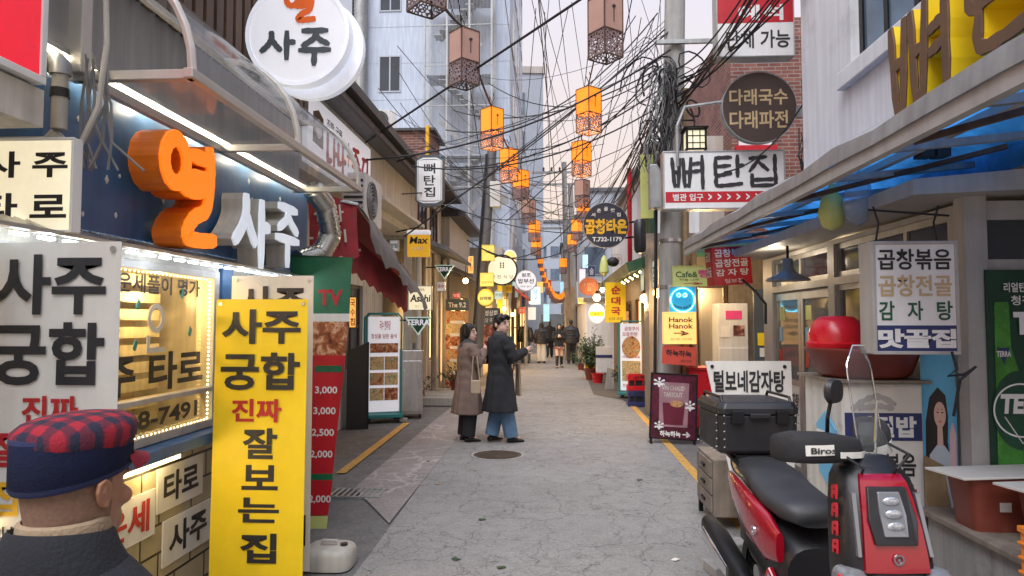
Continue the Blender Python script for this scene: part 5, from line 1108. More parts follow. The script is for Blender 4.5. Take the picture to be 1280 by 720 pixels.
t = thing('brown_basin', 'wide reddish brown rubber basin on top of the old fridge', 'basin', (2.16, 4.95, 1.295)); MB().lathe([(.25,0),(.30,.03),(.35,.16),(.375,.19),(.375,.2),(.355,.205),(.33,.16),(.26,.03)], n=40).build('bowl', M['basin_brown'], t, smooth=True)
t = thing('red_bowl', 'shiny bright red plastic bowl upturned on the brown basin', 'bowl', (2.0, 4.98, 1.50)); MB().lathe([(.20,0),(.205,.03),(.19,.04),(.19,.09),(.15,.18),(.11,.215),(.05,.22),(.01,.22)], n=36).build('bowl', M['red_plastic'], t, smooth=True); MB().cyl((0,0,-.002),(0,0,.03), .185).build('lower_rim', M['white_sign'], t)
# leaning poster of a woman holding a bottle
t = thing('portrait_poster', 'blue drink poster showing a long haired woman in a pale blouse', 'poster', (2.505, 4.66, .42), -36); t.scale = (.6, 1, .98)
MB().box(-.16, .17, 0, .012, .03, 1.1).build('board', M['sky_poster'], t); MB().prism([(-.13,.30),(-.12,.62),(-.08,.78),(.0,.85),(.07,.80),(.09,.66),(.08,.5),(.10,.36),(.02,.28)], -.003, -.0005).build('hair', M['hair_black'], t); MB().disc((.015, .67), .055, -.006, -.0035, 24, .085).build('face', M['skin_print'], t)
MB().prism([(-.10,.03),(.13,.03),(.12,.40),(.05,.47),(-.02,.47),(-.09,.40)], -.0055, -.0035).build('blouse', mat('blouse', (.42,.5,.56), .5), t); MB().prism([(-.015,.47),(.04,.47),(.035,.6),(-.01,.6)], -.005, -.0036).build('neck', M['skin_print'], t)
mb = MB()
for x in (-.005, .038): mb.disc((x, .685), .010, -.0075, -.0065, 10, .005)
mb.prism([(-.016,.705),(.004,.71),(.004,.704)], -.0075, -.0065); mb.prism([(.028,.71),(.05,.705),(.028,.704)], -.0075, -.0065); mb.build('eyes', M['ink'], t); MB().disc((.018, .625), .014, -.0075, -.0065, 10, .006).build('mouth', M['coral'], t); MB().prism([(.10,.28),(.16,.28),(.16,.55),(.14,.62),(.12,.62),(.10,.55)], -.006, -.0035).build('bottle', mat('pale_pink', (.6,.42,.44), .4), t)
tag(MB().prism([(-.05,0),(.09,0),(.06,.26),(-.05,.32)], 0, .03).build('cardboard_sheet', M['pale_wood'], None), 'brown cardboard sheet leaning before the portrait poster', 'cardboard').location = (2.44, 4.60, .5)
# beer poster on the wall that faces the camera
t = thing('beer_poster', 'tall dark green beer poster with a frosted bottle and white name', 'poster', (2.67, 4.40, .5))
MB().box(-.0, .8, .0, .012, .05, 1.5).build('print', M['terra_green'], t); MB().box(0, .8, -.003, -.0005, .05, .2).build('blue_band', M['sky_poster'], t); letters(t, M['white_sign'], [('꿈맛이', .10, .34, .07, .16, .03)], -.005)
bp_ = [(.035,.2),(.22,.2),(.225,.62),(.20,.80),(.135,1.02),(.13,1.28),(.125,1.3),(.05,1.3),(.045,1.28),(.04,1.02)]
bo = MB().prism(bp_, -.006, -.0015).build('bottle', M['bottle_green'], t); MB().disc((.18, .64), .165, -.009, -.0065, 40, .24).build('label', M['green_dark'], bo); MB().ringdisc((.18, .64), .155, .165, -.010, -.0085, 40).build('label_ring', M['white_sign'], bo); MB().prism([(.05,1.02),(.125,1.02),(.09,.92)], -.009, -.0065).build('neck_label', M['navy'], bo)
letters(t, M['white_sign'], [('TERRA', .05, .42, .62, .74, .05, .1), ('리얼탄산 100%', .10, .40, 1.36, 1.42, .02), ('청정맥아', .14, .40, 1.28, 1.34, .02), ('TERRA', .15, .6, 1.10, 1.24, .05), ('TERRA', .045, .13, .965, 1.0, .03)], -.0115)
mb = MB()
for a, b in (((.08,.60),(.18,.44)), ((.18,.44),(.32,.60)), ((.26,1.06),(.36,.92)), ((.36,.92),(.46,1.06))): mb.bar((a[0],-.011,a[1]), (b[0],-.011,b[1]), .012, .004)
mb.build('triangle_emblem', M['white_sign'], t)
# planters with boards on the ledge
for lb, bl, x, y, sx_, m, bx0 in (('brown rubber planter box on the ledge, left one under a board', 'thin grey board lying across the left planter box', 2.40, 4.18, .20, 'basin_brown', -.30), ('brown rubber planter box on the ledge, right one nearer the frame edge', 'thin grey board lying across the right planter box', 2.56, 3.80, .21, 'basin_brown', -.26)):
    t = thing('planter_box', lb, 'planter', (x+.12, y, .5)); rr = []
    for z, s_ in ((0, .8), (.02, .82), (.26, 1), (.29, 1.04), (.3, 1.04), (.3, .98), (.05, .8)): rr.append([(.18*s_*math.copysign(abs(math.cos(a))**.35, math.cos(a)), .145*s_*math.copysign(abs(math.sin(a))**.35, math.sin(a)), z) for a in [2*math.pi*k/32 for k in range(32)]])
    MB().loft(rr).build('tub', mat('clay', (.22,.05,.03), .5, var=.2, dirt='#8a7a6c', dirtamt=.3), t, smooth=True); MB().box(-.03, .03, -.143, -.137, .12, .17).build('torn_label', M['vinyl_white'], t)
    o = tag(MB().box(-.25, .45, -.17, .17, 0, .014).build('board', M['vinyl_white'], None, bevel=.003), bl, 'board'); o.location = (x+.1, y, .802); o.rotation_euler = (R(-1.5), R(-1), R(6))
t = thing('orange_crate', 'orange plastic crate at the right edge with steel handle', 'crate', (2.31, 3.12, .05))
mb = MB().box(-.0,.35,-.02,.0,.3,.62).box(-.02,.0,-.02,.45,.3,.62).box(-.03,.36,-.03,.46,.60,.63)
for i in range(4): mb.box(-.03, .36, -.032, .46, .33+i*.07, .345+i*.07)
mb.build('shell', M['crate_orange'], t, bevel=.004); MB().box(-.02,.4,.0,.45,0,.3).build('lower_crate', M['crate_orange'], t); MB().tube([(-.03,.1,.5),(-.09,.1,.5),(-.09,.3,.5),(-.03,.3,.5)], .012, 8).build('handle', M['steel'], t)
# white pot banner board leaning, small drawer chest, concrete blocks
t = thing('pot_banner', 'white leaning banner board with black brush words and a stew pot picture', 'banner', (0, 5.45, 0))
q = [K(880,451,5.5), K(986,451,5.5), K(1000,668,5.3), K(934,668,5.25)]
vs = [Vector((p.x, 0, p.z)) for p in q]
o = MB().prism([(q[0].x, q[0].z), (q[1].x, q[1].z), (q[1].x+.02, .05), (q[0].x+.27, .05)][::-1], 0, .014).build('board', M['vinyl_white'], t); w_ = q[1].x-q[0].x; x0 = q[0].x; zt = q[0].z
letters(t, M['ink'], [('털보네감자탕', x0+.06, x1, zt-.24, zt-.07, .03) for x1 in (x0+w_-.05,)], -.004)
MB().disc((x0+.33, zt-.76), .14, -.004, -.001, 32, .15).build('pot_print', M['food_stew'], t); MB().ringdisc((x0+.33, zt-.76), .14, .152, -.005, -.0005, 32).build('pot_rim', M['ink'], t); MB().disc((x0+.30, zt-.32), .17, -.003, -.001, 32, .05).build('lid_print', M['ink'], t)
MB().box(x0+.235, x0+.50, -.004, -.001, zt-1.06, zt-.95).build('red_label', M['red_sign'], t); letters(t, M['white_sign'], [('곱창전골', x0+.255, x0+.48, zt-1.04, zt-.965, .03)], -.006)
for sx_ in (.05, w_-.05): MB().disc((x0+sx_, zt-.04), .014, -.008, -.001, 10).build('grommet', M['black'], t)
MB().bar((x0+.4, .05, .0), (x0+.4, .05, zt-.05), .03).bar((x0+.4, .05, zt-.4), (x0+.4, .5, 0), .025).build('prop', M['alu'], t)
t = thing('drawer_chest', 'low grey wooden drawer chest on metal legs beside the pot banner', 'chest', (1.30, 5.72, 0)); MB().box(0,.55,0,.6,.1,.56).build('case', M['grey_wood'], t, bevel=.006)
for i in range(3): d = MB().box(-.014,-.001,.03,.57,.13+i*.14,.255+i*.14).build('drawer', M['grey_wood'], t, bevel=.004); MB().box(-.03,-.014,.24,.36,.18+i*.14,.2+i*.14).build('handle', M['black_metal'], d)
for x in (0, .51):
    for y in (0, .56): MB().box(x, x+.035, y, y+.035, 0, .1).build('leg', M['black_metal'], t)
for i, (lb, px, py, w, d, h, a) in enumerate((('rough concrete block on the road behind the scooter wheel', 922, 697, .26, .16, .12, 20), ('flat concrete slab under the scooter exhaust', 912, 716, .3, .2, .07, 12))):
    o = tag(MB().box(-w/2, w/2, -d/2, d/2, 0, h).build('concrete_block', M['concrete'], None, bevel=.01), lb, 'block'); o.location = KG(px, py); o.rotation_euler = (0, 0, R(a))

# far right clutter: shrub, crates, boxes, bucket
t = thing('potted_shrub', 'dark green bushy potted shrub before the white hoarding', 'shrub', (1.12, 20.0, 0))
MB().lathe([(.14,0),(.2,.3),(.22,.32),(.2,.33),(.17,.3)], n=20).build('pot', M['basin_brown'], t, smooth=True); mb = MB(); lf = MB()
for i in range(46):
    a, e_ = rnd.uniform(0, 6.28), rnd.uniform(.1, 1.45); L_ = rnd.uniform(.5, 1.0); d = Vector((math.cos(a)*math.cos(e_)*.62, math.sin(a)*math.cos(e_)*.62, math.sin(e_)*1.05)); base = Vector((0, 0, .45)); tip = base+d*L_; mb.tube([(0,0,.3), base+d*.25, tip], [.015,.01,.004], 5)
    for j in range(26):
        p = base+d*L_*rnd.uniform(.3, 1.05)+Vector((rnd.gauss(0,.045), rnd.gauss(0,.045), rnd.gauss(0,.045))); u = Vector((rnd.gauss(0,1), rnd.gauss(0,1), rnd.gauss(.4,.7))).normalized(); v = u.orthogonal().normalized(); s_ = rnd.uniform(.035, .07); w = u.cross(v)
        lf.add([p-v*s_*.35, p+u*s_, p+v*s_*.35, p-u*s_*.7], [(0,1,2,3)])
mb.build('stem', M['stem'], t); lf.build('foliage', M['leaf'], t)
def crate(label, loc, m, txt):
    t = thing('beer_crate', label, 'crate', loc); mb = MB()
    for x0, x1, y0, y1 in ((-.22,.22,-.16,-.14),(-.22,.22,.14,.16),(-.22,-.2,-.14,.14),(.2,.22,-.14,.14)): mb.box(x0,x1,y0,y1,0,.09).box(x0,x1,y0,y1,.2,.31)
    for x in (-.22,-.09,.07,.2): mb.box(x,x+.02,-.162,-.14,.09,.2)
    mb.box(-.2,.2,-.14,.14,0,.02); mb.build('shell', M[m], t, bevel=.004); MB().box(-.19,.19,-.13,.13,.02,.24).build('bottles_inside', M['black'], t); letters(t, M['ink'], [(txt, -.12, .12, .22, .29, .02)], -.164)
c0 = K(741, 472, 20.4); crate('yellow beer crate on the ground below another one', (c0.x, 20.4, 0), 'crate_yellow', '맥주'); crate('yellow beer crate stacked on top of another crate', (c0.x, 20.4, .315), 'crate_yellow', '맥주')
t = thing('foam_box', 'white foam box with blue lid edge stacked beside the crates', 'box', (*K(754, 470, 19.6).xy, .25)); MB().box(-.2,.24,-.15,.15,0,.42).build('box_body', M['white_paint'], t, bevel=.01); MB().box(-.21,.25,-.16,.16,.42,.5).build('blue_lid', M['navy'], t); MB().box(-.2,.24,-.15,.15,.5,.72).build('upper_box', M['vinyl_white'], t); MB().box(-.18,.2,-.12,.12,-.25,0).build('stool', M['grey_wood'], t)
t = thing('red_bucket', 'red plastic bucket on the paving before the foam box', 'bucket', (*K(747, 477, 19.0).xy, 0)); MB().lathe([(.12,0),(.16,.26),(.17,.27),(.155,.27),(.11,.02)], n=24).build('pail', M['red_plastic'], t, smooth=True); MB().tube([(-.165,0,.26),(-.1,-.1,.2),(.1,-.1,.2),(.165,0,.26)], .006, 6).build('handle', M['steel'], t)
tag(MB().prism([(-.12,0),(.12,0),(.1,.5),(-.05,.55)], 0, .05).build('flat_stone', M['concrete'], None, bevel=.01), 'grey stone slab leaning against the timber eatery front', 'stone').location = (*K(762, 485, 17.2).xy, 0)
for i, (px, Y) in enumerate(((709, 30), (714, 31))):
    o = tag(MB().bar((0,0,0), (.3-.5*i,.3,3.2), .22, .05).build('timber_plank', M['pale_wood'], None), ('tall pale plank propped against the far pole', 'second plank crossing behind the propped pale one')[i], 'plank'); o.location = (*K(px, 440, Y).xy, 0)
# dark van far down the alley
v = thing('parked_van', 'dark parked van with pale windscreen far down the alley', 'van', (*K(692, 420, 44).xy, 0))
mb = MB(); rr = []
for y, z0, z1, w in ((0, .45, 1.0, .85), (.1, .35, 1.15, .9), (.5, .35, 1.25, .92), (1.1, .35, 2.15, .9), (4.6, .35, 2.2, .9), (4.7, .5, 2.0, .85)): rr.append([(-w, y, z0), (w, y, z0), (w, y, z0+(z1-z0)*.55), (w*.88, y, z1), (-w*.88, y, z1), (-w, y, z0+(z1-z0)*.55)])
mb.loft(rr).build('body', M['sign_slate'], v, smooth=True, auto=25); MB().add([(-.72,.56,1.32),(.72,.56,1.32),(.68,1.04,2.06),(-.68,1.04,2.06)], [(0,1,2,3)]).build('windscreen', M['glass_blue'], v)
for x in (-.75, .75):
    MB().box(x-.14, x+.14, -.02, .08, .75, .92).build('headlight', M['lens'], v)
    for y in (.9, 3.7): w = MB().lathe([(.001,-.1),(.33,-.1),(.35,0),(.33,.1),(.001,.1)], (x*1.08, y, .34), 20, 'x').build('wheel', M['rubber'], v); MB().lathe([(.001,-.12),(.2,-.12),(.2,.12),(.001,.12)], (x*1.08, y, .34), 16, 'x').build('rim', M['alu'], w)
# ---------------------------------------------------------------- more of the alley's clutter
def poster(label, loc, rz, w, h, m, cat='poster', items=(), name='wall_poster', frame=None):
    t = thing(name, label, cat, loc, rz); MB().box(-w/2, w/2, -.004, .012, -h/2, h/2).build('sheet', M[m], t)
    if frame: MB().box(-w/2-.02, w/2+.02, .0, .02, -h/2-.02, h/2+.02).build('frame', M[frame], t)
    for it in items: letters(t, M[it[0]], [it[1:]], -.008)
    return t
def plant(label, loc, h=.6, m='basin_brown', n=14):
    t = thing('potted_plant', label, 'plant', loc); MB().lathe([(.09,0),(.13,.2),(.14,.21),(.125,.21),(.11,.18)], n=16).build('pot', M[m], t, smooth=True); st = MB(); lf = MB()
    for i in range(n):
        a, e_ = rnd.uniform(0, 6.28), rnd.uniform(.4, 1.4); d = Vector((math.cos(a)*math.cos(e_), math.sin(a)*math.cos(e_), math.sin(e_))); L_ = h*rnd.uniform(.6, 1); b = Vector((0, 0, .18)); st.tube([b, b+d*L_*.5+Vector((0,0,.03)), b+d*L_], [.008,.005,.002], 5)
        for j in range(10):
            p = b+d*L_*rnd.uniform(.35, 1.05)+Vector((rnd.gauss(0,.02), rnd.gauss(0,.02), rnd.gauss(0,.02))); u = Vector((rnd.gauss(0,1), rnd.gauss(0,1), rnd.gauss(.3,.6))).normalized(); w = u.cross(u.orthogonal()).normalized(); s_ = rnd.uniform(.03, .06); lf.add([p-w*s_*.35, p+u*s_, p+w*s_*.35, p-u*s_*.7], [(0,1,2,3)])
    st.build('stem', M['stem'], t); lf.build('foliage', M['leaf'], t); return t
plant('small leafy plant in a brown pot on the stone step', (-2.15, 15.3, .16), .5); plant('spindly potted plant by the timber eatery wall', (1.72, 16.4, 0), .7)
plant('low potted plant before the yellow shop', (-1.35, 22.3, 0), .5); plant('potted plant at the foot of the white hoarding', (1.0, 24.2, 0), .6); plant('pale potted plant behind the steel cabinet', (-2.6, 12.9, 0), .8, 'pvc')
for lb, loc, rz, w, h, m in (('noodle photograph poster on the plaster wall beside the timber posts', (-2.765, 13.75, 1.5), 90, .5, .8, 'food_stew'), ('dark printed poster beside the stone step door', (-2.765, 16.75, 1.6), 90, .3, .6, 'print_dark'), ('mixed dishes poster beyond the dark store sign', (-1.57, 21.45, 1.6), 90, .35, .8, 'food_mixed'),
        ('meat dish poster on the timber eatery front', (1.965, 18.2, 1.5), -90, .7, .9, 'food_meat'), ('pale notice sheet on the timber eatery post', (1.955, 14.9, 1.55), -90, .4, .6, 'vinyl_white'), ('stew poster next to the mint signboard post', (1.955, 12.9, 1.35), -90, .42, .8, 'food_stew'), ('white notice stuck on the tea house timber wall', (2.02, 12.38, 1.75), 0, .2, .3, 'vinyl_white'), ('lime flyer stuck on the tea house timber wall', (2.0, 12.38, 1.3), 0, .2, .28, 'sign_lime')):
    poster(lb, loc, rz, w, h, m)
for lb, loc, rz, s_ in (('air conditioner unit on the timber shop upper wall', (-2.77, 14.0, 3.4), 90, .8), ('air conditioner unit over the menu shop canopy', (-2.57, 18.8, 3.45), 90, .8), ('grey boxed air conditioner on the pink sheet wall', (1.95, 17.3, 3.4), -90, .8), ('air conditioner high on the white hoarding end', (1.6, 23.25, 2.6), 0, .7)): acunit(lb, loc, rz, s_)
for lb, pts, r_ in (('grey gas pipe along the timber shop upper wall', [(-2.80,13.4,2.75),(-2.80,16.8,2.75),(-2.80,16.85,4.4)], .03), ('rusty drain pipe down the menu shop corner', [(-2.6,17.05,0),(-2.6,17.05,4.2)], .045), ('thin pipe along the timber eatery gutter', [(1.93,13.3,3.02),(1.93,21.8,3.02)], .025), ('grey conduit along the noodle shop wall', [(-3.32,6.6,2.5),(-3.32,12.6,2.5),(-3.32,12.7,.2)], .025)):
    tag(MB().tube(pts, r_, 8).build('wall_pipe', M['galv'], None, smooth=True), lb, 'pipe')
for lb, loc, m in (('grey meter box beside the stone step', (-2.74, 13.65, .9), 'galv'), ('pale meter box on the timber eatery wall', (1.94, 13.6, 1.5), 'ac_white')):
    t = thing('meter_box', lb, 'meter', loc); MB().box(-.03,.1,-.14,.14,0,.36).build('case', M[m], t, bevel=.008); MB().box(-.06,.0,-.02,.02,-.5,0).build('conduit', M['galv'], t)
for i, (r_, Y, f, it) in enumerate((((585, 320, 592, 342), 17, 'lit_orange', [('red_ink', '주', .2, .1, .8, .4, .0), ('red_ink', '점', .2, .55, .8, .85, .0)]), ((546, 352, 556, 364), 13.5, 'white_sign', [('red_ink', '국수', .1, .3, .9, .7, .02)]), ((618, 364, 628, 374), 19, 'lit_mint', [('ink', '커피', .1, .25, .9, .75, .0)]), ((648, 384, 657, 392), 25, 'coral', [('white_sign', '호프', .1, .25, .9, .75, .0)]), ((632, 356, 640, 366), 22.5, 'sign_yellow', [('ink', '분식', .1, .25, .9, .75, .0)]),
        ((765, 318, 777, 330), 19, 'white_sign', [('red_ink', '포차', .1, .25, .9, .75, .0)]), ((722, 372, 733, 380), 24, 'lit_orange', [('ink', '카페', .1, .2, .9, .8, .0)]), ((735, 332, 744, 346), 21, 'navy', [('white_sign', '술', .2, .2, .8, .8, .0)]), ((566, 366, 575, 373), 15.5, 'red_sign', [('white_sign', '포장', .1, .2, .9, .8, .0)]), ((487, 300, 498, 314), 10.2, 'white_sign', [('green_ink', '맛집', .1, .3, .9, .7, .02)]))):
    signbox('shop_sign', ('small glowing orange upright sign behind the leaning pole', 'little white noodle sign near the green triangle sign', 'mint coffee sign right of the yellow plates', 'coral pub sign at the foot of the tower', 'yellow snack sign over the yellow shop', 'white tavern sign above the green gutter', 'orange cafe sign over the white hoarding', 'navy sign near the round wooden sign', 'red takeaway sign over the stone step', 'small white sign beneath the noodle shop eave')[i], 'sign', r_, Y, .08, f, 'alu', it, border=.008)
t = thing('string_lights', 'warm little string lights hanging along the timber eatery gutter', 'string lights', (1.6, 12.6, 2.62)); mb = MB(); P_ = [(0, i*.4, -.05*(i % 2)) for i in range(20)]; mb.tube(P_, .006, 5); mb.build('cord', M['cable'], t); mb = MB()
for p in P_: mb.sph((p[0], p[1], p[2]-.04), .022, 8, 6)
o = mb.build('bulb', M['led_warm'], t); o['kind'] = 'stuff'
crate('blue grey crate by the foot of the timber eatery', (1.72, 14.0, 0), 'navy', '소주'); crate('red crate on top of the crate by the timber eatery', (1.72, 14.0, .315), 'red_plastic', '소주')
for lb, loc, s_, m in (('white foam carton near the yellow shop', (-1.42, 21.8, 0), .32, 'vinyl_white'),):
    tag(MB().box(-s_/2, s_/2, -s_*.4, s_*.4, 0, s_).build('carton', M[m], None, bevel=.006), lb, 'carton').location = loc
# shelf of goods inside the fortune shop and restaurant windows, seen through the glass
t = thing('dish_shelf', 'dark shelf of bowls and bottles behind the restaurant window', 'shelf', (2.95, 5.4, .8)); 
for k in range(3): MB().box(-.0, .2, -.9, .6, k*.38, k*.38+.02).build('board', M['brown_wood'], t)
for k in range(3):
    for j in range(9):
        b = MB().lathe([(.03,0),(.035,.12),(.012,.18),(.012,.24)] if (j+k) % 2 else [(.03,0),(.06,.07),(.055,.07),(.025,.01)], (.1, -.8+j*.16, k*.38+.02), 10).build('jar', M[('bottle_green','white_sign','red_plastic','tan_ink')[(j*2+k) % 4]], t, smooth=True)
# ---------------------------------------------------------------- poles
def upole(label, base, top, r0, r1, m, cats=()):
    b = Vector(base); d = Vector(top)-b; t = thing('utility_pole', label, 'utility pole', b)
    MB().tube([d*0, d*.5, d], [r0, (r0+r1)/2, r1], 20).build('shaft', M[m], t, smooth=True); return t, d
pr, dpr = upole('thick concrete utility pole wrapped in tangled black cables on the right', (1.73, 10.5, 0), (1.98, 10.5, 9.5), .185, .14, 'pole_concrete')
for z in (2.2, 2.9, 3.7, 4.6): MB().cyl(dpr*(z/9.5)-Vector((0,0,.025)), dpr*(z/9.5)+Vector((0,0,.025)), .185).build('steel_band', M['steel'], pr)
MB().bar(dpr*.62+Vector((-.3,-.2,0)), dpr*.62+Vector((1.3,-.2,0)), .06).build('cross_arm', M['galv'], pr)
MB().box(-.28, -.02, -.35, -.12, 3.35, 4.0).build('junction_box', M['galv'], pr, bevel=.01); MB().box(.28, .48, -.2, .05, 3.4, 4.1).build('junction_box', M['ac_white'], pr, bevel=.01)
MB().box(-.34, -.14, .3, .33, 3.3, 4.3).build('lime_banner', M['sign_lime'], pr)
mb = MB()
for i in range(34):                                    # coils and drooping loops tied to the pole
    a = rnd.uniform(0, 6.28); c = Vector((.12+rnd.gauss(-.16,.17), rnd.gauss(-.14,.12), rnd.uniform(3.9, 5.5))); r_ = rnd.uniform(.08, .30); el_ = rnd.uniform(.8, 1.9); ti = rnd.uniform(-.5, .5)
    pts = [c+Vector((math.cos(a)*r_*math.cos(q)+ti*r_*math.sin(q), math.sin(a)*r_*.6*math.cos(q), r_*el_*math.sin(q)+rnd.gauss(0,.012))) for q in [t*.42 for t in range(rnd.randint(9, 17))]]; mb.tube(pts, rnd.choice((.006,.009,.013,.016)), 5)
for i in range(17):
    x0_ = rnd.gauss(0, .12); z0_ = rnd.uniform(4.6, 5.7); y = -.2+rnd.gauss(0,.06); P_ = Vector((x0_, y, z0_)); pts = [P_.copy()]
    for q in range(9): P_ = P_+Vector((rnd.gauss(-.015,.055), rnd.gauss(0,.02), -rnd.uniform(.06,.26))); pts.append(P_.copy())
    mb.tube(pts, rnd.choice((.006,.008,.012,.018)), 5)
o = mb.build('cable_tangle', M['cable'], pr); o['kind'] = 'stuff'
mb = MB()
for i in range(16):
    x = -.2+rnd.gauss(0, .15); mb.tube([(x+.2, -.2, 5.5), (x+rnd.gauss(0,.15), -.28, 4.8), (x+rnd.gauss(0,.15), -.28, 4.3), (x, -.25, 3.9)], .006, 5)
o = mb.build('grey_tangle', M['cable_grey'], pr); o['kind'] = 'stuff'
MB().sph((-.06, -.36, 4.05), (.13,.1,.13)).build('splice_drum', M['black_plastic'], pr, smooth=True); MB().lathe([(.06,-.25),(.09,-.2),(.09,.2),(.06,.25)], (-.42, -.2, 2.95), 14).build('splice_can', M['black_plastic'], pr, smooth=True)
for a, b, r_ in (((.24,-.1,0),(.30,-.1,5.2),.05), ((-.21,-.05,0),(-.14,-.05,4.2),.025)): MB().tube([a, b], r_, 8).build('conduit', M['pale_wood'] if r_ > .03 else M['cable'], pr, smooth=True)
pl, dpl = upole('dark leaning utility pole on the left behind the couple', (-1.82, 16.0, 0), (-1.40, 16.0, 5.75), .13, .11, 'pole_dark')
MB().box(.38,.62,-.15,.15,4.35,4.95).build('junction_box', M['ac_white'], pl, bevel=.01); MB().tube([(-.1,-.13,.0),(.3,-.13,5.6)], .03, 6).build('conduit', M['cable'], pl)
pf, dpf = upole('tall pale utility pole with cross arms at the far end of the alley', (.80, 34, 0), (.62, 34, 9.6), .17, .12, 'pole_concrete')
for z, l, xo in ((9.1, 1.6, -.4), (8.5, 1.6, -.5), (6.3, 1.9, -.3)): MB().bar(dpf*(z/9.6)+Vector((-l+xo+.4,0,0)), dpf*(z/9.6)+Vector((l*.6+xo+.4,0,0)), .1).build('cross_arm', M['galv'], pf)
mb = MB()
for x in (-1.2,-.8,-.4,.3): mb.lathe([(.02,0),(.06,.05),(.04,.1),(.06,.15),(.02,.22)], (x, 0, 9.15), 8)
mb.build('insulator', M['brown_wood'], pf)
pg, dpg = upole('grey far pole with propped planks where the alley narrows', (1.05, 31.5, 0), (.86, 31.5, 8), .17, .12, 'pole_concrete')
ph, dph = upole('slim grey far pole behind the round white sign', (-1.65, 23.5, 0), (-1.3, 23.5, 5.2), .10, .09, 'galv')
upole('thin galvanised sign post by the far blue sign', (-.98, 26, 0), (-.98, 26, 4.2), .06, .05, 'galv')

# ---------------------------------------------------------------- lanterns
perf = bpy.data.materials.new('lantern_lace'); perf.use_nodes = True
_t = perf.node_tree; _N = _t.nodes; _L = _t.links; _b = _N['Principled BSDF']; _b.inputs['Base Color'].default_value = (.24,.16,.155,1); _b.inputs['Roughness'].default_value = .7
_tc = _N.new('ShaderNodeTexCoord'); _v = _N.new('ShaderNodeTexVoronoi'); _v.inputs['Scale'].default_value = 26; _L.new(_tc.outputs['Object'], _v.inputs['Vector']); _v.feature = 'DISTANCE_TO_EDGE'
_g = _N.new('ShaderNodeMath'); _g.operation = 'LESS_THAN'; _g.inputs[1].default_value = .16; _L.new(_v.outputs['Distance'], _g.inputs[0]); _L.new(_g.outputs[0], _b.inputs['Alpha'])
M['lace'] = perf
def lantern(loc, rz, lit, label, group='lanterns strung over the alley', s=1.0):
    t = thing('paper_lantern', label, 'lantern', loc, rz, group); a = .132*s; h = .66*s; m_ = 'lantern_lit' if lit else 'lantern_off'
    MB().box(-a, a, -a, a, h*.42, h).build('shade', M[m_], t)
    mb = MB()
    for p, q in (((-a,-a),(a,-a)),((a,-a),(a,a)),((a,a),(-a,a)),((-a,a),(-a,-a))): mb.add([(p[0],p[1],0),(q[0],q[1],0),(q[0],q[1],h*.42),(p[0],p[1],h*.42)], [(0,1,2,3)])
    mb.build('lace_skirt', M['lace'], t); mb = MB()
    for x in (-a, a):
        for y in (-a, a): mb.bar((x, y, 0), (x, y, h), .012*s)
    for z in (0, h*.42, h):
        for p, q in (((-a,-a),(a,-a)),((a,-a),(a,a)),((a,a),(-a,a)),((-a,a),(-a,-a))): mb.bar((*p, z), (*q, z), .012*s)
    mb.build('frame', M['brown_wood'], t)
    mb = MB()
    mb.prism([(-.03*s,h*.8),(.0,h*.84),(.03*s,h*.82),(.01,h*.78)], -a-.008, -a-.004).box(-.004, .004, -a-.008, -a-.004, h*.55, h*.78); mb.build('bird_motif', M['ink'], t)
    mb = MB().tube([(0,0,h),(0,0,h+.12*s)], .008*s, 5).tube([(-.06*s,0,h+.2*s),(0,0,h+.12*s),(.05*s,0,h+.2*s),(.02*s,0,h+.28*s)], .007*s, 5); mb.build('hook', M['cable'], t)
    return t
od = ['nearest', 'second', 'third', 'fourth', 'fifth', 'sixth', 'seventh', 'eighth']
for i, (px, py, Y, lit) in enumerate(((533, 13, 6.2, 0), (580, 107, 8.2, 0), (615, 186, 11.2, 1), (636, 227, 13.8, 1), (651, 249, 15.8, 1), (661, 280, 18.5, 0), (668, 302, 21.5, 1), (670, 319, 24.5, 1))):
    l = lantern(K(px, py, Y), 40+i*3, lit, ('%s %s lantern from the camera in the string over the left side' % (od[i], 'glowing orange' if lit else 'unlit pink')))
    if lit and Y < 14: lamp('lantern_glow', (0, 0, .1), 3, (1, .45, .1), .08, l)
for i, (px, py, Y, lit) in enumerate(((757, 73, 7.4, 0), (736, 166, 10.3, 1), (727, 220, 13.3, 1), (728, 259, 16.8, 0), (729, 277, 19.5, 1), (721, 300, 22.5, 1), (715, 315, 26, 1), (704, 342, 30, 1))):
    l = lantern(K(px, py, Y), 38+i*5, lit, ('%s %s lantern from the camera in the string over the mid alley' % (od[i], 'glowing orange' if lit else 'unlit pink')))
    if lit and Y < 14: lamp('lantern_glow', (0, 0, .1), 3, (1, .45, .1), .08, l)
n_ = 26
for i in range(n_):                                      # swag of small lanterns across the far alley
    t = i/(n_-1); px = 671+56*t; py = 306+78*(1-(2*t-1)**2)**.8-10*t; Y = 29+8*t
    lantern(K(px, py, Y), 30+i*17, 1, 'small glowing orange lantern in the swag across the far alley', 'swag of far lanterns', .62)

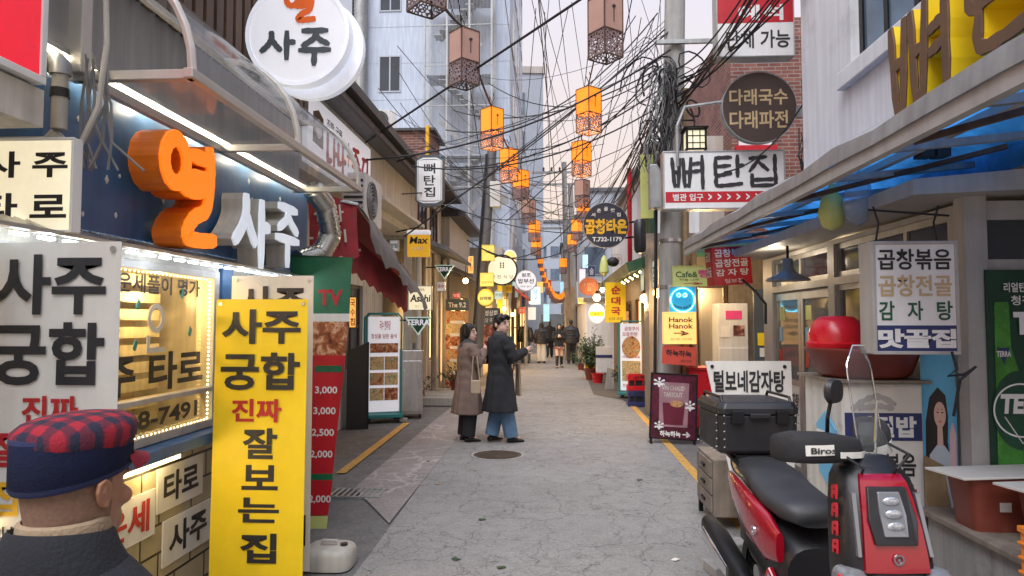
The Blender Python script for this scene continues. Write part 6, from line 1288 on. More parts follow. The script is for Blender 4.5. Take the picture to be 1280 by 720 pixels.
# ---------------------------------------------------------------- overhead cables
def cable(p, q, sag, r, m='cable', label='thin black utility cable strung overhead across the alley', group='overhead cables', n=14):
    p, q = Vector(p), Vector(q); pts = [p.lerp(q, i/n)-Vector((0, 0, sag*4*(i/n)*(1-i/n))) for i in range(n+1)]
    return tag(MB().tube(pts, r, 6).build('overhead_cable', M[m], None, smooth=True), label, 'cable', group)
PT = Vector((1.9, 10.4, 5.6))
cable(K(457,178,9.8), K(1010,-190,5.5), .0, .016, label='thick straight black cable rising from the noodle shop eave'); cable(K(457,200,9.6), K(838,62,10.3), .35, .014, label='sagging black cable between the noodle shop eave and right pole')
for p, q in (((K(533,-26,6.2)), K(580,34,8.2)), (K(580,34,8.2), K(615,134,11.2)), (K(615,134,11.2), K(636,186,13.8)), (K(636,186,13.8), K(651,217,15.8)), (K(651,217,15.8), K(668,278,21.5)), (K(668,278,21.5), K(676,322,28))): cable(p, q, .06, .017, label='black lantern wire over the left side', group='left lantern wire')
for p, q in ((K(760,-60,6.5), K(757,-8,7.4)), (K(757,-8,7.4), K(736,104,10.3)), (K(736,104,10.3), K(727,172,13.3)), (K(727,172,13.3), K(728,222,16.8)), (K(728,222,16.8), K(721,275,22.5)), (K(721,275,22.5), K(704,325,30))): cable(p, q, .06, .010, label='thin lantern wire over the mid alley', group='mid lantern wire')
for i in range(12):                                      # black bundle from the pole towards the camera over the right roofs
    a = K(846+rnd.uniform(-6,6), 105+rnd.uniform(-25,35), 10.3); cable(a, K(985+rnd.uniform(-30,45), -60+rnd.uniform(-25,25), 7.2), rnd.uniform(.0,.3), rnd.choice((.009,.012,.016)), label='heavy black cable in the bundle above the round brown sign', group='bundle by the brown sign')
for i in range(12):                                      # from the pole away along the alley
    cable(K(825+rnd.uniform(-15,15), 130+rnd.uniform(-50,60), 10.4), K(716+rnd.uniform(-18,30), 232+rnd.uniform(-20,110), 33), rnd.uniform(.1,.9), rnd.choice((.008,.010,.014)), label='black cable running from the right pole down the alley', group='cables along the alley')
for i in range(16):                                      # across to the left buildings
    cable(K(832+rnd.uniform(-10,10), 70+rnd.uniform(-60,90), 10.4), K(rnd.uniform(470, 640), rnd.uniform(60, 300), rnd.uniform(9, 20)), rnd.uniform(.05,.7), rnd.choice((.005,.006,.009,.012)), label='cable crossing from the right pole to the left roofs', group='cables crossing the alley')
for i in range(12):                                      # high lines that leave the top of the view
    x = rnd.uniform(470, 830); cable(K(x, -40, rnd.uniform(7, 12)), K(x+rnd.uniform(-60,120), rnd.uniform(160, 330), rnd.uniform(16, 30)), rnd.uniform(.0,.5), rnd.choice((.005,.006,.009)), m=rnd.choice(('cable','cable_grey')), label='slim line dropping from high above into the alley', group='high lines')
for i in range(10):
    cable(K(470+rnd.uniform(-10,80), rnd.uniform(20, 200), rnd.uniform(9, 14)), K(rnd.uniform(590, 700), rnd.uniform(150, 330), rnd.uniform(15, 26)), rnd.uniform(.1,.6), .006, m=rnd.choice(('cable','cable_grey')), label='thin line from the noodle shop roof to the leaning pole', group='lines by the tower')
for i in range(12): cable(K(rnd.uniform(640, 830), rnd.uniform(-30, 40), rnd.uniform(9, 14)), K(rnd.uniform(640, 800), rnd.uniform(200, 330), rnd.uniform(22, 36)), rnd.uniform(.1,.9), rnd.choice((.006,.008)), m=rnd.choice(('cable','cable','cable_grey')), label='fine wire running along the alley high over the lanterns', group='fine wires over the lanterns')
for i in range(10): cable(K(rnd.uniform(455, 610), rnd.uniform(150, 330), rnd.uniform(10, 16)), K(rnd.uniform(700, 835), rnd.uniform(120, 300), rnd.uniform(10.5, 20)), rnd.uniform(.15,.9), rnd.choice((.005,.007,.010)), label='slack wire crossing low between the two rows of shops', group='slack low wires')
for i in range(8): cable(K(rnd.uniform(600,625), rnd.uniform(195,230), 16), K(rnd.uniform(700,725), rnd.uniform(195,290), 34), rnd.uniform(.1,.8), .010, label='cable linking the leaning pole and the far pole', group='cables to the far pole')
cable(K(905,215,8.9), K(1010,120,8.4), .2, .010, label='cable looping along the white restaurant corner'); cable(K(1003,100,8.2), K(1010,235,8.2), .0, .012, label='cable running down the white restaurant corner')
for i in range(5): tag(MB().tube([K(1000+rnd.uniform(-4,6), 160+i*6, 8.1), K(1004+rnd.uniform(-8,14), 195, 8.0), K(1010+rnd.uniform(-8,10), 225, 8.0)], .008, 5).build('corner_wire', M['cable'], None), 'tangled wire at the white restaurant corner', 'wire', 'wires at the restaurant corner')
t = tag(MB().tube([K(1190,440,4.1), K(1196,462,4.05), K(1185,470,4.05), K(1205,468,4.05), K(1220,458,4.05), K(1200,475,4.05), K(1192,520,4.1)], .008, 6).build('loose_wire', M['cable'], None), 'knotted black wire hanging beside the corner column', 'wire')
tag(MB().tube([K(928,350,8.2), K(945,365,7.8), K(952,374,7.7), K(957,380,7.7), K(957,405,7.7)], .015, 6).build('sign_cable', M['cable'], None, smooth=True), 'black cable looping from the red menu sign to the door frame', 'cable')

# ---------------------------------------------------------------- scooter
sc = thing('delivery_scooter', 'red and black delivery scooter with black top box parked by the ledge', 'scooter', (1.24, 3.40, 0), 3.5)
def ring(cx, cy, cz, rx, rz, p=2.6, n=20, ax='y'):
    o = []
    for k in range(n):
        a = 2*math.pi*k/n; u = rx*math.copysign(abs(math.cos(a))**(2/p), math.cos(a)); v = rz*math.copysign(abs(math.sin(a))**(2/p), math.sin(a))
        o.append((cx+u, cy, cz+v) if ax == 'y' else (cx+u, cy+v, cz))
    return o
for y, r_ in ((-.62, .255), (.66, .25)):
    w = MB().lathe([(r_-.075,-.045),(r_-.03,-.055),(r_-.005,-.035),(r_,0),(r_-.005,.035),(r_-.03,.055),(r_-.075,.045)], (0, y, r_), 36, 'x', False).build('wheel', M['rubber'], sc, smooth=True, auto=60)
    mb = MB().lathe([(.17,-.035),(.185,-.035),(.185,.035),(.17,.035),(.17,-.035)], (0, y, r_), 30, 'x', False)
    for k in range(5): a = 2*math.pi*k/5; mb.bar((0, y, r_), (0, y+.18*math.cos(a), r_+.18*math.sin(a)), .03)
    mb.build('rim', M['black_metal'], w)
    MB().lathe([(.001,-.045),(.05,-.045),(.05,.045),(.001,.045)], (0, y, r_), 16, 'x').build('hub', M['alu'], w)
MB().loft([ring(0,-.94,.44,.05,.02), ring(0,-.84,.53,.08,.05), ring(0,-.66,.575,.09,.05), ring(0,-.48,.54,.08,.05), ring(0,-.40,.46,.05,.03)]).build('front_fender', M['scooter_red'], sc, smooth=True)
MB().tube([(-.07,-.62,.26),(-.07,-.5,.72)], .025).tube([(.07,-.62,.26),(.07,-.5,.72)], .025).build('fork', M['black_metal'], sc)
# tall front cowl: black shell, red insert, headlight in its hexagon bezel
def shell(f, wl_, z, y0, dep): return [(-wl_, y0+dep, z), (-wl_, y0+.045, z), (-wl_*.86, y0+.006, z), (-wl_*.4, y0-.012, z), (wl_*.4, y0-.012, z), (wl_*.86, y0+.006, z), (wl_, y0+.045, z), (wl_, y0+dep, z)]
CZ = ((.50,.12,-.60,.14), (.60,.155,-.67,.16), (.72,.172,-.70,.17), (.85,.168,-.68,.165), (.97,.158,-.645,.15), (1.06,.142,-.605,.13), (1.10,.12,-.57,.10), (1.115,.085,-.54,.05))
MB().loft([shell(0, w, z, y, d) for z, w, y, d in CZ]).build('front_cowl', M['black_plastic'], sc, smooth=True, auto=55)
def cow(z):
    for a, b in zip(CZ, CZ[1:]):
        if a[0] <= z <= b[0]: t = (z-a[0])/(b[0]-a[0]); return a[2]+(b[2]-a[2])*t
def onfront(poly, out_, th=.02, n=0): return [[(x, cow(z)-.012-out_, z) for x, z in poly], [(x, cow(z)-.012-out_+th, z) for x, z in poly]]
def plate(poly, out_, th=.025): r = onfront(poly, out_, th); return MB().loft(r[::-1])
q = MB(); rows = []
for z, w in ((.745,.12),(.80,.118),(.9,.11),(1.0,.10),(1.06,.09),(1.085,.08)): rows.append([(w*u, cow(z)-.020-.006*(1-abs(u)), z) for u in (-1,-.5,0,.5,1)])
q.sheet(rows, .02, (0,-1,0)).build('red_panel', M['scooter_red'], sc, smooth=True, auto=60)
rows = []
HB = [(-.075,1.045),(.075,1.045),(.092,.93),(.078,.845),(-.078,.845),(-.092,.93)]
bz = plate(HB, .024, .03).build('headlight_bezel', M['black_plastic'], sc, bevel=.004)
hl = plate([(-.042,1.03),(.042,1.03),(.05,.95),(.045,.875),(-.045,.875),(-.05,.95)], .030, .02).build('headlight', M['lens'], sc, bevel=.004)
mb = MB()
for z in (.912, .955, .998): mb.sph((0, cow(z)-.044, z), (.033,.008,.017), 16, 8)
mb.build('reflector', mat('headlamp_glass', (.55,.57,.6), .12, .6, var=.5, scale=45), hl, smooth=True)
MB().ringdisc((0, .795), .014, .02, cow(.795)-.036, cow(.795)-.028, 20).disc((0,.795), .006, cow(.795)-.036, cow(.795)-.028, 12).build('emblem', M['chrome'], sc)
for s_ in (-1, 1):
    plate([(s_*.128,.80),(s_*.141,.80),(s_*.130,1.02),(s_*.114,1.02)][::s_], .004, .02).build('day_light', M['lens'], sc)
    MB().loft([ring(s_*.155,-.73,.70,.05,.035), ring(s_*.16,-.70,.71,.055,.045), ring(s_*.165,-.63,.71,.045,.04)]).build('turn_signal', M['lens'], sc, smooth=True)
MB().loft([ring(0,-.73,.66,.13,.03), ring(0,-.71,.69,.165,.05), ring(0,-.63,.68,.165,.06)]).build('lower_grille', M['black_plastic'], sc, smooth=True)
MB().lathe([(.001,-.02),(.022,-.02),(.026,0),(.001,.01)], (-.195,-.69,.715), 16, 'y').build('side_reflector', M['red_plastic'], sc)
mb = MB()                                               # red decal strokes down the side of the cowl
for z0 in (.78,.85,.92,.99): mb.brush([[(0,0),(.1,.8),(.9,1)], [(.2,.4),(.8,.5)], [(.9,1),(.9,.1)]], -.02, z0, .04, .05, .014, 0, .004)
dc = mb.build('decal', M['red_plastic'], sc); dc.rotation_euler = (0, 0, R(-90)); dc.location = (-.176, -.59, 0)
# inner leg shield, floor, body
MB().loft([ring(0,-.50,.30,.16,.05,3), ring(0,-.52,.60,.17,.05,3), ring(0,-.50,.95,.15,.05,3), ring(0,-.48,1.05,.10,.04,3)]) .build('leg_shield', M['black_plastic'], sc, smooth=True)
MB().box(-.16,.16,-.50,.02,.27,.33).build('footboard', M['black_plastic'], sc, bevel=.02)
MB().loft([ring(0,-.02,.45,.14,.16), ring(0,.1,.50,.17,.20), ring(0,.45,.54,.17,.18), ring(0,.8,.62,.12,.12), ring(0,.92,.66,.08,.07)]).build('underbody', M['black_plastic'], sc, smooth=True)
for s_ in (-1, 1):
    MB().loft([ring(s_*.155,.02,.60,.02,.07), ring(s_*.172,.12,.62,.035,.115), ring(s_*.175,.35,.66,.04,.11), ring(s_*.155,.62,.72,.035,.075), ring(s_*.12,.85,.76,.02,.03)]).build('side_panel', M['scooter_red'], sc, smooth=True)
    e = MB().lathe([(.016,-.006),(.024,-.006),(.024,.006),(.016,.006),(.016,-.006)], (s_*.218,.2,.63), 20, 'x', False).lathe([(.001,-.005),(.008,-.005),(.008,.005),(.001,.005)], (s_*.216,.2,.63), 12, 'x').build('side_emblem', M['chrome'], sc)
    MB().loft([ring(s_*.17,-.02,.36,.02,.05), ring(s_*.18,.08,.40,.03,.09), ring(s_*.165,.2,.33,.02,.04)]).build('lower_side_panel', M['scooter_red'], sc, smooth=True)
MB().box(-.205,-.198,.02,.06,.36,.47).build('chrome_strip', M['chrome'], sc)
st_ = MB().loft([ring(0,-.04,.755,.10,.045), ring(0,.06,.765,.155,.06), ring(0,.25,.775,.165,.062), ring(0,.40,.80,.16,.06), ring(0,.46,.83,.155,.055), ring(0,.7,.85,.14,.05), ring(0,.84,.86,.09,.03)]).build('seat', M['seat_leather'], sc, smooth=True, auto=80)
ex = MB().loft([ring(-.21,.28,.30,.03,.03), ring(-.22,.40,.33,.06,.07), ring(-.225,.75,.40,.065,.08), ring(-.225,.95,.44,.05,.06)]).build('exhaust', M['black_metal'], sc, smooth=True)
MB().loft([ring(-.285,.42,.345,.008,.03), ring(-.292,.6,.375,.012,.045), ring(-.29,.86,.42,.01,.04)]).build('heat_shield', M['chrome'], ex, smooth=True)
MB().box(-.02,.02,.6,1.0,.35,.42).build('rear_fender', M['black_plastic'], sc); MB().box(-.06,.06,.92,.96,.62,.70).build('tail_light', M['red_plastic'], sc)
MB().tube([(-.12,.55,.83),(-.14,.75,.88),(-.1,1.1,.885),(.1,1.1,.885),(.14,.75,.88),(.12,.55,.83)], .014).box(-.13,.13,.72,1.1,.885,.905).build('rear_rack', M['black_metal'], sc)
# top box
bx = MB().loft([[(x*s_, .93+y*s_, z) for x, y in ((-.20,-.235),(.20,-.235),(.235,-.2),(.235,.2),(.2,.235),(-.2,.235),(-.235,.2),(-.235,-.2))] for z, s_ in ((.91,.9),(.93,.98),(1.135,1.0))]).build('top_box', M['black_plastic'], sc, bevel=.006)
MB().loft([[(x*s_, .93+y*s_, z) for x, y in ((-.20,-.235),(.20,-.235),(.235,-.2),(.235,.2),(.2,.235),(-.2,.235),(-.235,.2),(-.235,-.2))] for z, s_ in ((1.14,1.02),(1.175,1.02),(1.205,.95),(1.21,.9))]).build('lid', M['black_plastic'], bx, bevel=.006)
mb = MB()
for sx_ in (-1, 1):
    for k in range(5): mb.sph((sx_*.205, .93-.238, .955+k*.045), .006, 6, 4); mb.sph((sx_*.240, .93-.205, .955+k*.045), .006, 6, 4)
for k in range(7): mb.sph((-.24, .75+k*.06, .93), .005, 6, 4)
mb.build('rivet', M['chrome'], bx)
for x in (-.13, .13): MB().box(x-.035, x+.035, .67, .70, 1.09, 1.165).build('latch', M['black_metal'], bx, bevel=.004)
MB().box(-.06,.06,.665,.69,1.12,1.15).build('lid_handle', M['black_plastic'], bx, bevel=.006)
for x in (-.2, .2): MB().tube([(x,.74,1.205),(x,.76,1.235),(x,1.1,1.235),(x,1.12,1.205)], .009, 8).build('lid_rail', M['black_metal'], bx)
# handlebar with muffs, mirrors and windshield
_n0 = set(bpy.data.objects)
hb = MB().tube([(-.33,-.36,1.10),(-.15,-.43,1.13),(0,-.48,1.10),(.15,-.43,1.13),(.33,-.36,1.10)], .016).build('handlebar', M['black_metal'], sc, smooth=True)
for s_ in (-1, 1):
    mf = MB().loft([ring(s_*.06,-.50,1.12,.02,.06,2.4,16), ring(s_*.12,-.505,1.125,.05,.065,2.4,16)]) if 0 else MB()
    rr = []
    for t, ry, rz_, y, z in ((.04,.04,.035,-.475,1.11), (.12,.065,.048,-.47,1.112), (.22,.08,.06,-.44,1.12), (.32,.08,.062,-.39,1.125), (.385,.066,.055,-.36,1.125), (.397,.04,.04,-.355,1.125)):
        rr.append([(s_*t, y+ry*math.copysign(abs(math.cos(2*math.pi*k/16))**.6, math.cos(2*math.pi*k/16)), z+rz_*math.copysign(abs(math.sin(2*math.pi*k/16))**.6, math.sin(2*math.pi*k/16))) for k in range(16)])
    if s_ < 0: rr = [r[::-1] for r in rr]
    m_ = mf.loft(rr).build('hand_muff', mat('muff_fabric', (.016,.016,.018), .8, var=.2, bump=.2, fine=200), sc, smooth=True)
    st = MB(); P = [(s_*t, y-ry-.003, z-.03) for t, y, z, ry in ((.06,-.475,1.115,.05),(.12,-.47,1.12,.066),(.18,-.453,1.125,.075),(.24,-.43,1.13,.081))]
    st.sheet([[Vector(p)+Vector((0,0,.012)) for p in P], [Vector(p)-Vector((0,0,.012)) for p in P]], .004, (0,-1,0)); st.build('reflective_strip', M['vinyl_white'], m_)
    if s_ > 0: continue
    mb = MB().tube([(s_*.20,-.44,1.16),(s_*.235,-.46,1.24),(s_*.225,-.47,1.31)], .008, 8); mb.build('mirror_stalk', M['black_metal'], sc)
    MB().loft([ring(s_*.225,-.50,1.345,.02,.015), ring(s_*.225,-.495,1.345,.055,.045), ring(s_*.225,-.475,1.345,.06,.05), ring(s_*.225,-.465,1.345,.05,.04)]).build('mirror', M['black_plastic'], sc, smooth=True)
lb = MB(); lb.sheet([[(-.27,-.500,1.142),(-.31,-.480,1.142),(-.37,-.437,1.142)], [(-.27,-.502,1.102),(-.31,-.482,1.102),(-.37,-.440,1.102)]], .003, (0,-1,0)); lbo = lb.build('muff_label', M['vinyl_white'], sc)
lb = MB(); put_text(lb, 'Biros', -.05, .05, -.012, .012, 0, .03); lb.build('lettering', M['ink'], lbo); lb = lbo.children[0]; lb.location = (-.318, -.482, 1.122); lb.rotation_euler = (0, 0, R(-37))
rows = []
for i in range(12):
    u = i/11; z = 1.12+.40*u; w = .115*(1-.75*max(0, u-.80)/.2) if u > .8 else .115; rows.append([(.02+w*k/4, -.55+.035*(k/4)**2+.05*u, z) for k in (-4,-2,0,2,4)])
ws = MB().sheet(rows, 0).build('windshield', M['windshield'], sc, smooth=True)
MB().tube([r_[0] for r_ in rows]+[r_[2] for r_ in rows[-1:]]+[r_[-1] for r_ in rows[::-1]], .0035, 6).build('screen_edge', M['chrome'], ws, smooth=True)
MB().tube([(.02,-.53,1.05),(.02,-.545,1.30)], .006).build('screen_stay', M['chrome'], sc)
rows = []
for i in range(6):
    u = i/5; z = 1.09+.12*u; rows.append([(-.0+.115*k/4*(1-.5*u**2), -.60+.05*(k/4)**2+.05*u, z) for k in (-4,-2,0,2,4)])
MB().sheet(rows, 0).build('visor', M['windshield'], sc, smooth=True)
STEER = R(40); PIV = Vector((0, -.47, 0))
for o in set(bpy.data.objects)-_n0:
    if o.parent == sc: o.rotation_euler = (0, 0, STEER); o.location = PIV-Matrix.Rotation(STEER, 3, 'Z') @ PIV+Vector((0, .04, .06))
MB().loft([ring(0,-.58,1.06,.10,.04), ring(0,-.52,1.10,.11,.05), ring(0,-.45,1.09,.08,.04)]).build('handlebar_cover', M['black_plastic'], sc, smooth=True)
for x_ in (-.06, .05): MB().tube([(x_*2.2,-.46,1.18),(x_*2.4,-.60,1.16),(x_*1.2,-.62,1.11),(x_,-.56,1.05)], .006, 6).build('brake_cable', M['cable'], sc, smooth=True)
MB().box(-.175,.175,-.655,-.64,.725,.731).build('panel_seam', M['black'], sc)
MB().tube([(.14,.1,.3),(.22,.05,.02)], .014).build('side_stand', M['black_metal'], sc)

# ---------------------------------------------------------------- people
def person(label, loc, rz, H, cfg):
    """faces -Y in its own frame (x to its left); joints given in units of height"""
    t = thing('person', label, 'person', loc, rz); v = cfg.get('vox', .012); h = H
    def P(x, y, z): return Vector((x*h, y*h, z*h))
    hips = {s: P(s*.052, 0, .51) for s in (-1, 1)}
    kn = {s: P(*cfg.get('knee', {}).get(s, (s*.055, -.012, .28))) for s in (-1, 1)}; an = {s: P(*cfg.get('ankle', {}).get(s, (s*.058, .01, .045))) for s in (-1, 1)}
    sh = {s: P(s*.108, .0, .815) for s in (-1, 1)}
    el = {s: P(*cfg.get('elbow', {}).get(s, (s*.145, .015, .63))) for s in (-1, 1)}; wr = {s: P(*cfg.get('wrist', {}).get(s, (s*.15, -.03, .49))) for s in (-1, 1)}
    toe = {s: cfg.get('toe', {}).get(s, (s*.15, -1)) for s in (-1, 1)}
    hs = cfg.get('hs', 1.0); hc = P(0, -.015, .93); hy = R(cfg.get('head', 0)); rot = Matrix.Rotation(hy, 3, 'Z')
    def hp(x, y, z): return hc+rot @ Vector((x*h*hs, y*h*hs, z*h*hs))
    def er(c, rx, ry, rz_, n=16, m=12):
        mb = MB().sph((0,0,0), (rx*h*hs, ry*h*hs, rz_*h*hs), n, m); return [c+rot @ Vector(q) for q in mb.v], mb.f
    B = MB()
    for c, r in (((0,.006,.008),(.043,.054,.054)), ((0,-.012,-.025),(.034,.042,.042)), ((0,-.020,-.045),(.024,.030,.022))): B.add(*er(hp(*c), *r))
    B.loft([[hp(*p) for p in q] for q in ([(-.010,-.054,-.016),(.010,-.054,-.016),(.008,-.045,-.020),(-.008,-.045,-.020)], [(-.006,-.066,-.012),(.006,-.066,-.012),(.006,-.05,-.016),(-.006,-.05,-.016)], [(-.004,-.052,.014),(.004,-.052,.014),(.004,-.045,.014),(-.004,-.045,.014)])])
    for s in (-1, 1): B.add(*er(hp(s*.044, .008, -.006), .006, .012, .018, 8, 6))
    B.tube([P(0,.008,.80), P(0,.004,.85), hc+Vector((0,.002*h,-.02*h))], [.042*h,.033*h,.032*h], 14)
    def el_ring(z, rx, ry, y=0): return [P(rx*math.cos(2*math.pi*k/18), y+ry*math.sin(2*math.pi*k/18), z) for k in range(18)]
    B.loft([el_ring(.47,.07,.05), el_ring(.53,.09,.06), el_ring(.62,.08,.055), el_ring(.72,.095,.06), el_ring(.79,.105,.055), el_ring(.83,.075,.045), el_ring(.85,.035,.035)])
    for s in (-1, 1):
        B.tube([hips[s], kn[s], an[s]], [.056*h,.034*h,.022*h], 12); B.tube([sh[s], el[s], wr[s]], [.032*h,.025*h,.017*h], 12)
        # hand: palm and five fingers
        d = (wr[s]-el[s]).normalized(); side = Vector(cfg.get('palm', {}).get(s, (0, 1, 0))); side = (side-d*side.dot(d)).normalized(); up = d.cross(side)
        B.tube([wr[s]-d*.01*h, wr[s]+d*.025*h, wr[s]+d*.052*h], [.015*h,.021*h,.019*h], 10); curl = cfg.get('curl', {}).get(s, .5)
        for k in range(4):
            b = wr[s]+d*.05*h+side*(k-1.5)*.0115*h; L_ = (.036,.044,.042,.034)[k]*h; c_ = curl if not (cfg.get('point') == s and k == 0) else .05
            B.tube([b-d*.01*h, b+d*L_*.5+up*c_*L_*.2, b+d*L_*(1-c_*.4)+up*c_*L_*.7], [.0068*h,.0062*h,.005*h], 7)
        B.tube([wr[s]+d*.015*h-side*.012*h, wr[s]+d*.035*h-side*.03*h+up*.008*h, wr[s]+d*.058*h-side*.034*h+up*.016*h], [.009*h,.0075*h,.006*h], 7)
        B.add(*(lambda m: (m.v, m.f))(MB().sph(tuple(an[s]+Vector((toe[s][0]*.03*h, toe[s][1]*.03*h, -.015*h))), (.022*h,.05*h,.022*h))))
    fuse('body', B, M['skin'], t, cfg.get('bvox', .011), 3)
    face = MB()
    for s in (-1, 1): face.add(*er(hp(s*.019, -.0535, .0), .0065, .003, .0026, 10, 6))
    face.build('eyes', M['ink'], t); bw = MB()
    for s in (-1, 1): bw.loft([[hp(s*.009,-.056,.015), hp(s*.009,-.054,.0175), hp(s*.028,-.050,.0165), hp(s*.028,-.051,.0145)], [hp(s*.008,-.050,.014), hp(s*.008,-.048,.019), hp(s*.030,-.044,.017), hp(s*.030,-.044,.013)]])
    bw.build('eyebrows', M['hair_black'], t); MB().add(*er(hp(0,-.0565,-.036), .014, .005, .005, 10, 6)).build('lips', mat('lips', (.38,.12,.10), .5), t)
    # hair
    Hm = MB(); Hm.add(*er(hp(0, .012, .016), .049, .057, .054, 20, 14))
    hair = cfg.get('hair', 'short')
    if hair == 'short':
        for k in range(9): a = -1.1+k*.27; Hm.add(*er(hp(.030*math.sin(a), -.036, .046+.006*math.cos(a*3)), .014, .020, .013, 8, 6))
        Hm.add(*er(hp(0, .03, -.01), .043, .036, .045, 14, 10))
    elif hair == 'bob':
        rr = []
        for z, rx, ry in ((.05,.03,.035),(.03,.05,.056),(0,.054,.058),(-.04,.056,.056),(-.075,.056,.05),(-.085,.05,.044)):
            rr.append([hp(rx*math.cos(a), .026+ry*.75*math.sin(a)*1, z) for a in [2*math.pi*k/20 for k in range(20)]])
        Hm.loft(rr); 
        for s in (-1, 1): Hm.add(*er(hp(s*.044, -.012, .01), .012, .028, .05, 10, 8))
    else:
        rr = []
        for z, rx, ry in ((.04,.045,.04),(0,.052,.045),(-.06,.055,.04),(-.12,.062,.036),(-.16,.05,.03)): rr.append([hp(rx*math.cos(a), .034+ry*.8*math.sin(a), z) for a in [2*math.pi*k/18 for k in range(18)]])
        Hm.loft(rr)
        for s in (-1, 1): Hm.add(*er(hp(s*.045, -.012, -.04), .014, .024, .08, 10, 8))
    fuse('hair', Hm, M['hair_black'], t, max(.008, v*.8), 2)
    # trousers or skirt and boots
    T = MB(); tm = cfg['trousers']; fl = cfg.get('flare', 1.0)
    if cfg.get('skirt'):
        T.loft([el_ring(.60,.082,.06), el_ring(.53,.098,.07), el_ring(.43,.125,.10), el_ring(.425,.12,.095)]); fuse('skirt', T, M[tm], t, v, 2)
        for s in (-1, 1): MB().tube([kn[s]+Vector((0,0,-.005*h)), kn[s].lerp(an[s], .5), an[s]], [.040*h,.036*h,.028*h], 12).build('boot_shaft', M['leather_black'], t, smooth=True)
    else:
        T.loft([el_ring(.60,.085,.06), el_ring(.54,.098,.068), el_ring(.48,.092,.064)])
        for s in (-1, 1): T.tube([hips[s], kn[s].lerp(hips[s], .45), kn[s], an[s]+Vector((0,0,.0))], [.066*h,.058*h,.047*h*fl,.043*h*fl], 14)
        fuse('trousers', T, M[tm], t, v, 3)
    for s in (-1, 1):
        f = Vector((toe[s][0], toe[s][1], 0)).normalized(); a = an[s]; r2 = []; sd = Vector((-f.y, f.x, 0))
        for u, w, zz in ((-.030,.020,.035),(-.01,.026,.05),(.03,.027,.045),(.07,.030,.026),(.098,.022,.018),(.108,.010,.012)):
            c = Vector((a.x, a.y, a.z-.045*h))+f*u*h; r2.append([c+sd*(w*h*math.cos(q)) + Vector((0,0,max(0, zz*h*(.5+.5*math.sin(q)))+.002)) for q in [2*math.pi*k/12 for k in range(12)]])
        MB().loft(r2).build('shoe', M[cfg.get('shoes', 'shoe')], t, smooth=True)
    # coat or jacket
    C = MB(); hem = cfg['hem']; b = cfg.get('bulk', 1.0); fl2 = cfg.get('coatflare', 1.0)
    C.loft([el_ring(hem,.108*b*fl2,.088*b*fl2), el_ring(max(hem+.02, .53),.107*b,.086*b), el_ring(.60,.104*b,.074*b), el_ring(.72,.112*b,.074*b), el_ring(.79,.118*b,.066*b), el_ring(.828,.088*b,.054*b), el_ring(.852,.046,.046)])
    for s in (-1, 1):
        m_ = el[s].lerp(sh[s], .5); C.tube([sh[s]+Vector((-s*.015*h,0,-.005*h)), m_, el[s], el[s].lerp(wr[s], .55), wr[s]+(wr[s]-el[s]).normalized()*.004*h], [.050*h*b,.046*h*b,.041*h*b,.036*h*b,.031*h*b], 14)
        if cfg.get('puffer'):
            for k in range(4): c = el[s].lerp(sh[s], k/4); C.add(*(lambda m: (m.v, m.f))(MB().sph(tuple(c), .05*h*b)))
    if cfg.get('puffer'):
        for k in range(6): z = hem+.02+(.80-hem)*k/6; C.loft([el_ring(z-.022,.098*b,.07*b), el_ring(z,.118*b,.088*b), el_ring(z+.022,.098*b,.07*b)])
    ct = fuse('coat', C, M[cfg['coat']], t, v, cfg.get('smooth', 3))
    for q in ct.data.vertices:                            # hanging folds, deeper towards the hem, and soft creases
        a = math.atan2(q.co.y, q.co.x); zz = q.co.z/h; rr_ = math.hypot(q.co.x, q.co.y); k_ = max(0, min(1, (.62-zz)/.3))
        d = h*(.0075*k_*(math.sin(6*a+1.3*math.sin(zz*9))+.6*math.sin(11*a+2))+.0022*math.sin(zz*70+5*a+math.sin(a*4)*2)*(1 if zz > .5 else .4))
        if abs(q.co.x) < .14*h or zz < .5: q.co.x *= 1+d/max(rr_, .05); q.co.y *= 1+d/max(rr_, .05)
        else: q.co.y += .004*h*math.sin(zz*95+q.co.x*20)
    col = MB().loft([el_ring(.835,.058,.056), el_ring(.875,.047,.048,-.004), el_ring(.876,.042,.042,-.004), el_ring(.84,.05,.048)], cap=False)
    col.build('collar', M[cfg.get('collar', cfg['coat'])], t, smooth=True)
    return t
man = person('man in long charcoal coat and blue jeans pointing down the alley', (*KG(625, 553).xy, 0), 122, 1.77, dict(coat='coat_charcoal', trousers='denim', hs=1.22, hem=.245, bulk=1.16, coatflare=1.3, flare=1.3, head=-76, hair='short',
    knee={-1:(-.045,-.03,.28), 1:(.06,-.01,.28)}, ankle={-1:(-.05,-.075,.045), 1:(.065,.04,.05)}, toe={-1:(-.1,-1), 1:(.2,-1)}, elbow={-1:(-.155,-.03,.665), 1:(.15,.0,.63)}, wrist={-1:(-.105,-.165,.715), 1:(.12,-.10,.55)}, point=-1, curl={-1:.75, 1:.5}, palm={-1:(0,0,1)}, collar='scarf_grey', vox=.012, bvox=.008))
wom = person('woman in long brown coat holding a red mug to her mouth', (*KG(584, 551).xy, 0), 118, 1.64, dict(coat='coat_brown', trousers='trouser_black', hs=1.22, hem=.235, bulk=1.14, coatflare=1.32, flare=1.3, head=-54, hair='bob',
    elbow={-1:(-.14,-.05,.665), 1:(.14,-.03,.65)}, wrist={-1:(-.055,-.135,.775), 1:(.03,-.14,.76)}, collar='scarf_grey', curl={-1:.8, 1:.8}, vox=.012, bvox=.008))
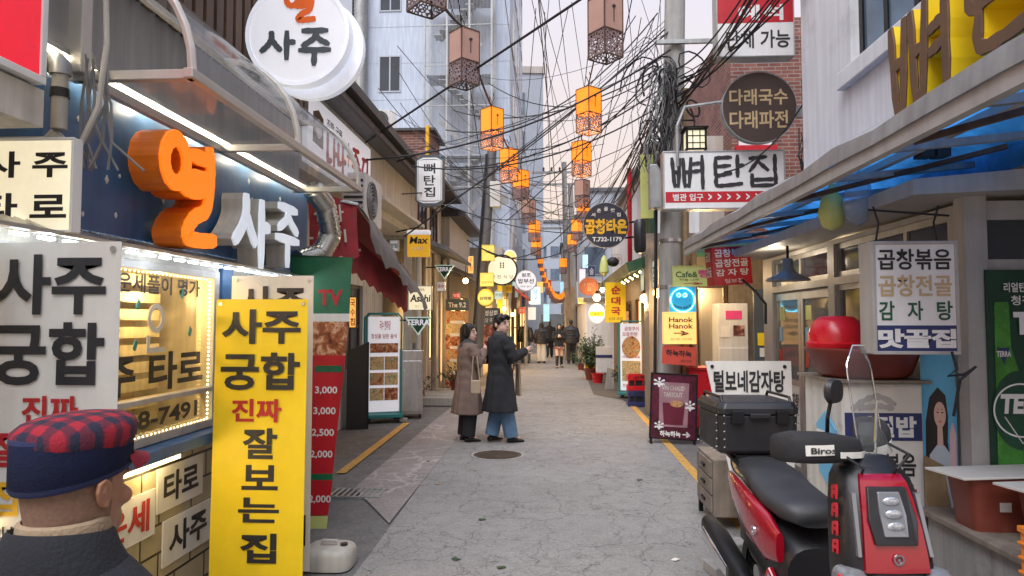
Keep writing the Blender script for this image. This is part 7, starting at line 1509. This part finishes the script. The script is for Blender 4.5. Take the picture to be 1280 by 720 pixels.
mb = MB().loft([[(x_*.068*1.63*r_, -.005+y_*.066*1.63*r_, z*1.63) for x_, y_ in [(math.cos(2*math.pi*k/20), math.sin(2*math.pi*k/20)) for k in range(20)]] for z, r_ in ((.80,1.1),(.825,1.15),(.85,.95),(.868,.8),(.868,.62),(.84,.6))]); mb.build('scarf', M['scarf_grey'], wom, smooth=True)
for nm, o_, pts in (('coat_facing', man, [(-.05,-.155,.62),(.0,-.16,.62),(.03,-.17,.36),(-.05,-.17,.36)]),):
    MB().loft([[Vector(p)*1.76 for p in pts], [Vector(p)*1.76+Vector((0,.03,0)) for p in pts]]).build(nm, M['beige_cloth'], o_)
_m = Matrix.Rotation(R(118), 3, 'Z') @ Vector((-.035*1.63, -.175*1.63, .83*1.63))
mug = thing('red_mug', 'small dark red drinking cup raised to the brown coated woman', 'cup', Vector(wom.location)+_m); MB().lathe([(.03,-.05),(.042,.05),(.037,.05),(.026,-.045)], n=20).build('cup_body', mat('mug_red', (.25,.02,.03), .7), mug, smooth=True)
hb_ = thing('shoulder_bag', 'small tan bag hanging at the side of the brown coat', 'bag', K(594, 492, 9.25)); MB().box(-.06,.07,-.03,.03,0,.18).build('pouch', M['beige_cloth'], hb_, bevel=.015); MB().tube([(-.05,0,.17),(-.03,.02,.5),(.02,.03,.5),(.06,0,.17)], .008, 6).build('strap', M['beige_cloth'], hb_)
FV = dict(vox=.022, bvox=.018)
def far(px, py): v = KG(px, py); return (v.x, v.y, 0)
walk = dict(knee={-1:(-.05,-.05,.28), 1:(.055,.0,.28)}, ankle={-1:(-.055,-.07,.045), 1:(.058,.10,.06)})
person('man in black leather jacket and grey trousers walking away', far(657, 454), 176, 1.76, dict(coat='leather_black', trousers='sign_slate', hem=.50, bulk=1.1, flare=1.3, smooth=2, **FV))
person('person in black puffer jacket and cream trousers walking away', far(677, 454), 184, 1.66, dict(coat='puffer_black', trousers='cream_cloth', hem=.47, bulk=1.15, flare=1.4, puffer=1, hair='long', **FV))
person('person all in black walking ahead of the cream trousers', far(687, 447), 180, 1.74, dict(coat='coat_charcoal', trousers='trouser_black', hem=.42, bulk=1.08, **walk, **FV))
wl2 = person('woman in short black skirt and tall boots walking closer with a drink', far(699, 460), 4, 1.62, dict(coat='coat_charcoal', trousers='print_dark', hem=.47, bulk=1.0, skirt=1, hair='long', elbow={-1:(-.13,0,.65), 1:(.13,0,.65)}, wrist={-1:(-.03,-.12,.70), 1:(.03,-.12,.70)}, **walk, **FV))
cu = thing('paper_cup', 'white paper cup held by the woman in tall boots', 'cup', Vector(wl2.location)+Vector((.0,-.26,1.17))); MB().lathe([(.03,-.05),(.04,.05),(.036,.05),(.026,-.045)], n=14).build('cup_body', M['vinyl_white'], cu, smooth=True)
person('man in black puffer coat and black trousers walking away on the right', far(714, 455), 180, 1.76, dict(coat='puffer_black', trousers='trouser_black', hem=.46, bulk=1.18, puffer=1, **walk, **FV))
person('distant person in dark clothes beside the parked van', far(706, 441), 180, 1.7, dict(coat='coat_charcoal', trousers='trouser_black', hem=.45, **FV))

# old man in the foreground, seen from behind
om = thing('person', 'old man in plaid and navy cap and dark jacket seen from behind', 'person', (-.925, 1.30, 0), 171); om.scale = (.965, .965, .965)
# own frame: faces -Y, head centre at z = 1.43
B = MB(); hz = 1.415
rr = []
for z, rx, ry, yo in ((-.20,.050,.055,.03),(-.16,.055,.060,.025),(-.125,.058,.068,.014),(-.10,.064,.082,.0),(-.07,.069,.092,-.002),(-.03,.073,.098,0),(.01,.076,.101,.004),(.05,.076,.102,.006),(.09,.068,.092,.008),(.115,.05,.07,.008),(.13,.02,.03,.008)):
    rr.append([(rx*math.cos(a), yo+ry*math.sin(a), hz+z) for a in [2*math.pi*k/28 for k in range(28)]])
B.loft(rr); B.sph((0,-.055,hz-.085), (.05,.05,.045)); B.sph((0,-.085,hz-.105), (.028,.022,.02))
B.loft([[(-.018,-.095,hz-.055),(.018,-.095,hz-.055),(.012,-.07,hz-.062),(-.012,-.07,hz-.062)], [(-.011,-.122,hz-.045),(.011,-.122,hz-.045),(.010,-.09,hz-.05),(-.010,-.09,hz-.05)], [(-.007,-.095,hz+.01),(.007,-.095,hz+.01),(.007,-.08,hz+.01),(-.007,-.08,hz+.01)]])
for s in (-1, 1): B.sph((s*.05,-.068,hz-.035), (.022,.022,.02), 12, 8); B.sph((s*.03,-.09,hz+.01), (.024,.012,.008), 10, 6)
for k in range(3): B.tube([(.05*math.sin(a), .078+.0*k-.02*math.sin(a)**2, hz-.145-.018*k) for a in (-1.2,-.6,0,.6,1.2)], .008, 6)
B.tube([(0,.03,hz-.34),(0,.03,hz-.24),(0,.02,hz-.12)], [.072,.062,.058], 20)
B.loft([[(w*math.cos(2*math.pi*k/24), .02+d*math.sin(2*math.pi*k/24), z) for k in range(24)] for z, w, d in ((.80,.15,.1),(.95,.16,.11),(1.10,.18,.11),(1.17,.15,.09),(1.22,.07,.06))])
for s in (-1, 1):
    B.tube([(s*.17,.02,1.14),(s*.22,.04,.88),(s*.20,-.05,.66)], [.05,.042,.03], 12); B.tube([(s*.20,-.05,.67),(s*.20,-.07,.60)], [.028,.03], 10)
    for k in range(4): B.tube([(s*.20+(k-1.5)*.016,-.075,.6),(s*.2+(k-1.5)*.017,-.09,.56),(s*.2+(k-1.5)*.017,-.085,.525)], [.009,.0085,.007], 8)
    B.tube([(s*.17,-.075,.64),(s*.155,-.10,.60),(s*.16,-.11,.57)], [.010,.009,.007], 8); B.tube([(s*.08,.02,.85),(s*.085,0,.45),(s*.085,.02,.06)], [.08,.055,.04], 12); B.sph((s*.085,-.05,.04), (.04,.1,.035))
fuse('body', B, M['skin_old'], om, .0055, 4)
for s in (-1, 1):                                         # ears with helix, concha and lobe
    E_ = MB(); pts = [(.010,-.012,-.030),(.016,-.010,-.010),(.022,.0,.018),(.025,.018,.030),(.026,.032,.022),(.024,.034,.002),(.018,.024,-.020),(.012,.008,-.036)]
    E_.tube([(s*(.066+x*.85), .004+y*.85, hz-.008+z*.78) for x, y, z in pts], [.0045,.005,.005,.0055,.0055,.005,.005,.006], 10); E_.sph((s*.077, .012, hz-.008), (.009,.017,.024), 14, 10); E_.sph((s*.080, .006, hz-.034), (.006,.008,.009), 10, 8); E_.tube([(s*.081,.012,hz-.021),(s*.086,.019,hz-.008),(s*.085,.013,hz+.007)], .0045, 8)
    fuse('ear', E_, M['skin_old'], om, .0028, 2)
MB().loft([[(rx*math.cos(a), yo+ry*math.sin(a), hz+z) for a in [math.pi*(-.05)+math.pi*1.1*k/24 for k in range(25)]]+[((rx-.004)*math.cos(a), yo+(ry-.004)*math.sin(a), hz+z) for a in [math.pi*(-.05)+math.pi*1.1*(24-k)/24 for k in range(25)]] for z, rx, ry, yo in ((-.072,.0705,.0935,-.002),(-.03,.0752,.1002,0),(.02,.0782,.1035,.004))]).build('cropped_hair', mat('grey_stubble', (.20,.115,.075), .85, var=.22, scale=120), om, smooth=True)
# cap: plaid crown, navy band with ear flap rolled up, short red visor
cp = []
for z, rx, ry, yo in ((.06,.088,.112,.004),(.09,.097,.122,.002),(.112,.098,.124,-.002),(.126,.088,.112,-.008),(.137,.064,.085,-.014),(.142,.035,.045,-.016),(.143,.01,.012,-.016)): cp.append([(rx*math.cos(a)*(1+.012*math.sin(5*a+z*40)), yo+ry*math.sin(a)*(1+.01*math.sin(4*a+z*60)), hz+z-.03*math.sin(a)*0) for a in [2*math.pi*k/40 for k in range(40)]])
cap = MB().loft(cp).build('cap_crown', M['plaid'], om, smooth=True, auto=80)
bd = []
for u, zt_ in ((0, -.018), (.02, -.026), (.5, .025), (.9, .072), (1.0, .076)):
    pass
rows = []
for k in range(49):
    a = 2*math.pi*k/48; back = .5+.5*math.sin(a); zb = .036-.036*back; ztop = .098+.004*back; col_ = []
    for u in (0, .06, .5, .94, 1):
        r_ = 1.0+(.055 if 0 < u < 1 else .02); col_.append((.088*r_*math.cos(a), .004+.114*r_*math.sin(a), hz+zb+(ztop-zb)*u))
    rows.append(col_)
MB().sheet(rows, .006, (0,0,-1)).build('cap_band', M['cap_navy'], om, smooth=True, auto=80)
rows = []
for i in range(6):
    u = i/5; rows.append([((.088+.0*u)*math.cos(a)*(1-.05*u), -.02+(-(.088+.064*u))*abs(math.sin(a))**.8-.0, hz+.052-.016*u-.012*(math.cos(a))**2*u) for a in [math.pi*(.08+.84*k/14) for k in range(15)]])
MB().sheet(rows, .006, (0,0,1)).build('visor', mat('visor_red', (.27,.012,.03), .9, var=.25, bump=.3, fine=200), om, smooth=True)
J = MB(); J.loft([[(w*math.cos(2*math.pi*k/30), .02+d*math.sin(2*math.pi*k/30), z) for k in range(30)] for z, w, d in ((.62,.21,.15),(.80,.20,.145),(.98,.215,.15),(1.10,.235,.145),(1.165,.225,.135),(1.225,.185,.12),(1.265,.13,.10),(1.285,.09,.085))])
for s in (-1, 1): J.tube([(s*.175,.02,1.185),(s*.235,.035,1.0),(s*.255,.05,.86),(s*.23,-.03,.66)], [.078,.07,.06,.05], 16)
fuse('jacket', J, M['jacket_navy'], om, .011, 3)
cl = []
for z, rx, ry, yo in ((1.235,.135,.115,.02),(1.27,.122,.112,.026),(1.305,.104,.102,.03),(1.33,.093,.093,.028),(1.335,.087,.087,.028),(1.325,.083,.083,.026),(1.28,.08,.08,.024)): cl.append([(rx*math.cos(a), yo+ry*math.sin(a), z+.012*math.sin(a)) for a in [2*math.pi*k/36 for k in range(36)]])
MB().loft(cl, cap=False).build('jacket_collar', M['jacket_navy'], om, smooth=True)
MB().lathe([(.074,1.27),(.083,1.325),(.080,1.352),(.072,1.356),(.066,1.31)], (0,.022,0), 32, cap=False).build('cream_scarf', mat('cream_fleece', (.34,.25,.16), .95, var=.2, bump=.4, fine=150), om, smooth=True)
for s in (-1, 1): MB().tube([(s*.085,.02,.86),(s*.09,0,.45),(s*.09,.02,.05)], [.10,.075,.06], 14).build('trouser_leg', M['trouser_black'], om, smooth=True); MB().loft([[(s*.09+w*math.cos(q), .06-u, .002+max(0, zz*(.5+.5*math.sin(q)))) for q in [2*math.pi*k/12 for k in range(12)]] for u, w, zz in ((0,.035,.06),(.05,.045,.09),(.12,.045,.07),(.2,.045,.05),(.25,.02,.03))]).build('shoe', M['shoe'], om, smooth=True)
# ---------------------------------------------------------------- tidy: drop working properties
for o in list(bpy.data.objects):
    for k in ('_w', '_h'):
        if k in o: del o[k]

for i in range(9):                                       # bits of litter
    o = tag(MB().sheet([[(x*.03, y*.022, .004+.006*rnd.random()) for x in range(3)] for y in range(3)], .001).build('paper_scrap', M[rnd.choice(('vinyl_white','pale_wood','leaf'))], None), 'tiny scrap of litter lying on the road', 'litter', 'litter on the road')
    o.location = KG(rnd.uniform(480, 860), rnd.uniform(520, 715)); o.rotation_euler = (0, 0, rnd.uniform(0, 6))
